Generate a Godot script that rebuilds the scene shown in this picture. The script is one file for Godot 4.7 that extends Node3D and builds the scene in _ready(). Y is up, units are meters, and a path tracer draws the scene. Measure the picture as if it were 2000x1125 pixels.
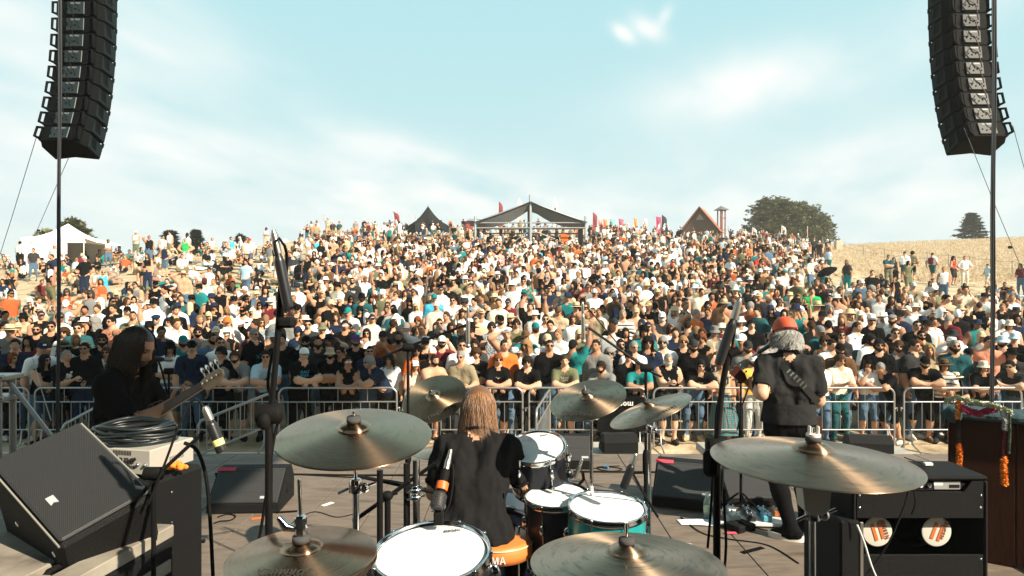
extends Node3D

const F:=1333.0
const EYE:=2.8
const STAGE:=0.83
const DECK:=1.28

var rng:=RandomNumberGenerator.new()
var mats:={}
var tex:={}
var taken:={}

# ---------------------------------------------------------------- mesh building
class MB:
	var v:=PackedVector3Array()
	var n:=PackedVector3Array()
	var uv:=PackedVector2Array()
	var c:=PackedColorArray()
	var idx:=PackedInt32Array()
	var col:=Color.WHITE
	var xf:=Transform3D.IDENTITY
	var seams:=PackedInt32Array()

	func vert(p: Vector3,t:=Vector2.ZERO) -> int:
		v.append(xf * p)
		uv.append(t)
		c.append(col)
		return v.size() - 1

	func grid(rows: Array,closed:=false,us:=1.0,vs:=1.0):
		var w: int = rows[0].size()
		var at:=v.size()
		var cols:=w + 1 if closed else w
		for r in rows.size():
			for k in cols:
				vert(rows[r][k % w],Vector2(us * k / float(cols - 1),vs * r / float(maxi(1,rows.size() - 1))))
		if closed:
			for r in rows.size():
				seams.append_array(PackedInt32Array([at + r * cols,at + r * cols + w]))
		for r in rows.size() - 1:
			for k in cols - 1:
				var a:=at + r * cols + k
				idx.append_array(PackedInt32Array([a,a + cols,a + 1,a + 1,a + cols,a + cols + 1]))

	func fan(pts: Array):
		var at:=v.size()
		for p in pts:
			vert(p,Vector2(p.x,p.y))
		for k in range(1,pts.size() - 1):
			idx.append_array(PackedInt32Array([at,at + k,at + k + 1]))

	func lathe(prof: Array,seg:=24,caps:=true):
		var rows:=[]
		for q in prof:
			var row:=PackedVector3Array()
			for k in seg:
				var a:=TAU * k / seg
				row.append(Vector3(sin(a) * q.x,q.y,cos(a) * q.x))
			rows.append(row)
		grid(rows,true)
		if caps:
			for e in [0,rows.size() - 1]:
				if prof[e].x > 0.0005:
					fan(Array(rows[e]))

	func tube(path: Array,r,sides:=8,caps:=true):
		var rows:=[]
		var up:=Vector3.ZERO
		for i in path.size():
			var t: Vector3 = (path[mini(i + 1,path.size() - 1)] - path[maxi(i - 1,0)])
			t = t.normalized() if t.length() > 1e-7 else Vector3.UP
			if i == 0:
				up = t.cross(Vector3.RIGHT if absf(t.x) < 0.8 else Vector3.UP).normalized()
			else:
				up = (up - t * up.dot(t)).normalized()
			var side:=t.cross(up)
			var rad: float = r[i] if r is Array else r
			var row:=PackedVector3Array()
			for k in sides:
				var a:=TAU * k / sides
				row.append(path[i] + (up * cos(a) + side * sin(a)) * rad)
			rows.append(row)
		grid(rows,true)
		if caps:
			fan(Array(rows[0]))
			fan(Array(rows[-1]))

	func rod(a: Vector3,b: Vector3,r: float,sides:=8,r2:=-1.0):
		tube([a,b],[r,r if r2 < 0 else r2],sides)

	func box(s: Vector3,at:=Vector3.ZERO,bev:=0.0):
		var h:=s * 0.5
		bev = minf(bev,minf(h.x,minf(h.y,h.z)) * 0.9)
		if bev <= 0.0:
			for d in 3:
				for sg in [-1.0,1.0]:
					var e:=(d + 1) % 3
					var f:=(d + 2) % 3
					var pts:=[]
					for q in [[-1,-1],[1,-1],[1,1],[-1,1]]:
						var p:=Vector3.ZERO
						p[d] = sg * h[d]
						p[e] = q[0] * h[e] * sg
						p[f] = q[1] * h[f]
						pts.append(at + p)
					fan(pts)
			return
		var g:=h - Vector3.ONE * bev
		var pt:=func(d: int,x: float,y: float,z: float) -> Vector3:
			var sgn:=Vector3(x,y,z)
			var p:=g * sgn
			p[d] = h[d] * sgn[d]
			return at + p
		for d in 3:
			var e:=(d + 1) % 3
			var f:=(d + 2) % 3
			for sg in [-1.0,1.0]:
				var pts:=[]
				for q in [[-1,-1],[1,-1],[1,1],[-1,1]]:
					var s3:=Vector3.ZERO
					s3[d] = sg
					s3[e] = q[0] * sg
					s3[f] = q[1]
					pts.append(pt.call(d,s3.x,s3.y,s3.z))
				fan(pts)
			for q in [[-1,-1],[1,-1],[1,1],[-1,1]]:
				var lo:=Vector3.ZERO
				lo[d] = -1
				lo[e] = q[0]
				lo[f] = q[1]
				var hi:=lo
				hi[d] = 1
				var ring:=[pt.call(e,lo.x,lo.y,lo.z),pt.call(f,lo.x,lo.y,lo.z),pt.call(f,hi.x,hi.y,hi.z),pt.call(e,hi.x,hi.y,hi.z)]
				if q[0] * q[1] < 0:
					ring.reverse()
				fan(ring)
		for x in [-1,1]:
			for y in [-1,1]:
				for z in [-1,1]:
					var t3:=[pt.call(0,x,y,z),pt.call(1,x,y,z),pt.call(2,x,y,z)]
					if x * y * z < 0:
						t3.reverse()
					fan(t3)

	func ball(at: Vector3,r: Vector3,seg:=14,rings:=9,from:=-PI / 2,to:=PI / 2):
		var rows:=[]
		for i in rings + 1:
			var e:=lerpf(from,to,i / float(rings))
			var row:=PackedVector3Array()
			for k in seg:
				var a:=TAU * k / seg
				row.append(at + Vector3(sin(a) * cos(e) * r.x,sin(e) * r.y,cos(a) * cos(e) * r.z))
			rows.append(row)
		grid(rows,true)

	func prism(poly: PackedVector2Array,z0: float,z1: float):
		if Geometry2D.is_polygon_clockwise(poly):
			poly.reverse()
		var tri:=Geometry2D.triangulate_polygon(poly)
		for z in [z0,z1]:
			var at:=v.size()
			for p in poly:
				vert(Vector3(p.x,p.y,z),p)
			for k in range(0,tri.size(),3):
				if (z == z1) == (z1 > z0):
					idx.append_array(PackedInt32Array([at + tri[k],at + tri[k + 2],at + tri[k + 1]]))
				else:
					idx.append_array(PackedInt32Array([at + tri[k],at + tri[k + 1],at + tri[k + 2]]))
		for k in poly.size():
			var a:=poly[k]
			var b:=poly[(k + 1) % poly.size()]
			var q:=[Vector3(a.x,a.y,z0),Vector3(b.x,b.y,z0),Vector3(b.x,b.y,z1),Vector3(a.x,a.y,z1)]
			if z1 > z0:
				q.reverse()
			fan(q)

	func add(o: MB,t:=Transform3D.IDENTITY):
		var at:=v.size()
		v.append_array(xf * t * o.v)
		uv.append_array(o.uv)
		c.append_array(o.c)
		for k in o.idx:
			idx.append(at + k)
		for k in o.seams:
			seams.append(at + k)

	func arrays() -> Array:
		n.resize(v.size())
		n.fill(Vector3.ZERO)
		for k in range(0,idx.size(),3):
			var i:=idx[k]
			var j:=idx[k + 1]
			var m:=idx[k + 2]
			var f:=(v[m] - v[i]).cross(v[j] - v[i])
			n[i] += f
			n[j] += f
			n[m] += f
		for k in range(0,seams.size(),2):
			n[seams[k]] += n[seams[k + 1]]
			n[seams[k + 1]] = n[seams[k]]
		for k in n.size():
			n[k] = n[k].normalized() if n[k].length_squared() > 1e-18 else Vector3.UP
		var a:=[]
		a.resize(Mesh.ARRAY_MAX)
		a[Mesh.ARRAY_VERTEX] = v
		a[Mesh.ARRAY_NORMAL] = n
		a[Mesh.ARRAY_TEX_UV] = uv
		a[Mesh.ARRAY_COLOR] = c
		a[Mesh.ARRAY_INDEX] = idx
		return a

	func mesh() -> ArrayMesh:
		var m:=ArrayMesh.new()
		m.add_surface_from_arrays(Mesh.PRIMITIVE_TRIANGLES,arrays())
		return m

# ---------------------------------------------------------------- naming and placing
func numbered(called: String) -> String:
	var k: int = taken.get(called,0)
	taken[called] = k + 1
	return called if k == 0 else "%s_%03d" % [called,k]

func tag(o: Node,label: String,category: String,group:="",kind:="") -> Node:
	if label: o.set_meta("label",label)
	if category: o.set_meta("category",category)
	if group: o.set_meta("group",group)
	if kind: o.set_meta("kind",kind)
	return o

func thing(called: String,label: String,category: String,at:=Vector3.ZERO,turn:=0.0,group:="") -> Node3D:
	var o:=Node3D.new()
	o.name = numbered(called)
	add_child(o)
	o.position = at
	o.rotation.y = turn
	tag(o,label,category,group)
	return o

func part(called: String,m,mat: Material,parent: Node = null,at:=Vector3.ZERO) -> MeshInstance3D:
	var o:=MeshInstance3D.new()
	o.mesh = m.mesh() if m is MB else m
	o.material_override = mat
	o.position = at
	if parent == null:
		o.name = numbered(called)
		add_child(o)
	else:
		var k:=0
		var nm:=called
		while parent.has_node(NodePath(nm)):
			k += 1
			nm = "%s_%03d" % [called,k]
		o.name = nm
		parent.add_child(o)
	return o

func struct(called: String,m,mat: Material) -> MeshInstance3D:
	var o:=part(called,m,mat)
	o.set_meta("kind","structure")
	return o

func copy(o: Node3D,label: String,group:="") -> Node3D:
	var c: Node3D = o.duplicate()
	var nm:=str(o.name)
	c.name = numbered(nm if not nm.right(3).is_valid_int() else nm.left(-4))
	add_child(c)
	tag(c,label,"",group)
	return c

func W(px: float,py: float,depth: float) -> Vector3:
	return Vector3((px - 1000.0) / F * depth,EYE - (py - 562.5) / F * depth,-depth)

func WL(px: float,py: float,y: float) -> Vector3:
	return W(px,py,(EYE - y) * F / (py - 562.5))

func basis_along(d: Vector3) -> Basis:
	d = d.normalized()
	var s:=d.cross(Vector3.FORWARD if absf(d.z) < 0.9 else Vector3.UP).normalized()
	return Basis(s,d,s.cross(d))

# ---------------------------------------------------------------- materials
func lin(r: float,g: float,b: float) -> Color:
	return Color(r,g,b).linear_to_srgb()

func noise_tex(key: String,freq: float,normal:=false,bump:=4.0,oct:=4,size:=512,ramp:=[]) -> NoiseTexture2D:
	if tex.has(key):
		return tex[key]
	var f:=FastNoiseLite.new()
	f.seed = hash(key) % 10000
	f.frequency = freq
	f.noise_type = FastNoiseLite.TYPE_SIMPLEX_SMOOTH
	f.fractal_octaves = oct
	var t:=NoiseTexture2D.new()
	t.width = size
	t.height = size
	t.seamless = true
	t.noise = f
	t.as_normal_map = normal
	t.bump_strength = bump
	if ramp.size():
		var g:=Gradient.new()
		g.offsets = PackedFloat32Array()
		g.colors = PackedColorArray()
		for k in ramp.size():
			g.add_point(k / float(ramp.size() - 1),ramp[k])
		t.color_ramp = g
	tex[key] = t
	return t

func mat(key: String,color:=Color.WHITE,rough:=0.8,metal:=0.0) -> StandardMaterial3D:
	if mats.has(key):
		return mats[key]
	var m:=StandardMaterial3D.new()
	m.resource_name = key
	m.albedo_color = color
	m.roughness = rough
	m.metallic = metal
	m.cull_mode = BaseMaterial3D.CULL_DISABLED
	mats[key] = m
	return m

func tri(m: StandardMaterial3D,s: float,world:=false) -> StandardMaterial3D:
	m.uv1_triplanar = true
	m.uv1_world_triplanar = world
	m.uv1_scale = Vector3.ONE * s
	return m

func cloth(r: float,g: float,b: float,folds:=1.0) -> StandardMaterial3D:
	var key:="cloth %.3f %.3f %.3f %.1f" % [r,g,b,folds]
	if mats.has(key):
		return mats[key]
	var m:=mat(key,lin(r,g,b),0.92)
	m.metallic_specular = 0.12
	tri(m,2.2)
	m.normal_enabled = true
	m.normal_texture = noise_tex("folds",0.012,true,9.0,3,256)
	m.normal_scale = folds
	return m

func skin(tone: int) -> StandardMaterial3D:
	var t: Vector3 = [Vector3(.54,.32,.21),Vector3(.46,.25,.155),Vector3(.36,.185,.105),Vector3(.28,.145,.09),Vector3(.13,.07,.045)][tone]
	var key:="skin %d" % tone
	if mats.has(key):
		return mats[key]
	var m:=mat(key,lin(t.x,t.y,t.z),0.55)
	m.metallic_specular = 0.35
	return m

func hair_mat(kind: String) -> StandardMaterial3D:
	var t: Vector3 = {"black": Vector3(.008,.007,.007),"dark": Vector3(.018,.011,.008),"brown": Vector3(.05,.026,.014),"blond": Vector3(.26,.15,.07),"red": Vector3(.16,.045,.015),"grey": Vector3(.22,.21,.2),"white": Vector3(.5,.49,.47)}[kind]
	var key:="hair " + kind
	if mats.has(key):
		return mats[key]
	var m:=mat(key,lin(t.x,t.y,t.z),0.7)
	m.metallic_specular = 0.2
	tri(m,6.0)
	m.normal_enabled = true
	m.normal_texture = noise_tex("strands",0.05,true,12.0,3,256)
	m.normal_scale = 1.0
	return m

func one(kind: StringName,a: Array) -> MB:
	var m:=MB.new()
	match kind:
		&"rod": m.rod(a[0],a[1],a[2],a[3] if a.size() > 3 else 8)
		&"box": m.box(a[0],a[1] if a.size() > 1 else Vector3.ZERO,a[2] if a.size() > 2 else 0.0)
		&"tube": m.tube(a[0],a[1],a[2] if a.size() > 2 else 8,a[3] if a.size() > 3 else true)
		&"ball": m.ball(a[0],a[1],a[2] if a.size() > 2 else 14,a[3] if a.size() > 3 else 9)
		&"lathe": m.lathe(a[0],a[1] if a.size() > 1 else 24,a[2] if a.size() > 2 else true)
		&"prism": m.prism(a[0],a[1],a[2])
		&"grid": m.grid(a[0],a[1] if a.size() > 1 else false)
	return m

# ---------------------------------------------------------------- bodies
const REGIONS:=9

class Field:
	var cell: float
	var o: Vector3
	var nx: int
	var ny: int
	var nz: int
	var sum:=PackedFloat32Array()
	var best:=PackedFloat32Array()
	var reg:=PackedByteArray()
	var K:=38.0

	func _init(bones: Array,c: float,sharp:=38.0):
		cell = c
		K = sharp
		var lo:=Vector3.ONE * 99
		var hi:=-lo
		for b in bones:
			for e in 2:
				var r: Vector3 = Vector3.ONE * (b[2 + e] + c * 2.5)
				lo = lo.min(b[e] - r)
				hi = hi.max(b[e] + r)
		o = lo
		nx = int((hi.x - lo.x) / c) + 2
		ny = int((hi.y - lo.y) / c) + 2
		nz = int((hi.z - lo.z) / c) + 2
		sum.resize(nx * ny * nz)
		best.resize(nx * ny * nz)
		best.fill(9.0)
		reg.resize(nx * ny * nz)
		for b in bones:
			stamp(b[0],b[1],b[2],b[3],b[4])

	func stamp(a: Vector3,b: Vector3,ra: float,rb: float,region: int):
		var m:=maxf(ra,rb) + maxf(0.07,cell * 2.0)
		var lo:=(a.min(b) - Vector3.ONE * m - o) / cell
		var hi:=(a.max(b) + Vector3.ONE * m - o) / cell
		var ab:=b - a
		var l2:=maxf(ab.length_squared(),1e-9)
		for z in range(maxi(0,int(lo.z)),mini(nz,int(hi.z) + 2)):
			for y in range(maxi(0,int(lo.y)),mini(ny,int(hi.y) + 2)):
				var at:=(z * ny + y) * nx
				for x in range(maxi(0,int(lo.x)),mini(nx,int(hi.x) + 2)):
					var p:=o + Vector3(x,y,z) * cell - a
					var t:=clampf(p.dot(ab) / l2,0.0,1.0)
					var d:=(p - ab * t).length() - lerpf(ra,rb,t)
					if d < m:
						var i:=at + x
						sum[i] += exp(-d * K)
						if d < best[i]:
							best[i] = d
							reg[i] = region

	func build(out: Array,folds: FastNoiseLite = null,amount:=0.0,stretch:=Vector3.ONE,skip:=0):
		var val:=PackedFloat32Array()
		val.resize(sum.size())
		for i in sum.size():
			val[i] = -log(sum[i]) / K if sum[i] > 1e-6 else 0.3
		if folds:
			for z in nz:
				for y in ny:
					for x in nx:
						var i:=(z * ny + y) * nx + x
						if absf(val[i]) < cell * 3.0 and reg[i] in [1,2,3,5]:
							val[i] += folds.get_noise_3dv((o + Vector3(x,y,z) * cell) * stretch) * amount
		var sx:=1
		var sy:=nx
		var sz:=nx * ny
		var cellv:=PackedInt32Array()
		cellv.resize(val.size())
		cellv.fill(-1)
		var pos:=PackedVector3Array()
		var rg:=PackedByteArray()
		for z in nz - 1:
			for y in ny - 1:
				var at:=(z * ny + y) * nx
				for x in nx - 1:
					var i:=at + x
					var v0:=val[i]
					if v0 > cell * 2.0 or v0 < -cell * 2.0:
						continue
					var v1:=val[i + sx]
					var v2:=val[i + sy]
					var v3:=val[i + sx + sy]
					var v4:=val[i + sz]
					var v5:=val[i + sx + sz]
					var v6:=val[i + sy + sz]
					var v7:=val[i + sx + sy + sz]
					var inside:=int(v0 < 0) + int(v1 < 0) + int(v2 < 0) + int(v3 < 0) + int(v4 < 0) + int(v5 < 0) + int(v6 < 0) + int(v7 < 0)
					if inside == 0 or inside == 8:
						continue
					var s:=Vector3.ZERO
					var k:=0
					if (v0 < 0) != (v1 < 0): s += Vector3(v0 / (v0 - v1),0,0); k += 1
					if (v2 < 0) != (v3 < 0): s += Vector3(v2 / (v2 - v3),1,0); k += 1
					if (v4 < 0) != (v5 < 0): s += Vector3(v4 / (v4 - v5),0,1); k += 1
					if (v6 < 0) != (v7 < 0): s += Vector3(v6 / (v6 - v7),1,1); k += 1
					if (v0 < 0) != (v2 < 0): s += Vector3(0,v0 / (v0 - v2),0); k += 1
					if (v1 < 0) != (v3 < 0): s += Vector3(1,v1 / (v1 - v3),0); k += 1
					if (v4 < 0) != (v6 < 0): s += Vector3(0,v4 / (v4 - v6),1); k += 1
					if (v5 < 0) != (v7 < 0): s += Vector3(1,v5 / (v5 - v7),1); k += 1
					if (v0 < 0) != (v4 < 0): s += Vector3(0,0,v0 / (v0 - v4)); k += 1
					if (v1 < 0) != (v5 < 0): s += Vector3(1,0,v1 / (v1 - v5)); k += 1
					if (v2 < 0) != (v6 < 0): s += Vector3(0,1,v2 / (v2 - v6)); k += 1
					if (v3 < 0) != (v7 < 0): s += Vector3(1,1,v3 / (v3 - v7)); k += 1
					cellv[i] = pos.size()
					pos.append(o + (Vector3(x,y,z) + s / k) * cell)
					rg.append(reg[i])
		var quads:=PackedInt32Array()
		for z in range(1,nz - 1):
			for y in range(1,ny - 1):
				var at:=(z * ny + y) * nx
				for x in range(1,nx - 1):
					var i:=at + x
					if cellv[i] < 0:
						continue
					var neg:=val[i] < 0
					if neg != (val[i + sx] < 0):
						_quad(quads,cellv[i],cellv[i - sy],cellv[i - sy - sz],cellv[i - sz],neg)
					if neg != (val[i + sy] < 0):
						_quad(quads,cellv[i],cellv[i - sz],cellv[i - sx - sz],cellv[i - sx],neg)
					if neg != (val[i + sz] < 0):
						_quad(quads,cellv[i],cellv[i - sx],cellv[i - sx - sy],cellv[i - sy],neg)
		var nor:=PackedVector3Array()
		nor.resize(pos.size())
		for q in range(0,quads.size(),4):
			var f:=(pos[quads[q + 2]] - pos[quads[q]]).cross(pos[quads[q + 1]] - pos[quads[q + 3]])
			for e in 4:
				nor[quads[q + e]] += f
		var remap:=[]
		for r in REGIONS:
			remap.append({})
		for q in range(0,quads.size(),4):
			var r: int = rg[quads[q]]
			var mb: MB = out[r]
			var id:=PackedInt32Array()
			for e in 4:
				var k:=quads[q + e]
				if not remap[r].has(k):
					remap[r][k] = mb.v.size()
					mb.v.append(mb.xf * pos[k])
					mb.n.append((mb.xf.basis * nor[k]).normalized())
					mb.uv.append(Vector2(pos[k].x,pos[k].y))
					mb.c.append(Color.WHITE)
				id.append(remap[r][k])
			mb.idx.append_array(PackedInt32Array([id[0],id[1],id[2],id[0],id[2],id[3]]))

	func _quad(q: PackedInt32Array,a: int,b: int,c: int,d: int,flip: bool):
		if a < 0 or b < 0 or c < 0 or d < 0:
			return
		q.append_array(PackedInt32Array([a,b,c,d]) if flip else PackedInt32Array([d,c,b,a]))

func weld(dst: MB,src: MB):
	src.arrays()
	var at:=dst.v.size()
	dst.v.append_array(src.v)
	dst.n.append_array(src.n)
	dst.uv.append_array(src.uv)
	dst.c.append_array(src.c)
	for k in src.idx:
		dst.idx.append(at + k)

func add_head(skin_mb: MB,dark_mb: MB,xf: Transform3D,seg:=26,rings:=20,slim:=1.0,coarse:=false):
	var m:=MB.new()
	m.xf = xf
	var rows:=[]
	for i in rings + 1:
		var e:=lerpf(-PI / 2,PI / 2,i / float(rings))
		var row:=PackedVector3Array()
		for k in seg:
			var a:=TAU * k / seg
			var d:=Vector3(sin(a) * cos(e),sin(e),cos(a) * cos(e))
			var p:=Vector3(d.x * 0.077 * slim,d.y * 0.118,d.z * 0.098)
			var low:=clampf(-d.y,0,1)
			p.x *= 1.0 - 0.30 * low * low
			if d.z > 0:
				p.z += 0.012 * low * d.z
				p.z -= 0.010 * d.z * maxf(0.0,d.y) ** 2
			else:
				p.z *= 1.0 - 0.22 * low
			if d.z > 0.2:
				p.z += 0.026 * exp(-(p.x / 0.013) ** 2) * exp(-((p.y + 0.022) / 0.020) ** 2)
				p.z += 0.012 * exp(-(p.x / 0.010) ** 2) * exp(-((p.y - 0.008) / 0.022) ** 2)
				p.z -= 0.012 * exp(-((absf(p.x) - 0.031) / 0.017) ** 2) * exp(-((p.y - 0.008) / 0.014) ** 2)
				p.z += 0.006 * exp(-((p.y - 0.034) / 0.010) ** 2) * exp(-(p.x / 0.05) ** 2)
				p.z += 0.006 * exp(-(p.x / 0.022) ** 2) * exp(-((p.y + 0.060) / 0.012) ** 2)
				p.z += 0.007 * exp(-(p.x / 0.022) ** 2) * exp(-((p.y + 0.096) / 0.014) ** 2)
			row.append(p)
		rows.append(row)
	m.grid(rows,true)
	if coarse:
		return weld(skin_mb,m)
	for s in [-1.0,1.0]:
		m.ball(Vector3(s * 0.078 * slim,-0.005,-0.008),Vector3(0.010,0.030,0.018),8,6)
	weld(skin_mb,m)
	var f:=MB.new()
	f.xf = xf
	for s in [-1.0,1.0]:
		f.ball(Vector3(s * 0.031,0.008,0.083),Vector3(0.013,0.0055,0.008),8,5)
		f.tube([Vector3(s * 0.016,0.028,0.099),Vector3(s * 0.033,0.033,0.095),Vector3(s * 0.050,0.028,0.081)],[0.003,0.004,0.0025],5)
	f.tube([Vector3(-0.022,-0.062,0.093),Vector3(0,-0.060,0.104),Vector3(0.022,-0.062,0.093)],[0.0015,0.003,0.0015],5)
	weld(dark_mb,f)

func add_hand(dst: MB,xf: Transform3D,side: float,curl:=0.5,seg:=6):
	var m:=MB.new()
	m.xf = xf
	m.ball(Vector3(0,-0.045,0),Vector3(0.041,0.054,0.016),10,7)
	m.tube([Vector3(0,0.015,0),Vector3(0,-0.02,0)],[0.026,0.030],8,false)
	for k in 4:
		var x: float = side * (0.030 - 0.020 * k)
		var l: float = [0.068,0.076,0.070,0.055][k]
		var p:=Vector3(x,-0.084 + 0.005 * absf(k - 1.2),0)
		var path:=[p + Vector3(0,0.02,0),p]
		var ang:=0.15 + 0.04 * k
		for j in 3:
			ang += curl * [0.8,1.0,0.7][j]
			p += Vector3(0,-cos(ang),sin(ang)) * l * [0.42,0.32,0.26][j]
			path.append(p)
		m.tube(path,[0.0095,0.0095,0.0088,0.008,0.0058],seg)
	var t:=Vector3(side * 0.034,-0.020,0.004)
	m.tube([t,t + Vector3(side * 0.020,-0.024,0.012),t + Vector3(side * 0.028,-0.048,0.018 + 0.012 * curl),t + Vector3(side * (0.028 - 0.016 * curl),-0.070,0.020 + 0.026 * curl)],[0.013,0.012,0.0095,0.0065],seg)
	weld(dst,m)

func ik(a: Vector3,b: Vector3,l1: float,l2: float,hint: Vector3) -> Array:
	var d:=b - a
	var l:=clampf(d.length(),absf(l1 - l2) + 0.01,l1 + l2 - 0.004)
	d = d.normalized()
	var x:=(l1 * l1 - l2 * l2 + l * l) / (2 * l)
	var h:=sqrt(maxf(0.0,l1 * l1 - x * x))
	var s:=hint - d * hint.dot(d)
	s = s.normalized() if s.length() > 1e-4 else Vector3.UP
	return [a + d * x + s * h,a + d * l]

func make_body(P: Dictionary,cell:=0.024,hi:=false) -> Dictionary:
	var fem: bool = P.get("fem",false)
	var pel: Vector3 = P.get("pel",Vector3(0,0.93,0))
	var B:=Basis(Vector3.UP,P.get("twist",0.0)) * Basis(Vector3.BACK,P.get("side",0.0)) * Basis(Vector3.RIGHT,P.get("lean",0.0))
	var hipb:=Basis(Vector3.UP,P.get("hturn",0.0))
	var bend: float = P.get("bend",0.0)
	var B2:=B * Basis(Vector3.RIGHT,bend)
	var waist:=pel + B * Vector3(0,0.20,0)
	var up:=func(x: float,y: float,z: float) -> Vector3:
		return waist + B2 * Vector3(x,y - 0.20,z) if y > 0.2 else pel + B * Vector3(x,y,z)
	var sw:=0.155 if fem else 0.185
	var big: float = P.get("big",1.0)
	var cr:=(0.088 if fem else 0.100) * big
	var bones:=[]
	bones.append([pel + hipb * Vector3(-0.075,0,0),pel + hipb * Vector3(0.075,0,0),0.118,0.118,5])
	for s in [-1.0,1.0]:
		bones.append([up.call(s * 0.065,0.07,0.0),up.call(s * (0.055 if fem else 0.07),0.24,0.0),0.105 * big,(0.082 if fem else 0.1) * big,2])
		bones.append([up.call(s * (0.06 if fem else 0.075),0.27,0.0),up.call(s * (0.075 if fem else 0.095),0.42,0.0),cr,cr * 0.92,1])
		bones.append([up.call(s * 0.10,0.485,-0.005),up.call(s * 0.03,0.555,-0.01),0.05,0.042,1])
		if fem:
			bones.append([up.call(s * 0.062,0.36,0.075),up.call(s * 0.062,0.36,0.08),0.052,0.052,1])
	bones.append([up.call(-sw + 0.02,0.475,0),up.call(sw - 0.02,0.475,0),0.062,0.062,1])
	if big > 1.08:
		bones.append([up.call(0,0.10,0.07),up.call(0,0.2,0.07),0.12,0.11,2])
	var hb:=B2 * Basis(Vector3.UP,P.get("hyaw",0.0)) * Basis(Vector3.RIGHT,P.get("hpitch",0.0) - (P.get("lean",0.0) + bend) * (0.6 if hi else 1.0)) 
	var neck: Vector3 = up.call(0,0.575,0.0)
	var head:=Transform3D(hb,neck + B2 * Vector3(0,0.035,0) + hb * Vector3(0,0.105,0.022))
	if not hi:
		head.basis = head.basis.scaled(Vector3.ONE * 0.93)
		head.origin -= B2.y * 0.008
	bones.append([up.call(0,0.50,-0.005),neck + hb * Vector3(0,0.09,0.0),0.055 if fem else 0.062,0.052 if fem else 0.058,0])
	var out:=[]
	for r in REGIONS:
		out.append(MB.new())
	var ends:={}
	for s in [-1.0,1.0]:
		var q:="l" if s > 0 else "r"
		var sh: Vector3 = up.call(s * sw,0.47,0)
		var al:=0.285 if fem else 0.30
		var fl:=0.245 if fem else 0.262
		var tgt: Vector3 = P.get(q + "h",Vector3(s * 0.27,0.86,0.06))
		var j:=ik(sh,tgt,al,fl,P.get(q + "e",Vector3(s * 0.4,-0.3,-1)))
		var el: Vector3 = j[0]
		var wr: Vector3 = j[1]
		var ar:=0.84 if fem else 1.0
		var mid:=sh.lerp(el,0.62)
		bones.append([sh,mid,(0.070 if hi else 0.066) * ar,(0.072 if hi else 0.061) * ar,3])
		if hi:
			var ring:=[]
			var ab:=basis_along(el - sh)
			for k2 in 25:
				ring.append(mid + (el - sh).normalized() * 0.045 + (ab.x * cos(TAU * k2 / 24) + ab.z * sin(TAU * k2 / 24)) * 0.066)
			var rm:=MB.new()
			rm.tube(ring,0.008,6,false)
			weld(out[3],rm)
		bones.append([sh.lerp(el,0.4),el,0.046 * ar,0.041 * ar,4])
		bones.append([el,el.lerp(wr,0.35),0.040 * ar,0.041 * ar,4])
		bones.append([el.lerp(wr,0.3),wr,0.041 * ar,0.027 * ar,4])
		var fd:=(wr - el).normalized()
		var hd: Vector3 = P.get(q + "d",fd)
		var pn: Vector3 = P.get(q + "p",Vector3(-s,0,0.2))
		var y:=-hd.normalized()
		var z:=(pn - y * pn.dot(y)).normalized()
		var hx:=Transform3D(Basis(y.cross(z),y,z),wr)
		var tside:=1.0 if (y.cross(z)).dot(P.get(q + "t",Vector3(0,0.3,1))) > 0 else -1.0
		if P.has("low"):
			var hm:=MB.new()
			hm.xf = hx
			hm.ball(Vector3(0,-0.07,0.01),Vector3(0.036,0.08,0.02),5,4)
			weld(out[0],hm)
		else:
			add_hand(out[0],hx,tside,P.get("curl",0.45),8 if hi else 5)
		ends[q] = hx
		var hip:=pel + hipb * Vector3(s * 0.088,-0.01,0)
		var foot: Vector3 = P.get(q + "f",Vector3(s * 0.12,0.085,0.0))
		var k:=ik(hip,foot,0.43,0.415,P.get(q + "k",Vector3(s * 0.15,0,1)))
		var kn: Vector3 = k[0]
		var an: Vector3 = k[1]
		var tr:=1.04 if fem else 1.0
		bones.append([hip,hip.lerp(kn,0.55),0.092 * tr,0.078 * tr,5])
		bones.append([hip.lerp(kn,0.5),kn,0.080,0.062,5])
		var wide:=0.010 if hi else 0.0
		bones.append([kn,kn.lerp(an,0.35),0.052 + wide,0.053 + wide,6])
		bones.append([kn.lerp(an,0.3),an,0.054 + wide,0.036 + wide * 1.5,6])
		var td: Vector3 = P.get(q + "toe",hipb * Vector3(s * 0.25,-0.02,1))
		td = td.normalized()
		bones.append([an + Vector3(0,-0.035,0) - td * 0.04,an + Vector3(0,-0.040,0) + td * 0.05,0.042,0.042,7])
		bones.append([an + Vector3(0,-0.040,0) + td * 0.04,an + Vector3(0,-0.052,0) + td * 0.14,0.042,0.032,7])
	if hi:
		var ring:=[]
		for k2 in 29:
			var a:=TAU * k2 / 28
			ring.append(up.call(cos(a) * 0.088,0.548 + 0.004 * cos(2.0 * a) - 0.02 * sin(a),-0.006 + sin(a) * 0.080))
		var rm:=MB.new()
		rm.tube(ring,0.010,6,false)
		weld(out[1],rm)
		if P.has("hem"):
			var hem:=MB.new()
			var rr:=[]
			for i in 5:
				var row:=PackedVector3Array()
				for k2 in 48:
					var a:=TAU * k2 / 48
					var fl:=1.0 + 0.035 * i / 4.0 * sin(a * 5.0 + 1.0) + 0.02 * sin(a * 11.0) * i / 4.0
					row.append(pel + B * Vector3(cos(a) * (0.196 + 0.004 * i) * fl * big,lerpf(0.17,0.015,i / 4.0),sin(a) * (0.134 + 0.004 * i) * fl * big))
				rr.append(row)
			hem.grid(rr,true)
			weld(out[2],hem)
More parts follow.
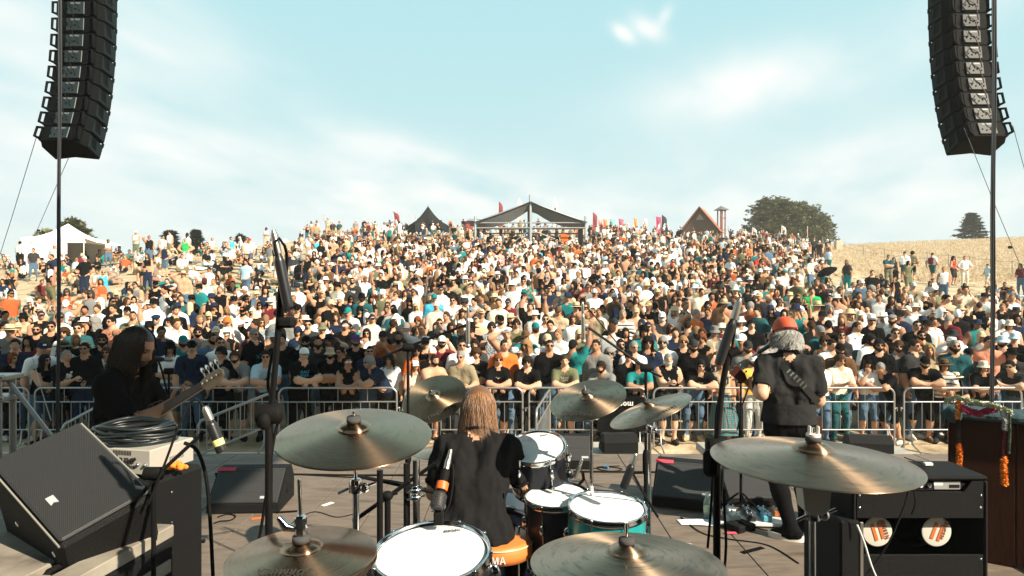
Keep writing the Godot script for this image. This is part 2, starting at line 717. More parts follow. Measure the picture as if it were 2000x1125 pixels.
	for e in P.get("extra",[]):
		bones.append(e)
	var f:=Field.new(bones,cell,62.0 if hi else 38.0)
	if hi:
		var fo:=FastNoiseLite.new()
		fo.seed = P.get("seed",3)
		fo.frequency = 1.0
		fo.fractal_octaves = 3
		f.build(out,fo,P.get("fold",0.018),P.get("stretch",Vector3(13,5,9)))
	else:
		f.build(out)
	if P.has("low"):
		add_head(out[0],out[8],head,11,9,0.94 if fem else 1.0,true)
	else:
		add_head(out[0],out[8],head,40 if hi else 22,32 if hi else 18,0.94 if fem else 1.0)
	var m:=ArrayMesh.new()
	for r in REGIONS:
		var a:=[]
		a.resize(Mesh.ARRAY_MAX)
		if out[r].v.size() == 0:
			out[r].fan([Vector3.ZERO + pel,pel + Vector3(0.001,0,0),pel + Vector3(0,0.001,0)])
			out[r].arrays()
		a[Mesh.ARRAY_VERTEX] = out[r].v
		a[Mesh.ARRAY_NORMAL] = out[r].n
		a[Mesh.ARRAY_TEX_UV] = out[r].uv
		a[Mesh.ARRAY_COLOR] = out[r].c
		a[Mesh.ARRAY_INDEX] = out[r].idx
		m.add_surface_from_arrays(Mesh.PRIMITIVE_TRIANGLES,a)
	return {"mesh": m,"head": head,"chest": Transform3D(B2,up.call(0,0.33,0)),"hip": Transform3D(hipb,pel),"ends": ends,"out": out,"fem": fem,"waist": waist}

# ---------------------------------------------------------------- hair,hats and other wear,in the space of a head
var wear:={}

func hair_mesh(front: float,side: float,back: float,thick:=0.012,rough:=0.10,curl:=0.0,seed:=1,seg:=32,rows_n:=16,flare:=0.0) -> MB:
	var f:=FastNoiseLite.new()
	f.seed = seed
	f.frequency = 1.0
	var m:=MB.new()
	var rows:=[]
	for i in rows_n + 1:
		var t:=i / float(rows_n)
		var row:=PackedVector3Array()
		for k in seg:
			var a:=TAU * k / seg
			var w:=absf(wrapf(a,-PI,PI)) / PI
			var lim:=lerpf(front,side,smoothstep(0.20,0.36,w))
			lim = lerpf(lim,back,smoothstep(0.5,0.85,w))
			lim += f.get_noise_2d(a * 6.0,seed) * absf(lim) * 0.15
			var ry:=0.118 + thick
			var y:=ry * cos(minf(t * 2.2,1.0) * 1.2) if t < 0.4545 else lerpf(ry * cos(1.2),lim,(t - 0.4545) / 0.5455)
			if ry * cos(1.2) < lim:
				y = lerpf(ry,lim,t ** 1.6)
			var yy:=maxf(y,-0.035)
			var s:=sqrt(maxf(0.0,1.0 - (yy / ry) ** 2))
			var drop:=maxf(0.0,-0.035 - y)
			s *= 1.0 + flare * drop
			var tip:=1.0 - 0.75 * smoothstep(0.75,1.0,t) if curl <= 0.0 else 1.0
			var th:=thick * tip * (1.0 + rough * 6.0 * f.get_noise_3d(a * 5.0,y * (12.0 if curl <= 0.0 else 40.0),3.0))
			if curl > 0.0:
				th += curl * (f.get_noise_3d(sin(a) * 6.0,y * 60.0,cos(a) * 6.0) + 0.2)
			var back_fall:=0.25 * drop * smoothstep(0.5,1.0,w)
			row.append(Vector3(sin(a) * (0.077 + th) * s,y,cos(a) * (0.098 + th) * s - 0.004 - back_fall * 0.35))
		rows.append(row)
	m.grid(rows,true)
	return m

func make_wear():
	wear["short"] = hair_mesh(0.058,0.0,-0.055,0.012).mesh()
	wear["buzz"] = hair_mesh(0.062,0.01,-0.045,0.004,0.02).mesh()
	wear["wavy"] = hair_mesh(0.048,-0.02,-0.075,0.022,0.16,0.010,4).mesh()
	wear["curly"] = hair_mesh(0.045,-0.05,-0.10,0.034,0.2,0.030,7,40,22).mesh()
	wear["bob"] = hair_mesh(0.05,-0.11,-0.13,0.020,0.14,0.0,5).mesh()
	wear["long"] = hair_mesh(0.052,-0.26,-0.30,0.020,0.16,0.0,6,36,22,0.9).mesh()
	wear["longcurl"] = hair_mesh(0.045,-0.22,-0.27,0.030,0.2,0.022,9,40,26,1.2).mesh()
	var bun:=hair_mesh(0.058,-0.01,-0.06,0.010)
	bun.ball(Vector3(0,0.075,-0.105),Vector3(0.036,0.034,0.034))
	wear["bun"] = bun.mesh()
	var pony:=hair_mesh(0.058,-0.01,-0.06,0.010)
	pony.tube([Vector3(0,0.05,-0.10),Vector3(0,0.04,-0.14),Vector3(0,-0.05,-0.145),Vector3(0.01,-0.15,-0.12),Vector3(0.012,-0.22,-0.105)],[0.018,0.026,0.030,0.024,0.006])
	wear["pony"] = pony.mesh()
	for b in [["beard",0.012,0.0],["bigbeard",0.026,0.035]]:
		var m:=MB.new()
		var rows:=[]
		for i in 9:
			var row:=PackedVector3Array()
			for k in 19:
				var a:=lerpf(-1.75,1.75,k / 18.0)
				var side:=smoothstep(0.5,1.5,absf(a))
				var top:=lerpf(-0.044,0.0,side)
				var y:=lerpf(top,-0.121 - b[2] * (1.0 - side),i / 8.0)
				var e:=clampf(y / 0.118,-0.96,1.0)
				var s:=sqrt(1.0 - e * e)
				var low:=clampf(-e,0,1)
				var th: float = b[1] * sin(PI * clampf(0.12 + i / 8.0 * 0.8,0,1))
				row.append(Vector3(sin(a) * (0.077 * (1 - 0.3 * low * low) * s + th),y,cos(a) * (0.098 * s + th) + 0.018 * low * cos(a) + 0.004))
			rows.append(row)
		m.grid(rows)
		wear[b[0]] = m.mesh()
	var g:=MB.new()
	for s in [-1.0,1.0]:
		g.ball(Vector3(s * 0.033,0.008,0.098),Vector3(0.028,0.020,0.006),12,6)
		g.tube([Vector3(s * 0.058,0.014,0.094),Vector3(s * 0.078,0.014,0.070),Vector3(s * 0.082,0.010,-0.01)],0.0035,5)
	g.rod(Vector3(-0.012,0.014,0.106),Vector3(0.012,0.014,0.106),0.003,5)
	wear["shades"] = g.mesh()
	var c:=MB.new()
	var rows:=[]
	for i in 9:
		var e:=lerpf(0.0,PI / 2,i / 8.0)
		var row:=PackedVector3Array()
		for k in 24:
			var a:=TAU * k / 24
			var s:=cos(e) ** 0.75
			row.append(Vector3(sin(a) * 0.088 * s,0.030 + 0.108 * sin(e),cos(a) * 0.110 * s))
		rows.append(row)
	c.grid(rows,true)
	c.ball(Vector3(0,0.139,0),Vector3(0.008,0.005,0.008),6,4)
	wear["capcrown"] = c.mesh()
	var bl:=MB.new()
	for lay in [0.0,0.004]:
		var rr:=[]
		for i in 6:
			var row:=PackedVector3Array()
			for k in 11:
				var a:=lerpf(-1.05,1.05,k / 10.0)
				var reach:=0.085 * sqrt(maxf(0.0,1.0 - (a / 1.08) ** 2)) * i / 5.0
				row.append(Vector3(sin(a) * 0.088,0.036 - lay - 0.014 * (a / 1.05) ** 2 - 0.16 * reach,cos(a) * 0.106 + reach))
			rr.append(row)
		bl.grid(rr)
	wear["capbill"] = bl.mesh()
	var lt:=func(prof: Array,sx: float,sz: float,seg:=28) -> MB:
		var m:=MB.new()
		m.xf = Transform3D(Basis.from_scale(Vector3(sx,1,sz)),Vector3.ZERO)
		m.lathe(prof,seg,false)
		return m
	wear["bucket"] = lt.call([Vector2(0.142,0.0),Vector2(0.140,0.004),Vector2(0.098,0.045),Vector2(0.094,0.05),Vector2(0.085,0.125),Vector2(0.07,0.134),Vector2(0.0,0.136)],0.93,1.12).mesh()
	wear["straw"] = lt.call([Vector2(0.185,0.032),Vector2(0.183,0.038),Vector2(0.14,0.036),Vector2(0.098,0.046),Vector2(0.094,0.07),Vector2(0.086,0.135),Vector2(0.065,0.150),Vector2(0.03,0.145),Vector2(0.0,0.142)],0.95,1.1).mesh()
	wear["hatband"] = lt.call([Vector2(0.0985,0.050),Vector2(0.0975,0.070)],0.95,1.1).mesh()
	wear["fedora"] = lt.call([Vector2(0.15,0.046),Vector2(0.148,0.05),Vector2(0.12,0.040),Vector2(0.096,0.044),Vector2(0.093,0.08),Vector2(0.082,0.148),Vector2(0.055,0.156),Vector2(0.02,0.138),Vector2(0.0,0.134)],0.93,1.12).mesh()
	wear["widehat"] = lt.call([Vector2(0.20,0.012),Vector2(0.199,0.018),Vector2(0.15,0.030),Vector2(0.10,0.040),Vector2(0.094,0.07),Vector2(0.08,0.128),Vector2(0.05,0.145),Vector2(0.0,0.146)],0.97,1.06).mesh()
	wear["beanie"] = lt.call([Vector2(0.090,0.018),Vector2(0.094,0.022),Vector2(0.094,0.055),Vector2(0.090,0.060),Vector2(0.088,0.09),Vector2(0.07,0.130),Vector2(0.035,0.150),Vector2(0.0,0.154)],0.93,1.13).mesh()
	var fc:=MB.new()
	fc.xf = Transform3D(Basis(Vector3.RIGHT,0.22),Vector3(0,0.072,0.012))
	fc.ball(Vector3.ZERO,Vector3(0.100,0.050,0.128),20,9)
	wear["flatcap"] = fc.mesh()
	var st:=MB.new()
	for s in [-1.0,1.0]:
		var p:=[]
		for k in 9:
			var a:=lerpf(-0.25,PI * 0.85,k / 8.0)
			p.append(Vector3(s * (0.105 + 0.01 * sin(a)),0.02 + 0.135 * sin(a),0.122 * cos(a) + 0.005))
		st.tube(p,0.016,6)
	st.box(Vector3(0.28,0.40,0.14),Vector3(0,-0.02,-0.20),0.04)
	wear["backpack"] = st.mesh()
	var sl:=MB.new()
	var q:=[]
	for k in 13:
		var t:=k / 12.0
		q.append(Vector3(lerpf(0.13,-0.17,t),lerpf(0.165,-0.24,t),0.118 + 0.02 * sin(t * PI) - 0.07 * (1 - t) ** 6 - 0.05 * t ** 5))
	sl.tube(q,0.012,6)
	wear["sling"] = sl.mesh()
	for k in [["skirt",0.46],["dress",0.62],["longskirt",0.85]]:
		var m:=MB.new()
		var r3:=[]
		for i in 9:
			var t:=i / 8.0
			var row:=PackedVector3Array()
			for j in 36:
				var a:=TAU * j / 36
				var pleat:=1.0 + 0.06 * t * sin(a * 9.0 + t)
				row.append(Vector3(sin(a) * lerpf(0.15,0.19 + 0.14 * k[1],t) * pleat * 1.15,0.14 - k[1] * t,cos(a) * lerpf(0.13,0.16 + 0.12 * k[1],t) * pleat))
			r3.append(row)
		m.grid(r3,true)
		wear[k[0]] = m.mesh()

func letters(text: String,height: float,R:=0.0,font:="Droid Sans",bold:=true,depth:=0.0015,spread:=1.0) -> ArrayMesh:
	var key:="letters %s %.3f %.2f %s %s %.2f" % [text,height,R,font,bold,spread]
	if wear.has(key):
		return wear[key]
	var t:=TextMesh.new()
	var f:=SystemFont.new()
	f.font_names = PackedStringArray([font])
	f.font_weight = 700 if bold else 400
	t.font = f
	t.text = text
	t.font_size = 32
	t.pixel_size = height / 23.0
	t.depth = depth
	t.curve_step = 4.0
	t.horizontal_alignment = HORIZONTAL_ALIGNMENT_CENTER
	t.vertical_alignment = VERTICAL_ALIGNMENT_CENTER
	var m:=ArrayMesh.new()
	for s in t.get_surface_count():
		var a:=t.surface_get_arrays(s)
		var v: PackedVector3Array = a[Mesh.ARRAY_VERTEX]
		for k in v.size():
			var p:=v[k]
			p.x *= spread
			if R > 0.0:
				var an:=p.x / R
				p = Vector3(sin(an) * (R + p.z),p.y,cos(an) * (R + p.z) - R)
			v[k] = p
		a[Mesh.ARRAY_VERTEX] = v
		m.add_surface_from_arrays(Mesh.PRIMITIVE_TRIANGLES,a)
	wear[key] = m
	return m

func print_patch(w: float,h: float,seed:=0) -> ArrayMesh:
	var key:="patch %.2f %.2f %d" % [w,h,seed]
	if wear.has(key):
		return wear[key]
	var r:=RandomNumberGenerator.new()
	r.seed = seed + 11
	var m:=MB.new()
	if seed == 0:
		var rows:=[]
		for i in 4:
			var row:=PackedVector3Array()
			for k in 7:
				var x:=w * (k / 6.0 - 0.5)
				row.append(Vector3(x,h * (i / 3.0 - 0.5),-2.4 * x * x))
			rows.append(row)
		m.grid(rows)
	else:
		for j in 9:
			var c:=Vector2(r.randf_range(-0.35,0.35) * w,r.randf_range(-0.4,0.4) * h)
			var pts:=[]
			for k in 6:
				var a:=TAU * k / 6
				var q:=c + Vector2(cos(a) * w * r.randf_range(0.06,0.24),sin(a) * h * r.randf_range(0.05,0.16))
				pts.append(Vector3(q.x,q.y,0.001 * j * 0.3 - 2.4 * q.x * q.x))
			m.fan(pts)
	wear[key] = m.mesh()
	return wear[key]

# ---------------------------------------------------------------- the ground
const GX:=[-3000.0,-700.0,0.0,150.0,300.0,450.0,600.0,800.0,1000.0,1200.0,1400.0,1650.0,1800.0,2000.0,2700.0,5000.0]
const GCREST:=[530.0,520.0,516.0,512.0,501.0,484.0,468.0,458.0,452.0,458.0,470.0,478.0,471.0,463.0,455.0,455.0]
const GDC:=[45.0,45.0,45.0,45.0,46.0,50.0,60.0,78.0,88.0,90.0,90.0,95.0,100.0,100.0,100.0,100.0]
const G20:=[1.1,1.1,1.1,1.1,1.15,1.15,1.15,1.15,1.15,1.15,1.15,1.05,0.95,0.9,0.9,0.9]
const G37:=[3.2,3.3,3.4,3.6,3.8,3.8,3.75,3.6,3.45,3.45,3.4,3.1,2.8,2.8,2.8,2.8]
var bumps:=FastNoiseLite.new()

func col_of(a: Array,px: float) -> float:
	var k:=0
	while k < GX.size() - 2 and px > GX[k + 1]:
		k += 1
	var t:=clampf((px - GX[k]) / (GX[k + 1] - GX[k]),0,1)
	return lerpf(a[k],a[k + 1],t * t * (3 - 2 * t) * 0.5 + t * 0.5)

func ground(px: float,d: float) -> float:
	if d <= 11.6:
		return 0.0
	var dc:=col_of(GDC,px)
	var hc:=EYE + (562.5 - col_of(GCREST,px)) / F * dc
	var b:=0.0 if d < 14.0 else 0.10 * bumps.get_noise_2d(px / F * d * 3.0,d * 3.0) * minf(1.0,(d - 14.0) / 10.0)
	if d < 20.0:
		return lerpf(0.0,col_of(G20,px),(d - 11.6) / 8.4) + b
	if d < 37.0:
		return lerpf(col_of(G20,px),col_of(G37,px),(d - 20.0) / 17.0) + b
	if d < dc:
		return lerpf(col_of(G37,px),hc,pow((d - 37.0) / (dc - 37.0),1.02)) + b
	return hc - (d - dc) * 0.02 - maxf(0.0,d - dc - 40.0) * 0.02 + b

func on_ground(px: float,d: float) -> Vector3:
	return Vector3((px - 1000.0) / F * d,ground(px,d),-d)

func depth_for(px: float,py: float,height: float,near:=12.2) -> float:
	var lo:=near
	var hi:=95.0
	for k in 40:
		var m:=(lo + hi) * 0.5
		var y:=562.5 - (ground(px,m) + height - EYE) / m * F
		if y > py:
			lo = m
		else:
			hi = m
	return lo

# ---------------------------------------------------------------- the poses of the crowd
var poses:={}
var lod:={}
const POSES:={
	"stand": {"hyaw": 0.1},
	"relax": {"hyaw": -0.25,"twist": 0.15,"lh": Vector3(0.25,0.90,0.12),"rf": Vector3(-0.16,0.085,0.10)},
	"crossed": {"lh": Vector3(-0.13,1.20,0.17),"rh": Vector3(0.11,1.17,0.18),"le": Vector3(0.7,-0.6,0.1),"re": Vector3(-0.7,-0.6,0.1),"ld": Vector3(-1,0.25,-0.15),"rd": Vector3(1,0.3,-0.1),"lp": Vector3(0,-0.2,-1),"rp": Vector3(0,-0.2,-1),"curl": 0.3},
	"clasp": {"lh": Vector3(0.035,1.14,0.25),"rh": Vector3(-0.035,1.12,0.26),"ld": Vector3(-0.7,0.2,0.6),"rd": Vector3(0.7,0.2,0.6),"curl": 0.7,"hpitch": 0.1},
	"shade": {"rh": Vector3(-0.10,1.70,0.15),"re": Vector3(-1,-0.2,0.3),"rd": Vector3(0.9,0.15,0.2),"rp": Vector3(0,-1,0.2),"curl": 0.1,"hpitch": -0.1},
	"phone": {"rh": Vector3(-0.09,1.48,0.32),"lh": Vector3(0.06,1.46,0.32),"re": Vector3(-0.6,-1,0),"le": Vector3(0.6,-1,0),"rd": Vector3(0.3,0.9,0.2),"ld": Vector3(-0.3,0.9,0.2),"rp": Vector3(0.6,0,-0.8),"lp": Vector3(-0.6,0,-0.8),"curl": 0.7},
	"arms_up": {"rh": Vector3(-0.08,1.92,0.06),"lh": Vector3(0.08,1.93,0.06),"re": Vector3(-1,0.2,0.2),"le": Vector3(1,0.2,0.2),"rp": Vector3(1,0,0),"lp": Vector3(-1,0,0),"curl": 0.1},
	"one_up": {"rh": Vector3(-0.30,1.93,0.10),"re": Vector3(-1,0.0,0.2),"rp": Vector3(0.2,0,1),"curl": 0.35},
	"hips": {"lh": Vector3(0.17,1.0,0.09),"rh": Vector3(-0.17,1.0,0.09),"le": Vector3(1,0,-0.3),"re": Vector3(-1,0,-0.3),"ld": Vector3(-0.5,-0.5,0.6),"rd": Vector3(0.5,-0.5,0.6)},
	"lean": {"pel": Vector3(0,0.91,-0.16),"lean": 0.30,"lh": Vector3(-0.04,1.13,0.25),"rh": Vector3(0.06,1.12,0.26),"le": Vector3(1,-0.2,0.1),"re": Vector3(-1,-0.2,0.1),"ld": Vector3(-0.5,-0.8,0.35),"rd": Vector3(0.5,-0.8,0.35),"lp": Vector3(0.1,0,-1),"rp": Vector3(0.1,0,-1),"hpitch": 0.05,"lf": Vector3(0.13,0.085,-0.20),"rf": Vector3(-0.13,0.085,-0.28),"curl": 0.35},
	"lean_low": {"pel": Vector3(0,0.88,-0.26),"lean": 0.50,"bend": 0.12,"lh": Vector3(-0.02,1.09,0.25),"rh": Vector3(0.05,1.10,0.24),"le": Vector3(1,0.1,0.1),"re": Vector3(-1,0.1,0.1),"ld": Vector3(-0.8,-0.3,0.3),"rd": Vector3(0.8,-0.3,0.3),"hpitch": 0.15,"lf": Vector3(0.13,0.085,-0.25),"rf": Vector3(-0.16,0.085,-0.3),"curl": 0.6},
	"hold": {"pel": Vector3(0,0.92,-0.10),"lean": 0.12,"rh": Vector3(-0.03,1.20,0.26),"lh": Vector3(0.22,1.10,0.20),"rd": Vector3(0.6,0.4,0.5),"ld": Vector3(-0.6,-0.2,0.6),"curl": 0.75,"hpitch": 0.1},
	"f_stand": {"fem": true,"pel": Vector3(0,0.92,0),"hyaw": -0.15,"side": 0.05,"lh": Vector3(0.22,0.90,0.10),"rh": Vector3(-0.2,1.05,0.2),"rd": Vector3(0.6,0.2,0.6)},
	"f_crossed": {"fem": true,"pel": Vector3(0,0.92,0),"lh": Vector3(-0.12,1.13,0.16),"rh": Vector3(0.10,1.10,0.17),"le": Vector3(0.7,-0.6,0.1),"re": Vector3(-0.7,-0.6,0.1),"ld": Vector3(-1,0.2,-0.1),"rd": Vector3(1,0.3,-0.1),"lp": Vector3(0,-0.2,-1),"rp": Vector3(0,-0.2,-1),"curl": 0.3,"hyaw": 0.15},
	"f_lean": {"fem": true,"pel": Vector3(0,0.90,-0.14),"lean": 0.26,"lh": Vector3(-0.03,1.12,0.24),"rh": Vector3(0.05,1.11,0.25),"le": Vector3(1,-0.2,0.1),"re": Vector3(-1,-0.2,0.1),"ld": Vector3(-0.4,-0.9,0.3),"rd": Vector3(0.4,-0.9,0.3),"lp": Vector3(0.1,0,-1),"rp": Vector3(0.1,0,-1),"hyaw": 0.2,"lf": Vector3(0.10,0.085,-0.2),"rf": Vector3(-0.12,0.085,-0.1)},
	"f_chin": {"fem": true,"pel": Vector3(0,0.92,-0.05),"rh": Vector3(-0.03,1.44,0.17),"re": Vector3(-0.5,-1,0.3),"rd": Vector3(0.2,0.9,0.1),"rp": Vector3(0,0,-1),"lh": Vector3(0.14,1.10,0.18),"ld": Vector3(-0.9,0,0.3),"curl": 0.9},
	"f_up": {"fem": true,"pel": Vector3(0,0.92,0),"lh": Vector3(0.20,1.62,-0.05),"rh": Vector3(-0.2,1.0,0.16),"le": Vector3(1,0.4,0.2),"ld": Vector3(-0.8,0.2,-0.4),"hyaw": 0.3},
	"walk": {"lf": Vector3(0.10,0.085,0.26),"rf": Vector3(-0.10,0.12,-0.26),"pel": Vector3(0,0.91,0),"lh": Vector3(0.26,0.90,-0.16),"rh": Vector3(-0.26,0.92,0.2)},
	"sit_cross": {"pel": Vector3(0,0.12,-0.12),"lean": 0.12,"bend": 0.25,"lf": Vector3(-0.13,0.09,0.22),"rf": Vector3(0.13,0.07,0.30),"lk": Vector3(1,0.35,0.4),"rk": Vector3(-1,0.35,0.4),"lh": Vector3(0.12,0.32,0.26),"rh": Vector3(-0.1,0.30,0.27),"ld": Vector3(-0.6,-0.3,0.6),"rd": Vector3(0.6,-0.3,0.6),"ltoe": Vector3(-1,0,0.2),"rtoe": Vector3(1,0,0.3)},
	"sit_knees": {"pel": Vector3(0,0.12,-0.2),"lean": 0.2,"bend": 0.3,"lf": Vector3(0.13,0.085,0.36),"rf": Vector3(-0.14,0.085,0.42),"lk": Vector3(0.1,1,0.3),"rk": Vector3(-0.1,1,0.3),"lh": Vector3(0.02,0.47,0.30),"rh": Vector3(-0.02,0.45,0.31),"le": Vector3(1,0.1,0.1),"re": Vector3(-1,0.1,0.1),"ld": Vector3(-0.8,-0.2,0.3),"rd": Vector3(0.8,-0.2,0.3)},
	"sit_back": {"pel": Vector3(0,0.12,0.0),"lean": -0.45,"bend": 0.15,"hpitch": 0.1,"lf": Vector3(0.15,0.07,0.76),"rf": Vector3(-0.13,0.085,0.55),"lk": Vector3(0.1,1,0.2),"rk": Vector3(-0.2,1,0.3),"lh": Vector3(0.30,0.06,-0.36),"rh": Vector3(-0.30,0.06,-0.36),"le": Vector3(0.5,0,-1),"re": Vector3(-0.5,0,-1),"ld": Vector3(0.3,-0.3,-1),"rd": Vector3(-0.3,-0.3,-1),"lp": Vector3(0,-1,0),"rp": Vector3(0,-1,0)},
	"f_sit": {"fem": true,"pel": Vector3(0,0.12,-0.15),"lean": 0.08,"bend": 0.2,"hyaw": 0.3,"lf": Vector3(0.24,0.07,0.12),"rf": Vector3(0.1,0.08,0.38),"lk": Vector3(0.6,0.5,1),"rk": Vector3(-0.5,1,0.5),"lh": Vector3(0.12,0.33,0.22),"rh": Vector3(-0.12,0.40,0.25),"ld": Vector3(-0.5,-0.3,0.7),"rd": Vector3(0.5,-0.3,0.7)},
}
const HANDS_ON:=["lean","lean_low","f_lean"]

func pose(k: String) -> Dictionary:
	if not poses.has(k):
		var kk:=k
		var P: Dictionary = POSES[k.trim_suffix("_big")].duplicate()
		if k.ends_with("_big"):
			P["big"] = 1.16
		var b:=make_body(P,0.024)
		b.erase("out")
		poses[k] = b
	return poses[k]

# ---------------------------------------------------------------- one person of the crowd
const DYE:={
	"black": Vector3(.006,.006,.0065),"charcoal": Vector3(.028,.029,.03),"grey": Vector3(.17,.17,.165),"pale": Vector3(.42,.42,.40),"white": Vector3(.74,.73,.71),"cream": Vector3(.62,.55,.43),
	"tan": Vector3(.42,.32,.21),"khaki": Vector3(.24,.20,.13),"olive": Vector3(.12,.125,.07),"green": Vector3(.03,.33,.10),"teal": Vector3(.015,.17,.17),"petrol": Vector3(.018,.075,.085),
	"navy": Vector3(.014,.022,.045),"denim": Vector3(.07,.12,.18),"paleblue": Vector3(.38,.52,.60),"sky": Vector3(.06,.36,.55),"red": Vector3(.42,.035,.025),"rust": Vector3(.34,.085,.03),"orange": Vector3(.66,.14,.03),
	"maroon": Vector3(.12,.016,.022),"pink": Vector3(.60,.27,.25),"salmon": Vector3(.62,.24,.15),"yellow": Vector3(.62,.36,.07),"purple": Vector3(.10,.05,.16),"brown": Vector3(.10,.055,.03),"straw": Vector3(.55,.42,.26)}
const SAY:={"pale": "pale grey","sky": "bright blue","petrol": "dark teal","paleblue": "pale blue","straw": "straw coloured"}
const POSE_SAY:={"crossed": "arms crossed","f_crossed": "arms crossed","clasp": "hands clasped","shade": "shading the eyes","phone": "holding up both hands","arms_up": "arms overhead","one_up": "one arm raised","hips": "hands on hips","lean": "leaning on barrier","lean_low": "slumped over barrier","f_lean": "leaning on barrier","hold": "hands before chest","f_chin": "hand at chin","f_up": "hand behind head","walk": "walking","sit_cross": "seated cross-legged","sit_knees": "seated, knees up","sit_back": "seated, propped on hands","f_sit": "seated sideways"}
var labels_used:={}

func dye(c: String,folds:=1.0) -> StandardMaterial3D:
	var t: Vector3 = DYE[c]
	return cloth(t.x,t.y,t.z,folds)

func patterned(kind: String) -> StandardMaterial3D:
	var key:="pattern " + kind
	if mats.has(key):
		return mats[key]
	var m:=mat(key,Color.WHITE,0.9)
	var ramps:={
		"floral": [lin(.02,.03,.05),lin(.02,.03,.05),lin(.5,.52,.52),lin(.55,.56,.55)],"animal": [lin(.03,.02,.01),lin(.35,.13,.03),lin(.42,.2,.06),lin(.03,.02,.01)],
		"camo": [lin(.05,.05,.03),lin(.12,.11,.06),lin(.2,.17,.1),lin(.05,.04,.03)],"specks": [lin(.01,.01,.012),lin(.01,.01,.012),lin(.02,.02,.02),lin(.6,.58,.54)]}
	m.albedo_texture = noise_tex(key,{"floral": 0.06,"animal": 0.07,"camo": 0.03,"specks": 0.09}[kind],false,1.0,2,256,ramps[kind])
	tri(m,2.5)
	mats[key] = m
	return m

func striped(kind: String) -> StandardMaterial3D:
	var key:="stripes " + kind
	if mats.has(key):
		return mats[key]
	var m:=mat(key,Color.WHITE,0.9)
	var im:=Image.create(64,64,false,Image.FORMAT_RGB8)
	for y in 64:
		for x in 64:
			var c:=lin(.68,.66,.62)
			if kind == "stripes":
				if y % 16 < 5: c = lin(.02,.02,.02)
			elif kind == "plaid":
				c = lin(.03,.06,.08)
				if x % 16 < 6: c = c.lerp(lin(.02,.22,.25),0.5)
				if y % 16 < 6: c = c.lerp(lin(.02,.2,.22),0.5)
				if x % 16 == 10 or y % 16 == 10: c = lin(.4,.2,.1)
			elif kind == "redplaid":
				c = lin(.42,.28,.2)
				if x % 16 < 6: c = c.lerp(lin(.18,.05,.03),0.5)
				if y % 16 < 6: c = c.lerp(lin(.18,.05,.03),0.5)
			im.set_pixel(x,y,c)
	m.albedo_texture = ImageTexture.create_from_image(im)
	tri(m,3.0)
	mats[key] = m
	return m

func stuff_mat(c: String) -> StandardMaterial3D:
	if c in ["floral","animal","camo","specks"]:
		return patterned(c)
	if c in ["stripes","plaid","redplaid"]:
		return striped(c)
	return dye(c)

func say(c: String) -> String:
	return SAY.get(c,{"floral": "floral","animal": "animal print","camo": "camouflage","specks": "speckled","stripes": "striped","plaid": "plaid","redplaid": "red checked"}.get(c,c))

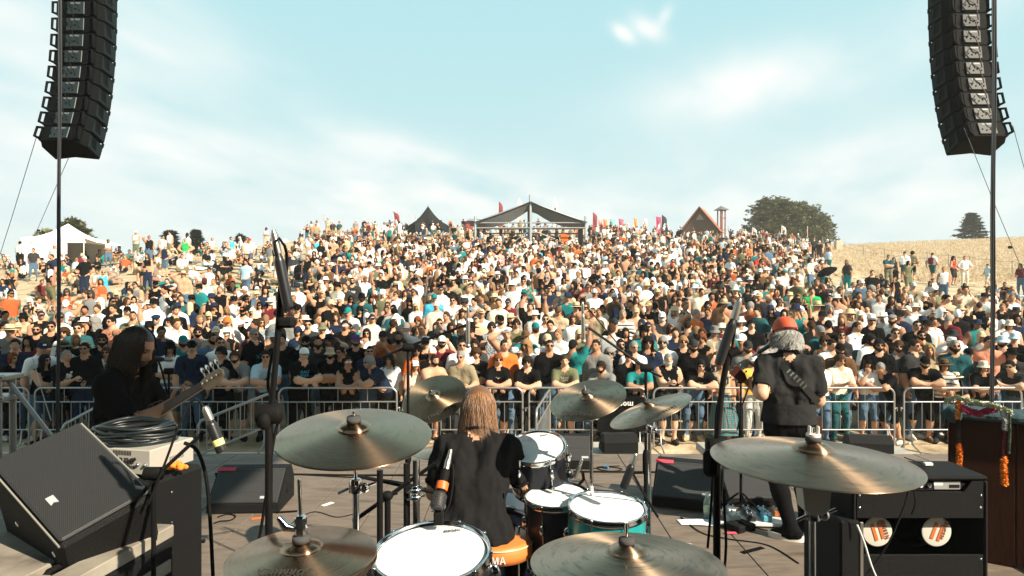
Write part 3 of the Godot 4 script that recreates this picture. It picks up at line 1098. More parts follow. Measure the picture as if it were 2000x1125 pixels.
func person(at: Vector3,ps: String,look: String,label:="",where:="",size:=1.0,group:="festival crowd facing the stage") -> MeshInstance3D:
	var L:={}
	for w in look.split(" ",false):
		var q:=w.split(":")
		L[q[0]] = q.slice(1)
	if L.has("big") and POSES.has(ps):
		ps += "_big"
	var b:=pose(ps)
	var o:=MeshInstance3D.new()
	o.mesh = b.mesh
	o.name = numbered("person")
	add_child(o)
	o.position = at
	o.scale = Vector3.ONE * size
	o.rotation.y = float(L["yaw"][0]) if L.has("yaw") else 0.0
	var sk:=skin(int(L["tone"][0]) if L.has("tone") else 1)
	var s:=[sk,sk,sk,sk,sk,sk,sk,dye("black"),mat("eyes and brows",lin(.02,.013,.01),0.5)]
	var words:=[]
	for g in ["tee","shirt","tank","long","crop","bare","dress","vest"]:
		if L.has(g):
			var c: String = L[g][0] if L[g].size() else ""
			if g != "bare":
				var m:=stuff_mat(c)
				s[1] = m
				if g != "crop": s[2] = m
				if g in ["tee","shirt","long"]: s[3] = m
				if g == "long": s[4] = m
				if g == "dress": s[5] = m
			words.append({"tee": "%s t-shirt","shirt": "%s button shirt","tank": "%s tank top","vest": "%s sleeveless top","long": "%s long-sleeved top","crop": "%s crop top","dress": "%s dress","bare": "no shirt%s"}[g] % (say(c)))
	var low:="denim"
	for g in ["jeans","trousers","shorts","skirt","longskirt"]:
		if L.has(g):
			var c: String = L[g][0] if L[g].size() else "denim"
			low = c
			s[5] = stuff_mat(c)
			if g in ["jeans","trousers"]: s[6] = s[5]
			if L.has("say_low") or g in ["skirt","longskirt"]:
				words.append("%s %s" % [say(c),"skirt" if "skirt" in g else g])
	if not (L.has("jeans") or L.has("trousers") or L.has("shorts") or L.has("skirt") or L.has("longskirt") or L.has("dress")):
		s[5] = stuff_mat(low)
		s[6] = s[5]
	s[7] = dye(L["shoes"][0]) if L.has("shoes") else dye(["black","charcoal","pale","brown","tan"][int(absf(at.x * 37.0)) % 5])
	for k in REGIONS:
		o.set_surface_override_material(k,s[k])
	var H: Transform3D = b.head
	var put:=func(nm: String,key: String,m: Material,xf: Transform3D) -> MeshInstance3D:
		var p:=part(nm,wear[key],m,o)
		p.transform = xf
		return p
	if L.has("buzz") and not L.has("hair"):
		L["hair"] = ["buzz","dark"]
	if L.has("hair"):
		var hd: Array = L["hair"]
		put.call("hair",hd[0],hair_mat(hd[1]),H)
	for g in ["beard","bigbeard"]:
		if L.has(g):
			put.call("beard",g,hair_mat(L[g][0]),H)
	if L.has("shades"):
		var sm:=mat("dark lenses",lin(.006,.006,.007),0.12)
		if L["shades"].size():
			sm = mat("white frames",lin(.7,.7,.7),0.3)
		put.call("sunglasses","shades",sm,H)
	for g in ["cap","bcap","bucket","straw","fedora","widehat","beanie","flatcap","trucker"]:
		if L.has(g):
			var c: String = L[g][0]
			var m:=stuff_mat(c)
			if g in ["cap","bcap","trucker"]:
				var hx:=H * Transform3D(Basis(Vector3.UP,PI if g == "bcap" else 0.0),Vector3(0,-0.006,0))
				var cr = put.call("cap_crown","capcrown",m,hx)
				put.call("cap_bill","capbill",stuff_mat(L[g][1]) if L[g].size() > 1 else m,hx)
				if L.has("caplogo"):
					var lg:=part("cap_badge",print_patch(0.06,0.03),dye(L["caplogo"][0]),o)
					lg.transform = H * Transform3D(Basis(Vector3.RIGHT,-0.35),Vector3(0,0.078,0.112))
				words.append(("%s cap" % say(c)) if g != "bcap" else "%s backwards cap" % say(c))
			else:
				put.call("hat",g,m,H)
				if g in ["straw","fedora"]:
					put.call("hat_band","hatband",dye("black"),H)
				words.append({"bucket": "%s bucket hat","straw": "%s straw hat","fedora": "%s fedora","widehat": "%s wide-brimmed hat","beanie": "%s beanie","flatcap": "%s flat cap"}[g] % (say(c) if not (g == "straw" and c == "straw") else "wide"))
	if L.has("shades"):
		words.append("white sunglasses" if L["shades"].size() else "sunglasses")
	for g in ["skirt","longskirt"]:
		if L.has(g):
			put.call("skirt",g,stuff_mat(L[g][0] if L[g].size() else "denim"),b.hip)
	if L.has("dress"):
		put.call("skirt","dress",stuff_mat(L["dress"][0]),b.hip)
	if L.has("backpack"):
		put.call("backpack","backpack",dye(L["backpack"][0]),b.chest)
		words.append("backpack straps")
	if L.has("sling"):
		put.call("bag_strap","sling",dye(L["sling"][0]),b.chest)
		words.append("%s strap across the chest" % say(L["sling"][0]))
	var zf: float = 0.122 if not ps.ends_with("_big") else 0.138
	if L.has("print"):
		var pc: Array = L["print"]
		var pw:=0.15
		var ph:=0.13
		if pc.size() > 2:
			pw = float(pc[1])
			ph = float(pc[2])
		var seed:=int(absf(at.x * 91.0)) % 9 + 1
		if pc.size() > 3:
			seed = int(pc[3])
		var p:=part("shirt_print",print_patch(pw,ph,seed),dye(pc[0],0.5),o)
		p.transform = b.chest * Transform3D(Basis(Vector3.RIGHT,0.08),Vector3(0,-0.01,zf))
		words.append("%s print" % say(pc[0]))
	if L.has("text"):
		var lines: PackedStringArray = L["text"][0].replace("_"," ").split("|")
		var hgt:=float(L["text"][2]) if L["text"].size() > 2 else 0.04
		for k in lines.size():
			var p:=part("lettering",letters(lines[k],hgt,0.20),dye(L["text"][1],0.5),o)
			p.transform = b.chest * Transform3D(Basis(Vector3.RIGHT,0.08),Vector3(0,0.06 + (lines.size() * 0.5 - 0.5 - k) * hgt * 1.25,zf + 0.002))
	if label == "":
		if not words.is_empty() and words.size() > 3:
			words = words.slice(0,3)
		label = "person with " if L.has("bare") else "person in "
		label += words[0] if words.size() < 2 else ", ".join(words.slice(0,words.size() - 1)) + " and " + words[-1]
		var pk:=ps.trim_suffix("_big")
		if POSE_SAY.has(pk):
			label += ", " + POSE_SAY[pk]
		if where:
			label += ", " + where
	var parts:=label.split(" ",false)
	if parts.size() > 16:
		label = " ".join(parts.slice(0,16))
	if labels_used.has(label):
		o.set_meta("twice",true)
	var base:=label
	if labels_used.has(base) and not o.has_meta("random"):
		label += [", further right",", furthest right",", beyond all others alike"][mini(labels_used[base] - 1,2)]
	labels_used[base] = labels_used.get(base,0) + 1
	tag(o,label,"person",group)
	return o

func pp(px: float,py: float,ps: String,look: String,label:="",where:="",size:=0.0) -> MeshInstance3D:
	var fem:=ps.begins_with("f_")
	if size == 0.0:
		size = (0.955 if fem else 1.01) + 0.02 * sin(px * 1.7)
	var hat:=0.0
	for w in ["bucket:","straw:","fedora:","widehat:","beanie:","cap:","curly:"]:
		if w in look: hat = 0.03
	var head: Transform3D = pose(ps).head
	var tall:=(head.origin.y + 0.125 + hat) * size
	var d:=0.0
	if ps in HANDS_ON or py > 672:
		d = 12.02 if ps in HANDS_ON or ps == "hold" else 12.02 + clampf((700.0 - py) * 0.02,0,0.5)
		var want:=EYE - (py - 562.5) / F * d - ground(px,d)
		size = clampf(want / (head.origin.y + 0.125 + hat),size * 0.9,size * 1.07)
	else:
		d = depth_for(px,py,tall)
	if where == "":
		where = place(px,d)
	spots.append(Vector3((px - 1000.0) / F * d,0,-d))
	var o:=person(on_ground(px,d),ps,look,label,where,size)
	o.rotation.y += atan2(-o.position.x,d - 6.0) * 0.4
	return o

var spots:=[]

func place(px: float,d: float) -> String:
	if d < 12.4:
		return "at the barrier"
	if d < 17.0:
		for q in [[130,"behind the far left barrier"],[330,"behind the bassist"],[480,"beyond the bass headstock"],[580,"beyond the left microphone boom"],[720,"beyond the large left cymbal"],[860,"beyond the tilted left cymbal"],[980,"beyond the seated drummer"],[1090,"beyond the rack tom"],[1200,"beyond the upright cymbal"],[1340,"beyond the second cymbal"],[1470,"beyond the right microphone boom"],[1600,"beyond the guitarist"],[1760,"beyond the large right cymbal"],[1900,"beyond the guitar amplifier"],[9999,"behind the far right barrier"]]:
			if px < q[0]:
				return q[1]
	for q in [[220,"below the white tent"],[480,"on the left slope"],[700,"up the left slope"],[900,"below the black star tent"],[1150,"before the sound marquee"],[1300,"below the row of flags"],[1440,"below the wooden chapel"],[1620,"below the big tree"],[9999,"on the right slope"]]:
		if px < q[0]:
			return q[1]
	return ""

func crowd_front():
	pp(24,688,"f_crossed","tee:black print:charcoal jeans:black hair:bob:red shades yaw:0.7","person in dark printed t-shirt with red-brown bob and sunglasses, arms folded at far left barrier")
	pp(85,691,"f_lean","tank:black print:white:0.2:0.1 shorts:denim hair:long:black shades yaw:0.8","person in black tank top with white claw print and denim shorts at left barrier")
	pp(130,682,"hold","tee:black print:white:0.2:0.26 jeans:black hair:buzz:grey yaw:0.8","person in black t-shirt with a tall white print block, looking aside at left barrier")
	pp(166,668,"relax","tee:black jeans:navy hair:short:black shades tone:2","person in plain black t-shirt and sunglasses behind the tall white print block")
	pp(213,676,"f_stand","tee:white jeans:denim hair:bob:brown shades")
	pp(298,680,"f_stand","tank:black jeans:denim hair:bob:dark shades tone:2")
	pp(333,664,"f_crossed","tee:white print:grey:0.16:0.05 shorts:denim bucket:black hair:long:black shades")
	pp(372,686,"clasp","shirt:maroon jeans:black hair:short:dark shades beard:dark tone:2","person in open maroon button shirt and sunglasses left of the bass headstock")
	pp(432,676,"hold","shirt:black jeans:black hair:wavy:black shades yaw:-0.6","person in black button shirt and sunglasses right beside the bass headstock")
	pp(459,684,"lean","tee:grey shorts:charcoal hair:wavy:brown beard:brown tone:0","person in grey t-shirt and grey shorts leaning on barrier right of bass headstock")
	pp(520,683,"lean","shirt:paleblue jeans:charcoal hair:short:dark shades sling:black","person in pale blue polo with black bag strap at barrier behind left microphone stand")
	pp(592,678,"lean","tee:black text:LEGALISE|BLUEGRASS:sky:0.055 jeans:black trucker:white:teal buzz yaw:0.5 tone:0","person in black LEGALISE BLUEGRASS t-shirt and white cap leaning on barrier")
	pp(645,679,"crossed","tee:black print:maroon:0.18:0.06 jeans:black bucket:tan beard:dark shades")
	pp(680,694,"f_lean","tank:black print:grey:0.08:0.1 shorts:black hair:bun:black shades:white tone:2","person in black tank top and white sunglasses, wrists hanging over barrier")
	pp(731,693,"lean_low","tee:navy print:white:0.16:0.04 jeans:black hair:wavy:grey beard:grey shades yaw:-1.0","grey-haired person in navy t-shirt slumped on barrier, looking to the left")
	pp(763,690,"f_stand","tee:white print:charcoal:0.12:0.14 jeans:black hair:longcurl:black shades","person with long black curls, white printed top and sunglasses near tilted left cymbal")
	pp(811,702,"f_lean","tank:cream print:orange:0.12:0.1 shorts:denim hair:long:red cap:white shades","person in white cap and cream tank top just behind the tilted left cymbal")
	pp(847,697,"lean","bare shorts:black hair:short:dark beard:dark tone:1 yaw:0.5","bare-chested dark-haired person leaning on barrier left of the drummer")
	pp(900,684,"hold","tee:khaki jeans:charcoal hair:short:grey shades yaw:-0.3")
	pp(929,684,"clasp","tee:black print:white:0.22:0.24 jeans:black hair:curly:brown yaw:0.2","person in black t-shirt with big white sketch print clapping behind the drummer")
	pp(973,690,"f_lean","tee:black text:laCaste:white:0.05 print:red:0.2:0.04 shorts:black hair:wavy:red shades","red-haired person in black t-shirt with white script lettering above the drummer")
	pp(1030,692,"lean","tee:black print:charcoal:0.14:0.08 jeans:black hair:curly:dark shades tone:0","person with dark curls in black t-shirt, hands clasped over barrier right of drummer")
	pp(1062,681,"relax","tee:grey jeans:black trucker:white:red bigbeard:brown shades","bearded person in grey t-shirt and white cap with red bill right of drummer")
	pp(1103,692,"lean","tee:olive text:HARD_ROCK|CAFE:pale:0.04 shorts:camo hair:short:brown tone:0","person in grey-green HARD ROCK t-shirt leaning on barrier above the upright cymbal")
	pp(1138,676,"crossed","tee:black print:red:0.2:0.08 jeans:black hair:short:dark shades tone:2","person in black t-shirt with red lettering behind the upright cymbal")
	pp(1177,704,"lean_low","tee:grey jeans:black hair:wavy:dark beard:dark yaw:-0.3")
	pp(1190,678,"stand","tee:black jeans:black hair:curly:grey bigbeard:grey shades tone:2")
	pp(1228,697,"relax","tee:black jeans:black cap:black tone:1")
	pp(1248,710,"lean","tee:teal print:yellow:0.1:0.03 jeans:denim trucker:white:teal shades backpack:black tone:2","person in teal t-shirt and white cap with teal bill, arm hanging over barrier")
	pp(1305,696,"hold","vest:black print:pale:0.08:0.16 shorts:charcoal hair:short:grey bigbeard:white tone:0 yaw:0.2","white-bearded person in black open shirt holding a telephone at barrier")
	pp(1367,700,"lean_low","tee:black text:GH:white:0.05 shorts:black hair:bob:black shades yaw:0.1 tone:0","person with dark fringe and black t-shirt bent over a telephone on barrier")
	pp(1412,700,"f_stand","tank:tan longskirt:plaid hair:bun:brown backpack:charcoal tone:2","person in tan top and plaid long skirt with dark backpack behind right microphone stand")
	pp(1470,706,"relax","tee:yellow trousers:pale cap:white shades beard:dark yaw:0.3","person in yellow-orange t-shirt, white trousers and white cap left of the guitarist")
	pp(1601,698,"f_crossed","tee:white jeans:denim hair:long:brown shades","person in white top and blue jeans, arms folded, right beside the guitarist")
	pp(1641,701,"hold","tee:cream jeans:petrol hair:wavy:brown shades yaw:0.4","person in cream t-shirt and dark teal jeans holding a can at right barrier")
	pp(1696,695,"f_chin","tee:white shorts:denim hair:long:brown cap:black shades","person in white t-shirt, denim shorts and black cap, hand to mouth, at right barrier")
	pp(1728,712,"lean_low","shirt:black shorts:black hair:short:grey yaw:-0.9")
	pp(1804,690,"lean_low","tee:black text:adidas:white:0.05 shorts:black cap:black beard:dark","person in black adidas t-shirt and black cap, forearms crossed on right barrier")
	pp(1843,699,"f_lean","tee:stripes jeans:black straw:brown hair:bob:brown shades","person in black and white striped top and brown straw hat at right barrier")
	pp(1866,736,"f_lean","tee:charcoal shorts:olive straw:cream hair:longcurl:brown","child in cream straw hat peeking over right barrier beside the flower garland","",0.82)
	pp(1890,680,"relax","tee:black jeans:black cap:black yaw:0.4")
	pp(1920,711,"f_lean","tee:black jeans:black bucket:cream hair:bob:brown","person in cream bucket hat and black top bent over far right barrier")
	pp(1978,702,"lean_low","shirt:charcoal jeans:denim hair:short:black shades yaw:-0.6 tone:0","black-haired person in dark shirt bent over far right barrier, arm hanging down")
	pp(80,664,"stand","tee:white cap:navy caplogo:white yaw:0.6")
	pp(50,608,"f_stand","tank:tan bucket:black hair:bob:dark tone:2")
	pp(20,631,"relax","shirt:grey straw:straw shades")
	pp(72,632,"stand","shirt:black buzz shades beard:dark tone:2")
	pp(101,626,"crossed","tee:black hair:short:black shades tone:2")
	pp(130,636,"f_stand","tee:white hair:curly:brown shades")
	pp(152,629,"stand","tee:petrol print:salmon:0.2:0.14 hair:short:dark shades","person in dark teal t-shirt with salmon print and sunglasses, third row left")
	pp(187,618,"relax","tee:black hair:longcurl:grey yaw:-0.9","person with wild grey curls and black top turned away, behind the bassist")
	pp(219,617,"stand","tee:salmon hair:short:black shades yaw:-0.7 sling:tan")
	pp(248,595,"hips","shirt:paleblue bcap:black shades yaw:0.5","person in pale blue shirt and backwards black cap with mirrored sunglasses")
	pp(305,611,"one_up","shirt:paleblue jeans:denim flatcap:navy backpack:navy shades beard:grey","person in pale denim shirt and navy flat cap raising a camera")
	pp(342,597,"stand","tee:black hair:short:dark yaw:0.6")
	pp(332,620,"f_stand","tee:white hair:wavy:black shades")
	pp(387,637,"stand","shirt:floral hair:wavy:black beard:black shades")
	pp(357,651,"relax","tee:teal cap:teal beard:dark yaw:0.4")
	pp(375,665,"stand","tee:navy cap:black shades backpack:black")
	pp(414,649,"stand","tee:denim buzz beard:dark yaw:0.5 backpack:navy tone:2")
	pp(432,618,"stand","tee:black hair:buzz:grey bigbeard:grey shades")
	pp(429,656,"relax","tee:white hair:buzz:dark shades yaw:0.5")
	pp(444,615,"stand","tee:white cap:orange shades:white")
	pp(475,596,"relax","tee:white cap:black caplogo:orange shades beard:dark")
	pp(393,593,"sit_knees","shirt:teal hair:short:grey shades yaw:-0.6")
	pp(60,655,"f_stand","tee:maroon hair:long:black tone:2")
	pp(30,660,"stand","tee:navy hair:short:dark")
	pp(270,640,"stand","tee:tan hair:short:brown yaw:0.3")
	pp(200,651,"stand","tee:black bigbeard:dark hair:wavy:dark shades")
	pp(172,664,"f_stand","tee:cream straw:straw hair:bob:brown")
	pp(260,606,"stand","tee:olive buzz tone:2")
	pp(492,640,"f_stand","tank:maroon hair:long:dark shades tone:2")
	pp(508,620,"f_crossed","tee:floral hair:long:brown shades yaw:0.5","person in blue and white floral blouse with long hair by left microphone stand")
	pp(551,650,"relax","tee:black hair:short:black tone:1")
	pp(548,608,"stand","tee:grey hair:short:black shades")
	pp(722,674,"stand","tee:navy print:teal:0.18:0.06 buzz tone:1 shades")
	pp(621,655,"stand","tee:charcoal buzz bigbeard:dark tone:2")
	pp(669,676,"f_stand","tee:black hair:bun:dark shades tone:2 yaw:-0.4")
	pp(844,683,"stand","tee:black trucker:white:orange")
	pp(695,649,"stand","tank:black cap:purple beard:brown shades")
	pp(674,624,"stand","tee:black print:white:0.12:0.04 hair:short:dark shades:white tone:2","person in black t-shirt with small white lettering and white sunglasses beyond left cymbal")
	pp(716,641,"f_chin","tank:white hair:long:dark shades")
	pp(748,642,"phone","tee:rust cap:charcoal tone:2")
	pp(598,652,"relax","tee:black hair:short:black bigbeard:black shades bcap:black")
	pp(601,623,"stand","tee:charcoal hair:buzz:black shades")
	pp(630,627,"crossed","tee:black bucket:camo shades")
	pp(586,634,"f_stand","tee:navy cap:navy hair:bob:black")
	pp(680,597,"hold","tee:white shorts:tan cap:teal yaw:-0.4","person in white t-shirt and teal cap turned left, arms before chest")
	pp(707,570,"stand","shirt:petrol jeans:petrol bucket:black beard:dark shades","person in dark teal button shirt and black hat standing above the crowd")
	pp(848,571,"stand","tee:sky jeans:navy cap:teal","person in bright blue t-shirt with white cloth over a teal cap")
	pp(884,577,"clasp","tee:white print:pale:0.12:0.12 hair:short:dark shades")
	pp(858,620,"stand","tee:black buzz shades tone:2")
	pp(793,626,"crossed","tee:black cap:grey bigbeard:white shades")
	pp(820,633,"f_stand","tank:cream hair:wavy:blond shades")
	pp(819,617,"f_stand","tank:black hair:wavy:red shades tone:2")
	pp(863,655,"stand","shirt:maroon trucker:white:black shades beard:dark")
	pp(902,661,"stand","tee:white hair:buzz:dark shades")
	pp(984,668,"stand","tee:orange buzz yaw:0.3")
	pp(814,673,"stand","tee:orange hair:longcurl:dark shades tone:2")
	pp(778,646,"stand","tee:tan hair:buzz:dark bigbeard:dark tone:3")
	pp(932,661,"f_stand","shirt:specks hair:bob:dark tone:2")
	pp(990,642,"shade","bare hair:short:grey tone:1")
	pp(830,655,"stand","tee:black print:white:0.16:0.025 cap:black shades")
	pp(760,588,"f_stand","tank:pink hair:bun:brown shades")
	pp(790,566,"f_up","crop:white hair:long:brown shorts:black")
	pp(940,600,"shade","tee:white cap:tan tone:2")
	pp(960,628,"stand","tee:floral hair:wavy:dark shades")
	pp(920,626,"stand","tee:black widehat:black hair:bob:dark tone:2")
	pp(978,612,"stand","shirt:white cap:black shades beard:dark")
	pp(580,592,"stand","tee:charcoal cap:black shades")
	pp(640,577,"stand","bare cap:grey tone:2 yaw:0.4")
	pp(660,610,"f_stand","tee:navy hair:long:brown")
	pp(1009,677,"f_stand","shirt:white fedora:white hair:bob:brown shades")
	pp(1295,656,"relax","tee:white hair:wavy:grey beard:grey shades tone:0 big","person in white t-shirt with grey hair, beard and glasses, second row right of middle")
	pp(1237,665,"stand","tee:white hair:short:grey shades yaw:0.3")
	pp(1275,680,"stand","shirt:charcoal hair:short:dark shades tone:2")
	pp(1354,667,"stand","tee:black cap:charcoal shades beard:dark tone:2")
	pp(1165,671,"relax","tee:grey buzz yaw:-0.3 tone:2")
	pp(1118,662,"one_up","tee:teal hair:short:black tone:3 yaw:2.6","dark-skinned person in teal t-shirt seen from behind, one hand raised")
	pp(1073,664,"stand","tee:black buzz shades tone:2")
	pp(1026,641,"stand","shirt:teal cap:brown beard:dark")
	pp(1293,606,"crossed","vest:charcoal cap:white bigbeard:white big")
	pp(1242,597,"hips","bare cap:tan tone:0")
	pp(1125,588,"stand","shirt:specks straw:straw shades")
	pp(1326,582,"stand","tee:white hair:short:dark")
	pp(1382,587,"stand","shirt:redplaid hair:wavy:dark beard:dark shades")
	pp(1358,603,"stand","tee:orange hair:short:grey yaw:0.9")
	pp(1257,633,"stand","tee:teal fedora:black hair:bob:dark tone:2")
	pp(1334,655,"stand","tee:black hair:wavy:blond shades")
	pp(1450,615,"f_stand","tee:white bucket:white hair:bob:brown")
	pp(1467,623,"stand","tee:black hair:wavy:black tone:0")
	pp(1465,588,"relax","tee:rust hair:short:grey yaw:2.5 tone:2")
	pp(1414,582,"crossed","bare straw:straw beard:dark tone:2")
	pp(1460,670,"stand","tee:grey cap:charcoal shades beard:brown")
	pp(1450,648,"stand","tee:maroon cap:white yaw:-0.7")
	pp(1343,625,"stand","tee:charcoal buzz yaw:2.8")
	pp(1396,633,"hold","tee:cream bucket:grey shades tone:1")
	pp(1216,604,"stand","shirt:stripes hair:short:grey")
	pp(1200,618,"stand","tee:black cap:charcoal shades")
	pp(1158,600,"shade","tee:khaki hair:short:brown shades")
	pp(1090,596,"one_up","tee:tan cap:brown shades tone:2")
	pp(1065,612,"stand","shirt:white buzz shades")
	pp(1100,606,"f_stand","tank:white hair:bob:black shades tone:2")
	pp(1035,590,"arms_up","tee:black hair:short:brown")
	pp(1045,626,"stand","tee:cream cap:teal beard:brown yaw:0.4")
	pp(1008,622,"stand","tee:olive hair:wavy:dark shades")
	pp(1265,656,"stand","tee:navy hair:longcurl:black shades tone:2")
	pp(1375,640,"f_stand","tee:khaki hair:long:brown")
	pp(1430,660,"f_stand","tank:rust hair:long:red")
	pp(1755,664,"relax","tee:grey hair:wavy:brown beard:brown shades big","broad person in grey t-shirt, beard and sunglasses, second row right")
	pp(1716,661,"stand","tee:black print:tan:0.07:0.07 hair:wavy:black shades beard:dark")
	pp(1640,668,"stand","tee:brown cap:black beard:dark shades tone:2")
	pp(1696,649,"stand","tee:white hair:curly:black beard:black yaw:0.8 backpack:petrol")
	pp(1958,652,"relax","tee:black jeans:black bucket:paleblue beard:dark yaw:-0.3")
	pp(1984,647,"f_stand","tank:black bucket:paleblue shades:white")
	pp(1976,677,"stand","tee:charcoal widehat:black shades")
	pp(1864,662,"stand","tee:petrol hair:short:grey bigbeard:dark shades")
	pp(1860,641,"stand","tee:white widehat:charcoal beard:dark shades")
	pp(1799,643,"stand","tee:olive print:tan:0.3:0.05 hair:short:dark beard:dark shades")
	pp(1783,662,"stand","tee:charcoal hair:short:dark yaw:0.8 shades")
	pp(1875,592,"hips","tee:black print:orange:0.16:0.08 jeans:black bucket:tan bigbeard:white big","white-bearded person in black t-shirt with orange print and tan hat, right")
	pp(1852,613,"stand","tee:maroon hair:buzz:grey yaw:2.4")
	pp(1836,598,"shade","tee:denim jeans:denim cap:black yaw:2.4")
	pp(1805,569,"stand","tee:black jeans:navy cap:white yaw:2.2","person in black t-shirt and jeans with white cap, seen from behind, right slope")
	pp(1784,550,"stand","tee:khaki shorts:orange cap:paleblue sling:black","person in khaki t-shirt and bright orange shorts, black strap across chest")
	pp(1594,586,"stand","bare straw:straw yaw:0.6")
	pp(1565,603,"crossed","bare hair:short:grey tone:1 jeans:black")
	pp(1598,632,"clasp","tee:petrol cap:grey yaw:0.8 tone:2")
	pp(1644,644,"f_chin","tee:charcoal hair:short:brown shades")
	pp(1672,627,"stand","tee:white hair:short:brown yaw:0.7")
	pp(1701,612,"stand","shirt:black fedora:white shades")
	pp(1743,611,"stand","tank:white flatcap:grey bigbeard:dark tone:2 yaw:-0.5")
	pp(1515,572,"f_crossed","tank:black hair:wavy:red shades","red-haired person in black tank top, arms folded, behind the guitarist's cap")
	pp(1556,579,"f_stand","tee:white backpack:red hair:bun:dark")
	pp(1585,561,"stand","tee:green print:white:0.2:0.08 hair:short:brown")
	pp(1620,594,"stand","tee:white hair:long:grey")
	pp(1920,618,"f_up","tank:khaki shorts:paleblue hair:longcurl:black yaw:0.8")
	pp(1947,594,"sit_knees","tee:salmon hair:buzz:brown")
	pp(1984,597,"stand","tee:specks bucket:charcoal tone:2")
	pp(1790,624,"stand","tee:black print:teal:0.16:0.05 hair:buzz:black shades")
	pp(1615,652,"f_stand","tank:brown hair:curly:brown shades")
	pp(1748,639,"stand","tee:black hair:short:brown shades")
	pp(1930,655,"stand","tee:salmon hair:short:dark")
	pp(1820,672,"f_stand","tee:tan hair:long:blond")
	pp(1975,622,"f_stand","tank:white bucket:cream hair:bob:brown")

func crowd_slope():
	pp(304,546,"stand","vest:black print:white:0.2:0.12 shorts:tan cap:black beard:dark","person in black sleeveless top with boxed white emblem, standing high on left")
	pp(256,562,"f_stand","tee:tan skirt:black hair:wavy:dark","person in tan top and black skirt, standing hand in hand on left")
	pp(202,526,"f_up","tank:sky skirt:sky hair:bun:grey shades","person in bright blue top and skirt standing on left slope")
	pp(358,528,"shade","bare jeans:denim straw:straw","bare-chested person in pale jeans and straw hat, hand to the hat, left slope")
	pp(399,540,"relax","tee:pale shorts:tan cap:maroon beard:dark yaw:0.6","person in pale grey t-shirt and tan shorts with maroon cap, left slope")
	pp(262,462,"stand","shirt:paleblue trousers:navy cap:navy yaw:0.9","person in pale blue shirt and navy trousers on the left skyline")
	pp(225,467,"f_stand","crop:black shorts:pale hair:wavy:black yaw:0.8")
	pp(362,464,"hips","tank:green shorts:pale hair:short:grey","person in bright green sleeveless top on the left skyline")
	pp(155,474,"stand","tee:white jeans:paleblue hair:short:brown","person in white t-shirt and pale jeans before the white tent")
	pp(452,462,"f_stand","tank:sky shorts:white hair:bun:dark yaw:0.8","person in blue tank top and white shorts on the left skyline")
	pp(488,464,"stand","tee:white cap:red yaw:-0.4")
	pp(484,463,"stand","tee:black hair:short:dark yaw:-0.5")
	pp(619,465,"f_stand","crop:sky skirt:teal bucket:black","person in blue bikini top, teal skirt and black bucket hat on left slope")
	pp(643,481,"f_stand","dress:animal hair:bun:dark yaw:2.6","person in long orange and black animal print dress, seen from behind")
	pp(651,466,"stand","bare shorts:black hair:short:brown")
	pp(670,470,"relax","tee:charcoal trousers:paleblue hair:short:dark yaw:2.4")
	pp(694,470,"stand","tee:salmon shorts:khaki hair:short:brown yaw:1.0")
	pp(709,474,"f_stand","tank:white shorts:black hair:bob:dark")
	pp(737,460,"stand","tee:orange shorts:tan cap:rust")
	pp(752,468,"f_stand","tank:khaki shorts:tan hair:bun:dark")
	pp(747,496,"stand","tee:green shorts:tan cap:brown yaw:0.8","person in bright green t-shirt below the black star tent")
	pp(722,508,"stand","tee:white jeans:navy cap:black")
	pp(789,490,"stand","tee:orange print:white:0.14:0.2 jeans:charcoal cap:brown","person in orange t-shirt with tall white print below the star tent")
	pp(810,491,"stand","tee:charcoal print:rust:0.12:0.1 hair:short:dark shades")
	pp(822,462,"crossed","tee:black shorts:khaki hair:buzz:dark shades","person in black t-shirt, arms folded, directly below the black star tent")
	pp(872,455,"hips","tee:navy print:olive:0.12:0.08 jeans:denim hair:short:brown")
	pp(842,488,"stand","tee:white print:rust:0.14:0.05 hair:short:dark shades")
	pp(869,492,"stand","tee:white jeans:black backpack:tan hair:short:dark")
	pp(847,507,"crossed","tee:orange hair:buzz:brown shades")
	pp(896,502,"f_stand","tank:white hair:bob:dark shades")
	pp(913,490,"stand","tank:charcoal trousers:camo hair:short:dark tone:2","person in charcoal tank top and camouflage trousers left of the marquee")
	pp(925,483,"shade","tank:white jeans:black cap:tan")
	pp(955,490,"f_chin","dress:white hair:longcurl:brown")
	pp(977,487,"stand","shirt:pink hair:wavy:brown yaw:0.9")
	pp(1002,494,"f_stand","crop:black shorts:pale hair:bun:brown shades")
	pp(1028,494,"stand","tank:white print:rust:0.12:0.1 hair:short:black beard:dark shades")
	pp(1052,484,"hips","tee:sky jeans:denim hair:buzz:brown shades","person in bright blue polo shirt, hands on hips, before the marquee")
	pp(1066,491,"stand","bare hair:short:brown shades")
	pp(1098,491,"f_stand","crop:black shorts:teal hair:long:brown shades","person in black bikini top and teal shorts right of the mixing desk")
	pp(1116,474,"hold","tee:orange shorts:navy hair:short:grey yaw:-0.9","person in orange t-shirt turned left beside the orange chair")
	pp(1067,537,"arms_up","tee:black print:yellow:0.1:0.12 hair:wavy:grey bigbeard:grey shades","grey-bearded person in black t-shirt, both arms overhead, middle of crowd")
	pp(975,514,"stand","tee:black jeans:charcoal buzz shades","person in plain black t-shirt, shaved head and sunglasses, before the marquee")
	pp(1128,545,"clasp","tee:maroon print:pink:0.1:0.1 hair:short:grey shades tone:2")
	pp(1168,518,"hips","tee:black print:pale:0.2:0.2 jeans:black cap:charcoal shades","person in black t-shirt with large pale round print, middle right")
	pp(1122,513,"stand","tee:white hair:wavy:dark yaw:0.5")
	pp(1076,516,"stand","bare cap:white beard:grey yaw:0.6")
	pp(1022,543,"stand","tee:white hair:short:dark shades")
	pp(987,538,"f_crossed","tank:tan hair:longcurl:brown shades tone:2")
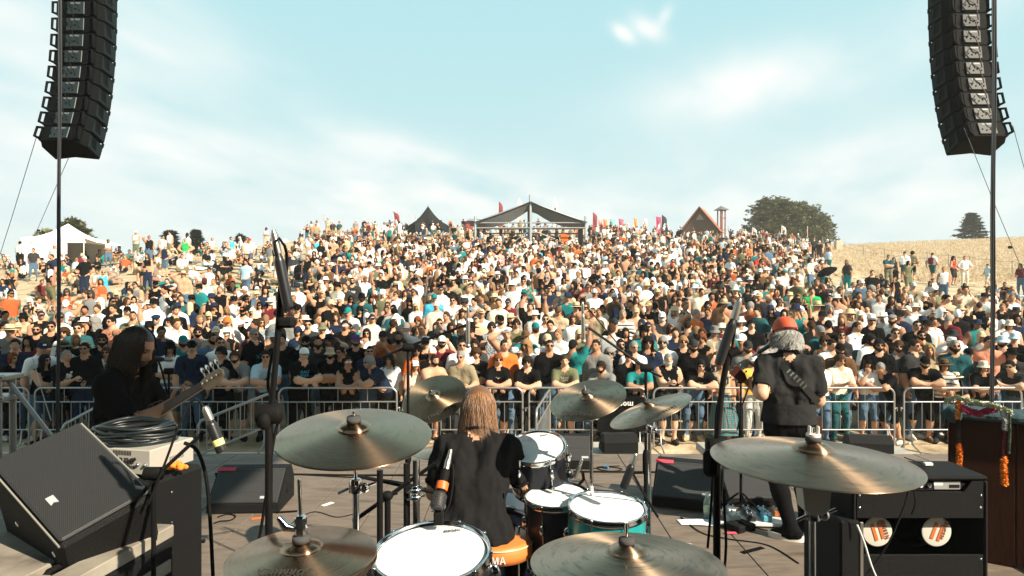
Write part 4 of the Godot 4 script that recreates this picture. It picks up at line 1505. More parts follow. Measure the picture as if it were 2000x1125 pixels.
	pp(946,535,"shade","tee:white straw:straw print:pale:0.2:0.2")
	pp(885,545,"stand","shirt:khaki hair:short:dark shades")
	pp(921,552,"f_stand","tank:olive hair:bun:dark shades")
	pp(975,553,"f_stand","shirt:floral hair:long:brown shades")
	pp(994,556,"f_stand","crop:black hair:long:blond shades")
	pp(812,540,"stand","tee:white jeans:charcoal bcap:black beard:dark shades")
	pp(688,541,"stand","tee:charcoal text:Lee:white:0.09 jeans:black buzz beard:dark shades","person in dark Lee t-shirt with sunglasses and beard, left of middle")
	pp(733,546,"f_stand","tee:petrol sling:white hair:long:dark shades")
	pp(772,548,"f_chin","tank:brown straw:tan hair:long:dark tone:2")
	pp(1193,545,"stand","shirt:white backpack:navy cap:black bigbeard:white shades","white-bearded person in open white shirt and backpack straps, middle right")
	pp(1236,520,"clasp","tee:khaki trousers:black bucket:khaki big")
	pp(1254,512,"stand","tee:petrol print:white:0.06:0.04 jeans:denim cap:black yaw:0.6")
	pp(1271,510,"f_stand","dress:teal hair:bun:black yaw:2.5","person in green-teal sleeveless dress seen from behind, middle right")
	pp(1293,519,"stand","tee:khaki shorts:khaki buzz","person in matching khaki t-shirt and trousers, shaved head, middle right")
	pp(1312,512,"stand","tank:black cap:red beard:dark")
	pp(1330,521,"f_stand","crop:black skirt:black hair:long:brown tone:2")
	pp(1394,500,"stand","bare jeans:denim fedora:white")
	pp(1385,528,"phone","tank:petrol jeans:denim hair:short:brown")
	pp(1363,534,"f_crossed","tank:white trousers:black hair:bun:dark yaw:-0.8")
	pp(1483,495,"crossed","tee:red shorts:maroon hair:buzz:brown","person in red t-shirt and brown shorts, arms folded, below the big tree")
	pp(1453,521,"crossed","tee:charcoal widehat:black hair:bob:brown tone:2")
	pp(1533,503,"f_stand","tank:white trousers:teal hair:bob:dark yaw:-0.6","person in white tank top and teal trousers below the big tree")
	pp(1547,488,"shade","tee:cream shorts:tan cap:tan")
	pp(1590,464,"stand","tee:charcoal trousers:black hair:short:dark")
	pp(1571,468,"stand","tee:white shorts:black yaw:2.8")
	pp(1617,474,"stand","bare shorts:white hair:short:grey yaw:-0.8","bare-chested person in white shorts on the skyline right of the big tree")
	pp(1512,466,"stand","tee:white shorts:denim hair:short:grey yaw:2.9")
	pp(1735,497,"crossed","tee:petrol trousers:camo hair:short:brown shades","person in dark teal t-shirt and camouflage trousers, arms folded, on grassy right slope")
	pp(1747,502,"f_stand","tank:charcoal shorts:black hair:long:dark")
	pp(1767,490,"stand","tee:white shorts:petrol cap:charcoal yaw:2.9","person in white t-shirt and dark shorts walking away on the grass")
	pp(1782,489,"walk","tee:khaki shorts:black hair:curly:black yaw:2.7","person with round black curls and khaki t-shirt walking away on the grass")
	pp(1821,493,"walk","tee:white shorts:petrol hair:short:brown backpack:maroon yaw:2.4","person with maroon backpack and dark shorts walking up the grass")
	pp(1862,500,"f_stand","tank:red shorts:charcoal hair:longcurl:black yaw:0.7","person in red tank top and dark shorts on the right grass slope")
	pp(1884,499,"hips","tee:white trousers:cream hair:buzz:brown","person all in white standing on the right grass slope")
	pp(1929,515,"walk","tee:paleblue shorts:pale hair:short:dark yaw:-1.2","child in pale blue running on the right grass slope","",0.75)
	pp(1995,514,"f_stand","tee:maroon jeans:denim hair:long:black yaw:-0.6")
	pp(1703,555,"stand","bare trousers:khaki hair:curly:grey yaw:-1.2","bare-chested person in khaki trousers turned left on the right slope")
	pp(1380,447,"stand","tee:paleblue hair:short:brown yaw:2.8","person in pale blue t-shirt standing right before the wooden chapel")
	pp(1392,449,"stand","tee:charcoal hair:short:dark")
	pp(1331,444,"walk","tee:navy shorts:charcoal hair:short:dark yaw:-0.9","person in navy bending beside the left eave of the wooden chapel")
	pp(891,423,"phone","tee:black shorts:black hair:short:brown","person in black on the skyline right of the star tent, hands raised")
	pp(908,424,"stand","tee:petrol shorts:petrol hair:short:brown yaw:1.2","person in dark teal on the skyline beside the red van")
	pp(1155,427,"stand","tee:black jeans:black hair:short:brown yaw:0.5","person in black standing at the right foot of the marquee")
	pp(1067,422,"stand","tee:charcoal hair:short:dark","person in charcoal on the far platform under the marquee peak")

const CAST:=["black","black","black","black","white","white","black","black","black","black","black","black","black","black","white","white","white","white","white","white","white","white","cream","cream","pale","pale","charcoal","charcoal","charcoal","navy","navy","navy","grey","grey","khaki","olive","petrol","paleblue","rust","maroon","brown","denim","teal"]
const LOW:=["black","black","charcoal","denim","denim","navy","khaki","tan","pale","paleblue","olive","teal"]

func pick(a: Array):
	return a[rng.randi() % a.size()]

func thick_here(px: float,d: float) -> float:
	if d > 46.2 and d < 58.0 and px > 915 and px < 1155:
		return 0.0
	if px < 600:
		return 1.0 if d < 14.0 else (0.75 if d < 16.5 else lerpf(0.20,0.55,clampf((px - 300) / 300.0,0,1)) if d < 50.0 - (600 - px) * 0.012 else 0.0)
	if px > 1560:
		if d < 16.0: return 1.0
		if d < 19.0: return 0.6
		return 0.40 if d < 35.0 - maxf(0,px - 1640) * 0.006 else (0.22 if px < 1620 and d < 70 else 0.0)
	if d < 36.0: return 1.0
	return 0.85 if d < 46.0 else (0.08 if px > 735 and px < 1160 or px > 1310 and px < 1430 and d > 55 else 0.45) if d < 84.0 else 0.0

func crowd_rest():
	var here:={}
	for s in spots:
		here[Vector2i(int(floor(s.x / 0.7)),int(floor(s.z / 0.7)))] = [s]
	var found:=[]
	var tries:=0
	while tries < 60000:
		tries += 1
		var d:=sqrt(rng.randf_range(12.5 * 12.5,84.0 * 84.0))
		if rng.randf() < 0.35:
			d = rng.randf_range(12.5,30.0)
		var px:=rng.randf_range(-60,2060)
		if rng.randf() > thick_here(px,d) * clampf(0.75 + 1.5 * bumps.get_noise_2d(px / F * d * 1.1 + 50.0,d * 1.1),0.15,1.0):
			continue
		var p:=Vector3((px - 1000) / F * d,0,-d)
		var sparse:=px < 600 and d > 16.5 or px > 1560 and d > 18.0
		var gap:=0.50 if d < 20.0 else (1.1 if sparse else (0.54 if d < 32 else 0.62 if d < 46 else 1.4))
		var c:=Vector2i(int(floor(p.x / 0.7)),int(floor(p.z / 0.7)))
		var ok:=true
		for dx in range(-2,3):
			for dz in range(-2,3):
				for q in here.get(c + Vector2i(dx,dz),[]):
					if q.distance_to(p) < gap:
						ok = false
		if not ok:
			continue
		if here.has(c): here[c].append(p)
		else: here[c] = [p]
		var sit:=0.08 if d < 20 else (0.80 if sparse else (0.12 if d < 44 else 0.35))
		found.append([d,px,p,rng.randf() < sit,rng.randi()])
	found.sort_custom(func(a,b): return a[0] < b[0])
	var alone:=maxi(0,300 - spots.size())
	print("people: ",spots.size()," placed, ",found.size()," more, ",alone," of them single")
	for k in mini(alone,found.size()):
		var q: Array = found[k]
		rng.seed = q[4]
		for attempt in 12:
			var fem:=rng.randf() < 0.4
			var ps: String
			if q[3]:
				ps = pick(["f_sit"] if fem else ["sit_cross","sit_knees","sit_back"])
			else:
				ps = pick(["f_stand","f_stand","f_crossed","f_chin","f_up"] if fem else ["stand","stand","relax","relax","crossed","clasp","hold" if q[0] < 13 else "stand","hips","shade","phone"])
			var look:="%s:%s" % [pick(["tee","tee","tank","tank","crop","shirt"] if fem else ["tee","tee","tee","tee","shirt","tank","vest"]),pick(CAST)]
			if not fem and rng.randf() < 0.06:
				look = "bare"
			look += " %s:%s" % [pick(["jeans","shorts","skirt"] if fem else ["jeans","shorts","trousers"]),pick(LOW)]
			var hatted:=rng.randf() < 0.42
			if hatted:
				look += " %s:%s" % [pick(["cap","cap","cap","bcap","bucket","straw","fedora","widehat"]),pick(["black","black","navy","white","cream","tan","charcoal","olive","red","teal","grey","straw"])]
			if fem:
				look += " hair:%s:%s" % [pick(["long","bob","longcurl","bun" if not hatted else "bob","wavy" if not hatted else "bob"]),pick(["black","dark","brown","brown","blond","red"])]
			elif not hatted and rng.randf() < 0.85:
				look += " hair:%s:%s" % [pick(["short","short","wavy","buzz","curly"]),pick(["black","dark","dark","brown","grey"])]
			if not fem and rng.randf() < 0.5:
				look += " %s:%s" % [pick(["beard","beard","bigbeard"]),pick(["black","dark","dark","brown","grey"])]
			if rng.randf() < 0.55: look += " shades"
			if rng.randf() < 0.35 and not "bare" in look and not "crop" in look: look += " print:%s" % pick(["white","pale","orange","red","teal","tan"])
			if rng.randf() < 0.10: look += " sling:%s" % pick(["black","tan","brown"])
			look += " tone:%d yaw:%.2f" % [pick([0,0,1,1,1,1,2,2,3]),rng.randfn(0,0.35)]
			var o:=person(on_ground(q[1],q[0]),ps,look,"",place(q[1],q[0]),(0.955 if fem else 1.0) + rng.randfn(0,0.03))
			o.rotation.y += atan2(-o.position.x,q[0] - 6.0) * 0.4
			if not o.has_meta("twice"):
				break
			taken["person"] -= 1
			remove_child(o)
			o.free()
	far_crowd(found.slice(mini(alone,found.size())))

func lod_pose(k: String,hat: int) -> Array:
	var key:="%s %d" % [k,hat]
	if lod.has(key):
		return lod[key]
	var P: Dictionary = POSES[k].duplicate()
	P["low"] = true
	var b:=make_body(P,0.08)
	var list:=[]
	for r in REGIONS:
		var mb: MB = b.out[r]
		if r != 8 and mb.v.size() > 3:
			list.append([r,mb.v,mb.n,mb.idx])
	var h: MB
	if b.fem:
		h = hair_mesh(0.05,-0.16,-0.24,0.02,0.1,0.0,6,11,6,0.6)
	else:
		h = hair_mesh(0.058,0.0,-0.055,0.013,0.1,0.0,1,11,5)
	if hat == 2:
		h.xf = Transform3D(Basis.from_scale(Vector3(0.95,1,1.1)),Vector3.ZERO)
		h.lathe([Vector2(0.165,0.028),Vector2(0.1,0.045),Vector2(0.09,0.125),Vector2(0.0,0.142)],11,false)
	if hat == 1:
		h.grid([PackedVector3Array([Vector3(-0.07,0.034,0.08),Vector3(0,0.04,0.1),Vector3(0.07,0.034,0.08)]),PackedVector3Array([Vector3(-0.05,0.018,0.15),Vector3(0,0.022,0.185),Vector3(0.05,0.018,0.15)])])
	h.arrays()
	var HX: Transform3D = b.head
	list.append([9,HX * h.v,Transform3D(HX.basis,Vector3.ZERO) * h.n,h.idx])
	var g:=MB.new()
	g.ball(Vector3(0,0.008,0.086),Vector3(0.066,0.018,0.018),6,2)
	g.arrays()
	list.append([10,HX * g.v,Transform3D(HX.basis,Vector3.ZERO) * g.n,g.idx])
	lod[key] = list
	return list

func far_crowd(found: Array):
	var V:=PackedVector3Array()
	var N:=PackedVector3Array()
	var C:=PackedColorArray()
	var I:=PackedInt32Array()
	var tones:=[Vector3(.54,.32,.21),Vector3(.46,.25,.155),Vector3(.36,.185,.105),Vector3(.28,.145,.09)]
	for q in found:
		rng.seed = q[4]
		var fem:=rng.randf() < 0.42
		var hat: int = pick([0,0,0,1,1,2])
		var ps: String
		if q[3]:
			ps = "f_sit" if fem else pick(["sit_cross","sit_knees","sit_back"])
		else:
			ps = pick(["f_stand","f_crossed","f_up"]) if fem else pick(["stand","relax","relax","crossed","hips","shade","clasp","phone","walk","stand","one_up" if rng.randf() < 0.3 else "stand"])
		var sk: Vector3 = pick([tones[0],tones[1],tones[1],tones[1],tones[2],tones[3]])
		var top: Vector3 = DYE[pick(CAST)]
		var low: Vector3 = DYE[pick(LOW)]
		var pal:=[sk,top,top,top,sk,low,sk,Vector3(.05,.05,.05),sk,DYE["black"],DYE["black"]]
		var v:=rng.randf()
		if v < 0.07 and not fem:
			pal[1] = sk; pal[2] = sk; pal[3] = sk
		elif v < 0.35 and fem:
			pal[2] = sk; pal[3] = sk
		elif v < 0.5:
			pal[3] = sk
		if rng.randf() < 0.55:
			pal[6] = low
		pal[9] = DYE[pick(["white","white","cream","straw","black","black","navy","charcoal"])] if hat else pick([Vector3(.008,.007,.007),Vector3(.02,.012,.009),Vector3(.05,.026,.014),Vector3(.05,.026,.014),Vector3(.2,.12,.06)])
		var no_glasses:=rng.randf() < 0.4
		var yaw: float = atan2(-q[2].x,q[0] - 6.0) * 0.4 + rng.randfn(0,0.45)
		if rng.randf() < 0.08:
			yaw += PI
		var s:=(0.95 if fem else 1.0) + rng.randfn(0,0.05)
		var xf:=Transform3D(Basis(Vector3.UP,yaw) * Basis.from_scale(Vector3.ONE * s),on_ground(q[1],q[0]))
		for e in lod_pose(ps,hat):
			if e[0] == 10 and no_glasses:
				continue
			var at:=V.size()
			V.append_array(xf * (e[1] as PackedVector3Array))
			N.append_array(Transform3D(Basis(Vector3.UP,yaw),Vector3.ZERO) * (e[2] as PackedVector3Array))
			var cc:=PackedColorArray()
			cc.resize(e[1].size())
			var t: Vector3 = pal[e[0]]
			cc.fill(Color(t.x,t.y,t.z))
			C.append_array(cc)
			for k in e[3]:
				I.append(at + k)
	var a:=[]
	a.resize(Mesh.ARRAY_MAX)
	a[Mesh.ARRAY_VERTEX] = V
	a[Mesh.ARRAY_NORMAL] = N
	a[Mesh.ARRAY_COLOR] = C
	a[Mesh.ARRAY_INDEX] = I
	var m:=ArrayMesh.new()
	m.add_surface_from_arrays(Mesh.PRIMITIVE_TRIANGLES,a)
	var cm:=mat("clothes of the far crowd",Color.WHITE,0.9)
	cm.vertex_color_use_as_albedo = true
	cm.metallic_specular = 0.25
	print("far crowd: ",found.size()," people, ",I.size() / 3," triangles")
	tag(part("crowd",m,cm),"far part of the crowd standing and sitting up the hillside to the crest","crowd","","stuff")

# ---------------------------------------------------------------- the hillside and what stands on it
func build_ground():
	bumps.seed = 5
	bumps.frequency = 0.35
	var m:=MB.new()
	var ds:=[]
	var d:=11.6
	while d < 130.0:
		ds.append(d)
		d += 0.8 if d < 48.0 else 1.6
	for e in [140.0,170.0,230.0,400.0,900.0,2500.0]:
		ds.append(e)
	var xs:=[-3000.0,-2400.0,-1800.0,-1300.0,-900.0,-600.0,-400.0,-250.0]
	for k in 91:
		xs.append(-150.0 + k * 25.6)
	for e in [2250.0,2400.0,2700.0,3000.0,3500.0,4200.0,5000.0]:
		xs.append(e)
	var rows:=[]
	for q in ds:
		var row:=PackedVector3Array()
		for x in xs:
			row.append(on_ground(x,q) if q < 300.0 else Vector3((x - 1000) / F * q,2.0,-q))
		rows.append(row)
	m.grid(rows)
	var g:=mat("dry trampled grass",Color.WHITE,0.95)
	g.metallic_specular = 0.15
	g.albedo_texture = noise_tex("dry ground",0.008,false,1.0,6,1024,[lin(.19,.14,.09),lin(.30,.225,.145),lin(.42,.325,.215),lin(.50,.40,.275),lin(.40,.31,.21)])
	tri(g,0.11,true)
	g.heightmap_enabled = true
	g.heightmap_texture = noise_tex("dry ground relief",0.03,false,1.0,5,512)
	g.heightmap_scale = 6.0
	struct("ground",m,g)
	var f:=MB.new()
	f.fan([Vector3(-400,-0.004,-11.6),Vector3(400,-0.004,-11.6),Vector3(400,-0.004,120),Vector3(-400,-0.004,120)])
	struct("ground_in_front_of_stage",f,g)
	var t:=MB.new()
	var r:=RandomNumberGenerator.new()
	r.seed = 77
	for k in 9:
		var a:=r.randf() * TAU
		var b:=Vector3(cos(a),0,sin(a)) * r.randf() * 0.16
		var lean:=Vector3(r.randf_range(-0.16,0.16),0,r.randf_range(-0.16,0.16))
		var h:=r.randf_range(0.25,0.5)
		var s:=Vector3(cos(a + 1.5),0,sin(a + 1.5)) * 0.014
		t.fan([b - s,b + s,b + lean * 0.5 + Vector3(0,h * 0.6,0) + s * 0.7,b + lean + Vector3(0,h,0),b + lean * 0.5 + Vector3(0,h * 0.6,0) - s * 0.7])
	var gm:=mat("straw grass",Color.WHITE,0.9)
	gm.vertex_color_use_as_albedo = true
	gm.backlight_enabled = true
	gm.backlight = Color(0.4,0.35,0.25)
	var where:=[]
	while where.size() < 11000:
		var px:=r.randf_range(1560,2150)
		var dd:=r.randf_range(37,103)
		var edge:=40.0 + maxf(0.0,(1700 - px) * 0.25)
		if dd < edge and r.randf() > 0.05:
			continue
		where.append([px,dd,r.randf_range(0.28,0.55)])
	while where.size() < 17000:
		var px:=r.randf_range(-100,2100)
		var dd:=r.randf_range(15,90)
		where.append([px,dd,r.randf_range(0.2,0.4)])
	var mm:=MultiMesh.new()
	mm.transform_format = MultiMesh.TRANSFORM_3D
	mm.use_colors = true
	mm.mesh = t.mesh()
	mm.instance_count = where.size()
	for k in where.size():
		var q: Array = where[k]
		mm.set_instance_transform(k,Transform3D(Basis(Vector3.UP,r.randf() * TAU) * Basis.from_scale(Vector3(q[2],q[2],q[2])),on_ground(q[0],q[1])))
		var c:=Vector3(.62,.49,.33).lerp(Vector3(.46,.35,.22),r.randf())
		mm.set_instance_color(k,Color(c.x,c.y,c.z))
	var o:=MultiMeshInstance3D.new()
	o.name = "dry_grass"
	o.multimesh = mm
	o.material_override = gm
	add_child(o)
	tag(o,"tall dry grass covering the slope on the right","grass","","stuff")

# ---------------------------------------------------------------- trees
func spray_mesh(seed: int,up:=0.6) -> ArrayMesh:
	var r:=RandomNumberGenerator.new()
	r.seed = seed
	var m:=MB.new()
	for k in 11:
		var a:=TAU * k / 11 + r.randf() * 0.5
		var e:=r.randf_range(-0.2,1.2) * up + 0.2
		var d:=Vector3(cos(a) * cos(e),sin(e),sin(a) * cos(e))
		var s:=d.cross(Vector3.UP).normalized() * 0.055
		var l:=r.randf_range(0.22,0.42)
		m.fan([Vector3.ZERO - s * 0.5,d * l * 0.5 - s + Vector3(0,0.02,0),d * l,d * l * 0.5 + s + Vector3(0,0.02,0),Vector3.ZERO + s * 0.5])
	return m.mesh()

func pine(called: String,label: String,px: float,d: float,width: float,height: float,n: int,seed: int,conical:=false,cat:="tree",group:="trees on the crest"):
	var base:=on_ground(px,d)
	var t:=thing(called,label,cat,base,0.0,group)
	var r:=RandomNumberGenerator.new()
	r.seed = seed
	var bark:=mat("bark",lin(.07,.05,.035),0.95)
	var tr:=MB.new()
	tr.tube([Vector3(0,-0.3,0),Vector3(0.05,height * 0.3,0),Vector3(-0.03,height * 0.65,0.05),Vector3(0,height * 0.95,0)],[height * 0.035,height * 0.028,height * 0.016,0.02],8)
	var spots2:=[]
	var limbs:=26 if not conical else 34
	for k in limbs:
		var h:=(0.08 + 0.88 * (k + 0.5) / limbs) * height
		var a:=k * 2.4 + r.randf() * 0.6
		var u:=h / height
		var reach:=width * 0.5 * (sqrt(maxf(0.05,1.0 - (u * 1.06 - 0.30) ** 2 / 0.58)) if not conical else (1.0 - u) * 0.95 + 0.05) * r.randf_range(0.75,1.08)
		var rise:=(0.35 if not conical else -0.02) * reach
		var p0:=Vector3(0,h - rise * 0.5,0)
		var p1:=Vector3(cos(a) * reach,h + rise * 0.5,sin(a) * reach)
		tr.tube([p0,p0.lerp(p1,0.5) - Vector3(0,0.06 * reach,0),p1],[height * 0.010,height * 0.007,0.01],5,false)
		for j in int(2.2 * n / float(limbs)):
			var f:=sqrt(r.randf()) * 1.05
			var spread:=(0.18 + 0.18 * (1.0 - absf(f - 0.6))) * width * (0.55 if conical else 0.75)
			var p:=p0.lerp(p1,f) + Vector3(r.randfn(0,0.5),r.randfn(0.1,0.36 if not conical else 0.14),r.randfn(0,0.5)) * spread * 0.55
			spots2.append([p,f])
	part("trunk",tr,bark,t)
	var mm:=MultiMesh.new()
	mm.transform_format = MultiMesh.TRANSFORM_3D
	mm.use_colors = true
	mm.mesh = spray_mesh(seed,0.7 if not conical else 0.25)
	mm.instance_count = spots2.size()
	for k in spots2.size():
		var s:=r.randf_range(0.7,1.25) * (0.85 if conical else 1.0)
		var q: Vector3 = spots2[k][0]
		q.y = maxf(q.y,0.1)
		mm.set_instance_transform(k,Transform3D(Basis(Vector3.UP,r.randf() * TAU) * Basis(Vector3.RIGHT,r.randfn(0,0.3)) * Basis.from_scale(Vector3.ONE * s),q))
		var c:=Vector3(.20,.20,.10).lerp(Vector3(.05,.068,.038),r.randf())
		if conical: c = Vector3(.035,.05,.035).lerp(Vector3(.022,.035,.028),r.randf())
		mm.set_instance_color(k,Color(c.x,c.y,c.z))
	var o:=MultiMeshInstance3D.new()
	o.name = "crown"
	o.multimesh = mm
	var lm:=mat("needles",Color.WHITE,0.8)
	lm.vertex_color_use_as_albedo = true
	lm.backlight_enabled = true
	lm.backlight = Color(0.25,0.28,0.12)
	o.material_override = lm
	o.set_meta("kind","stuff")
	t.add_child(o)

# ---------------------------------------------------------------- tents,chapel,flags,van
func sheet(rows: Array,thick:=0.006) -> MB:
	var m:=MB.new()
	m.grid(rows)
	return m

func star_tent():
	var d:=76.0
	var t:=thing("star_tent","black star-shaped tent with arched openings and white lettering on the crest","tent",on_ground(836,d),0.35)
	var m:=MB.new()
	var R:=3.5
	var H:=3.3
	var rows:=[]
	var seg:=72
	for i in 15:
		var row:=PackedVector3Array()
		for k in seg:
			var a:=TAU * k / seg
			var pk:=pow(absf(cos(a * 3.0)),2.6)
			var re:=lerpf(R * 0.60,R,pk)
			var ye:=lerpf(1.25,0.02,pk)
			var f:=i / 14.0
			var y:=lerpf(H,ye,f) - (H - ye) * 0.42 * sin(PI * f) * (0.55 + 0.25 * pk) * 0.6
			row.append(Vector3(cos(a) * re * f,y,sin(a) * re * f))
		rows.append(row)
	m.grid(rows,true)
	var c:=cloth(.014,.015,.016,0.6)
	part("canopy",m,c,t)
	part("mast",lathe_mb([Vector2(0.04,0),Vector2(0.04,H - 0.05),Vector2(0.01,H + 0.1)],8),mat("dark metal",lin(.02,.02,.022),0.4,0.8),t)
	var l:=part("lettering",print_patch(1.25,0.28,4),dye("white"),t)
	l.transform = Transform3D(Basis(Vector3.UP,-0.32) * Basis(Vector3.RIGHT,-0.72),Vector3(0.02,1.52,1.18))
	for k in 6:
		var a:=TAU * k / 6
		part("guy_strap",one(&"rod",[Vector3(cos(a),0,sin(a)) * R,Vector3(cos(a),0,sin(a)) * (R + 0.5) + Vector3(0,-0.05,0),0.02,6]),c,t)

func lathe_mb(prof: Array,seg:=16) -> MB:
	var m:=MB.new()
	m.lathe(prof,seg)
	return m

func marquee():
	var d:=48.0
	var base:=on_ground(1036,d)
	var t:=thing("sound_marquee","open marquee with grey pitched canvas roof on a metal scaffold frame","marquee",base)
	var al:=mat("galvanised steel",lin(.42,.44,.45),0.4,0.7)
	var w:=3.88
	var h:=2.55
	var ap:=4.0
	var dep:=5.0
	for z in [0.0,-dep]:
		for x in [-w,0.0,w]:
			part("post",one(&"rod",[Vector3(x,-0.6,z),Vector3(x,((ap + 0.5) if x == 0.0 else h + 0.45),z),0.085 if x != 0.0 else 0.10,8]),al,t)
		for y in [h,h - 0.36]:
			part("cross_bar",one(&"rod",[Vector3(-w,y,z + 0.02),Vector3(w,y,z + 0.02),0.05,8]),al,t)
		for s in [-1.0,1.0]:
			part("rafter",one(&"rod",[Vector3(s * w * 1.02,h,z),Vector3(0,ap,z),0.06,8]),al,t)
			part("brace",one(&"rod",[Vector3(s * 0.05,h - 0.5,z),Vector3(s * 1.9,h - 1.9 if s < 0 else h - 1.2,z - 0.1),0.035,6]),al,t)
	var can:=cloth(.13,.133,.135,0.8)
	for s in [-1.0,1.0]:
		var rows:=[]
		for i in 9:
			var row:=PackedVector3Array()
			for k in 13:
				var u:=k / 12.0
				var v:=i / 8.0
				row.append(Vector3(s * w * 1.03 * u,lerpf(ap,h,u) + 0.03 - 0.16 * sin(PI * u) * (0.6 + 0.4 * sin(v * PI)),lerpf(0.25,-dep - 0.2,v)))
			rows.append(row)
		var m:=MB.new()
		m.grid(rows)
		part("canvas_slope",m,can,t)
		var er:=[]
		for i in 3:
			var row:=PackedVector3Array()
			for k in 13:
				var u:=k / 12.0
				row.append(Vector3(s * w * 1.0 * u,lerpf(ap,h,u) - 0.10 - (0.35 + 0.40 * sin(PI * minf(u * 1.1,1.0))) * i / 2.0,0.12 - 0.45 * i / 2.0))
			er.append(row)
		part("canvas_edge",one(&"grid",[er]),can,t)
		var sr:=[]
		for i in 5:
			var row:=PackedVector3Array()
			for k in 9:
				row.append(Vector3(s * (w - 0.06 + 0.03 * sin(k * 2.0)),lerpf(h - 0.1,0.1,i / 4.0),lerpf(-1.2,-dep,k / 8.0)))
			sr.append(row)
		part("side_curtain",one(&"grid",[sr]),can,t)
	tag(part("sound_platform",one(&"box",[Vector3(6.6,0.5,3.6),Vector3(0.2,0.0,-2.6),0.02]),mat("black deck",lin(.012,.012,.013),0.8),null,base),"black platform under the mixing desk inside the marquee","platform")
	var dk:=thing("mixing_desk","black mixing desk with flight cases inside the marquee","mixing desk",base + Vector3(1.0,0.25,-1.3))
	part("case",one(&"box",[Vector3(2.3,0.9,0.9),Vector3(0,0.45,0),0.03]),mat("black deck"),dk)
	var b2:=MB.new()
	b2.xf = Transform3D(Basis(Vector3.RIGHT,0.25),Vector3(0,1.0,0))
	b2.box(Vector3(2.1,0.16,0.9),Vector3.ZERO,0.03)
	part("console",b2,mat("dark metal"),dk)
	for k in 3:
		part("display",one(&"box",[Vector3(0.5,0.34,0.05),Vector3(-0.8 + 0.75 * k,1.32,-0.2),0.01]),mat("dark lenses"),dk)
	var ch:=thing("orange_chair","orange canvas chair beside the mixing desk","chair",base + Vector3(2.45,0.25,-0.6))
	part("backrest",one(&"box",[Vector3(0.55,0.75,0.06),Vector3(0,1.2,0),0.02]),dye("orange"),ch)
	part("seat",one(&"box",[Vector3(0.55,0.06,0.5),Vector3(0,0.8,0.25),0.02]),dye("orange"),ch)
	for sx in [-0.25,0.25]:
		for sz in [0.02,0.48]:
			part("leg",one(&"rod",[Vector3(sx,0,sz),Vector3(sx,0.8,sz),0.02,6]),al,ch)
	var seats:=[[-2.9,-2.2,"tee:navy hair:short:black tone:4","dark-skinned person in navy at the left inside the marquee"],[-2.1,-1.6,"tee:white backpack:black hair:short:black tone:4","person in white t-shirt with black backpack inside the marquee"],[-1.4,-2.4,"tee:olive cap:olive","person in olive cap and top inside the marquee"],[-0.9,-1.9,"tee:charcoal hair:short:grey","person in charcoal top seen in the shade of the marquee"],[0.7,-2.3,"shirt:white beard:dark hair:short:dark","bearded person in white shirt behind the mixing desk"],[1.9,-2.2,"tee:black cap:black","person in black cap right of the mixing desk"],[2.7,-2.0,"tee:black hair:wavy:black","person with dark hair at the right edge of the marquee"]]
	for q in seats:
		person(base + Vector3(q[0],0.25,q[1]),"stand" if q[0] > 0 else "relax",q[2],q[3])

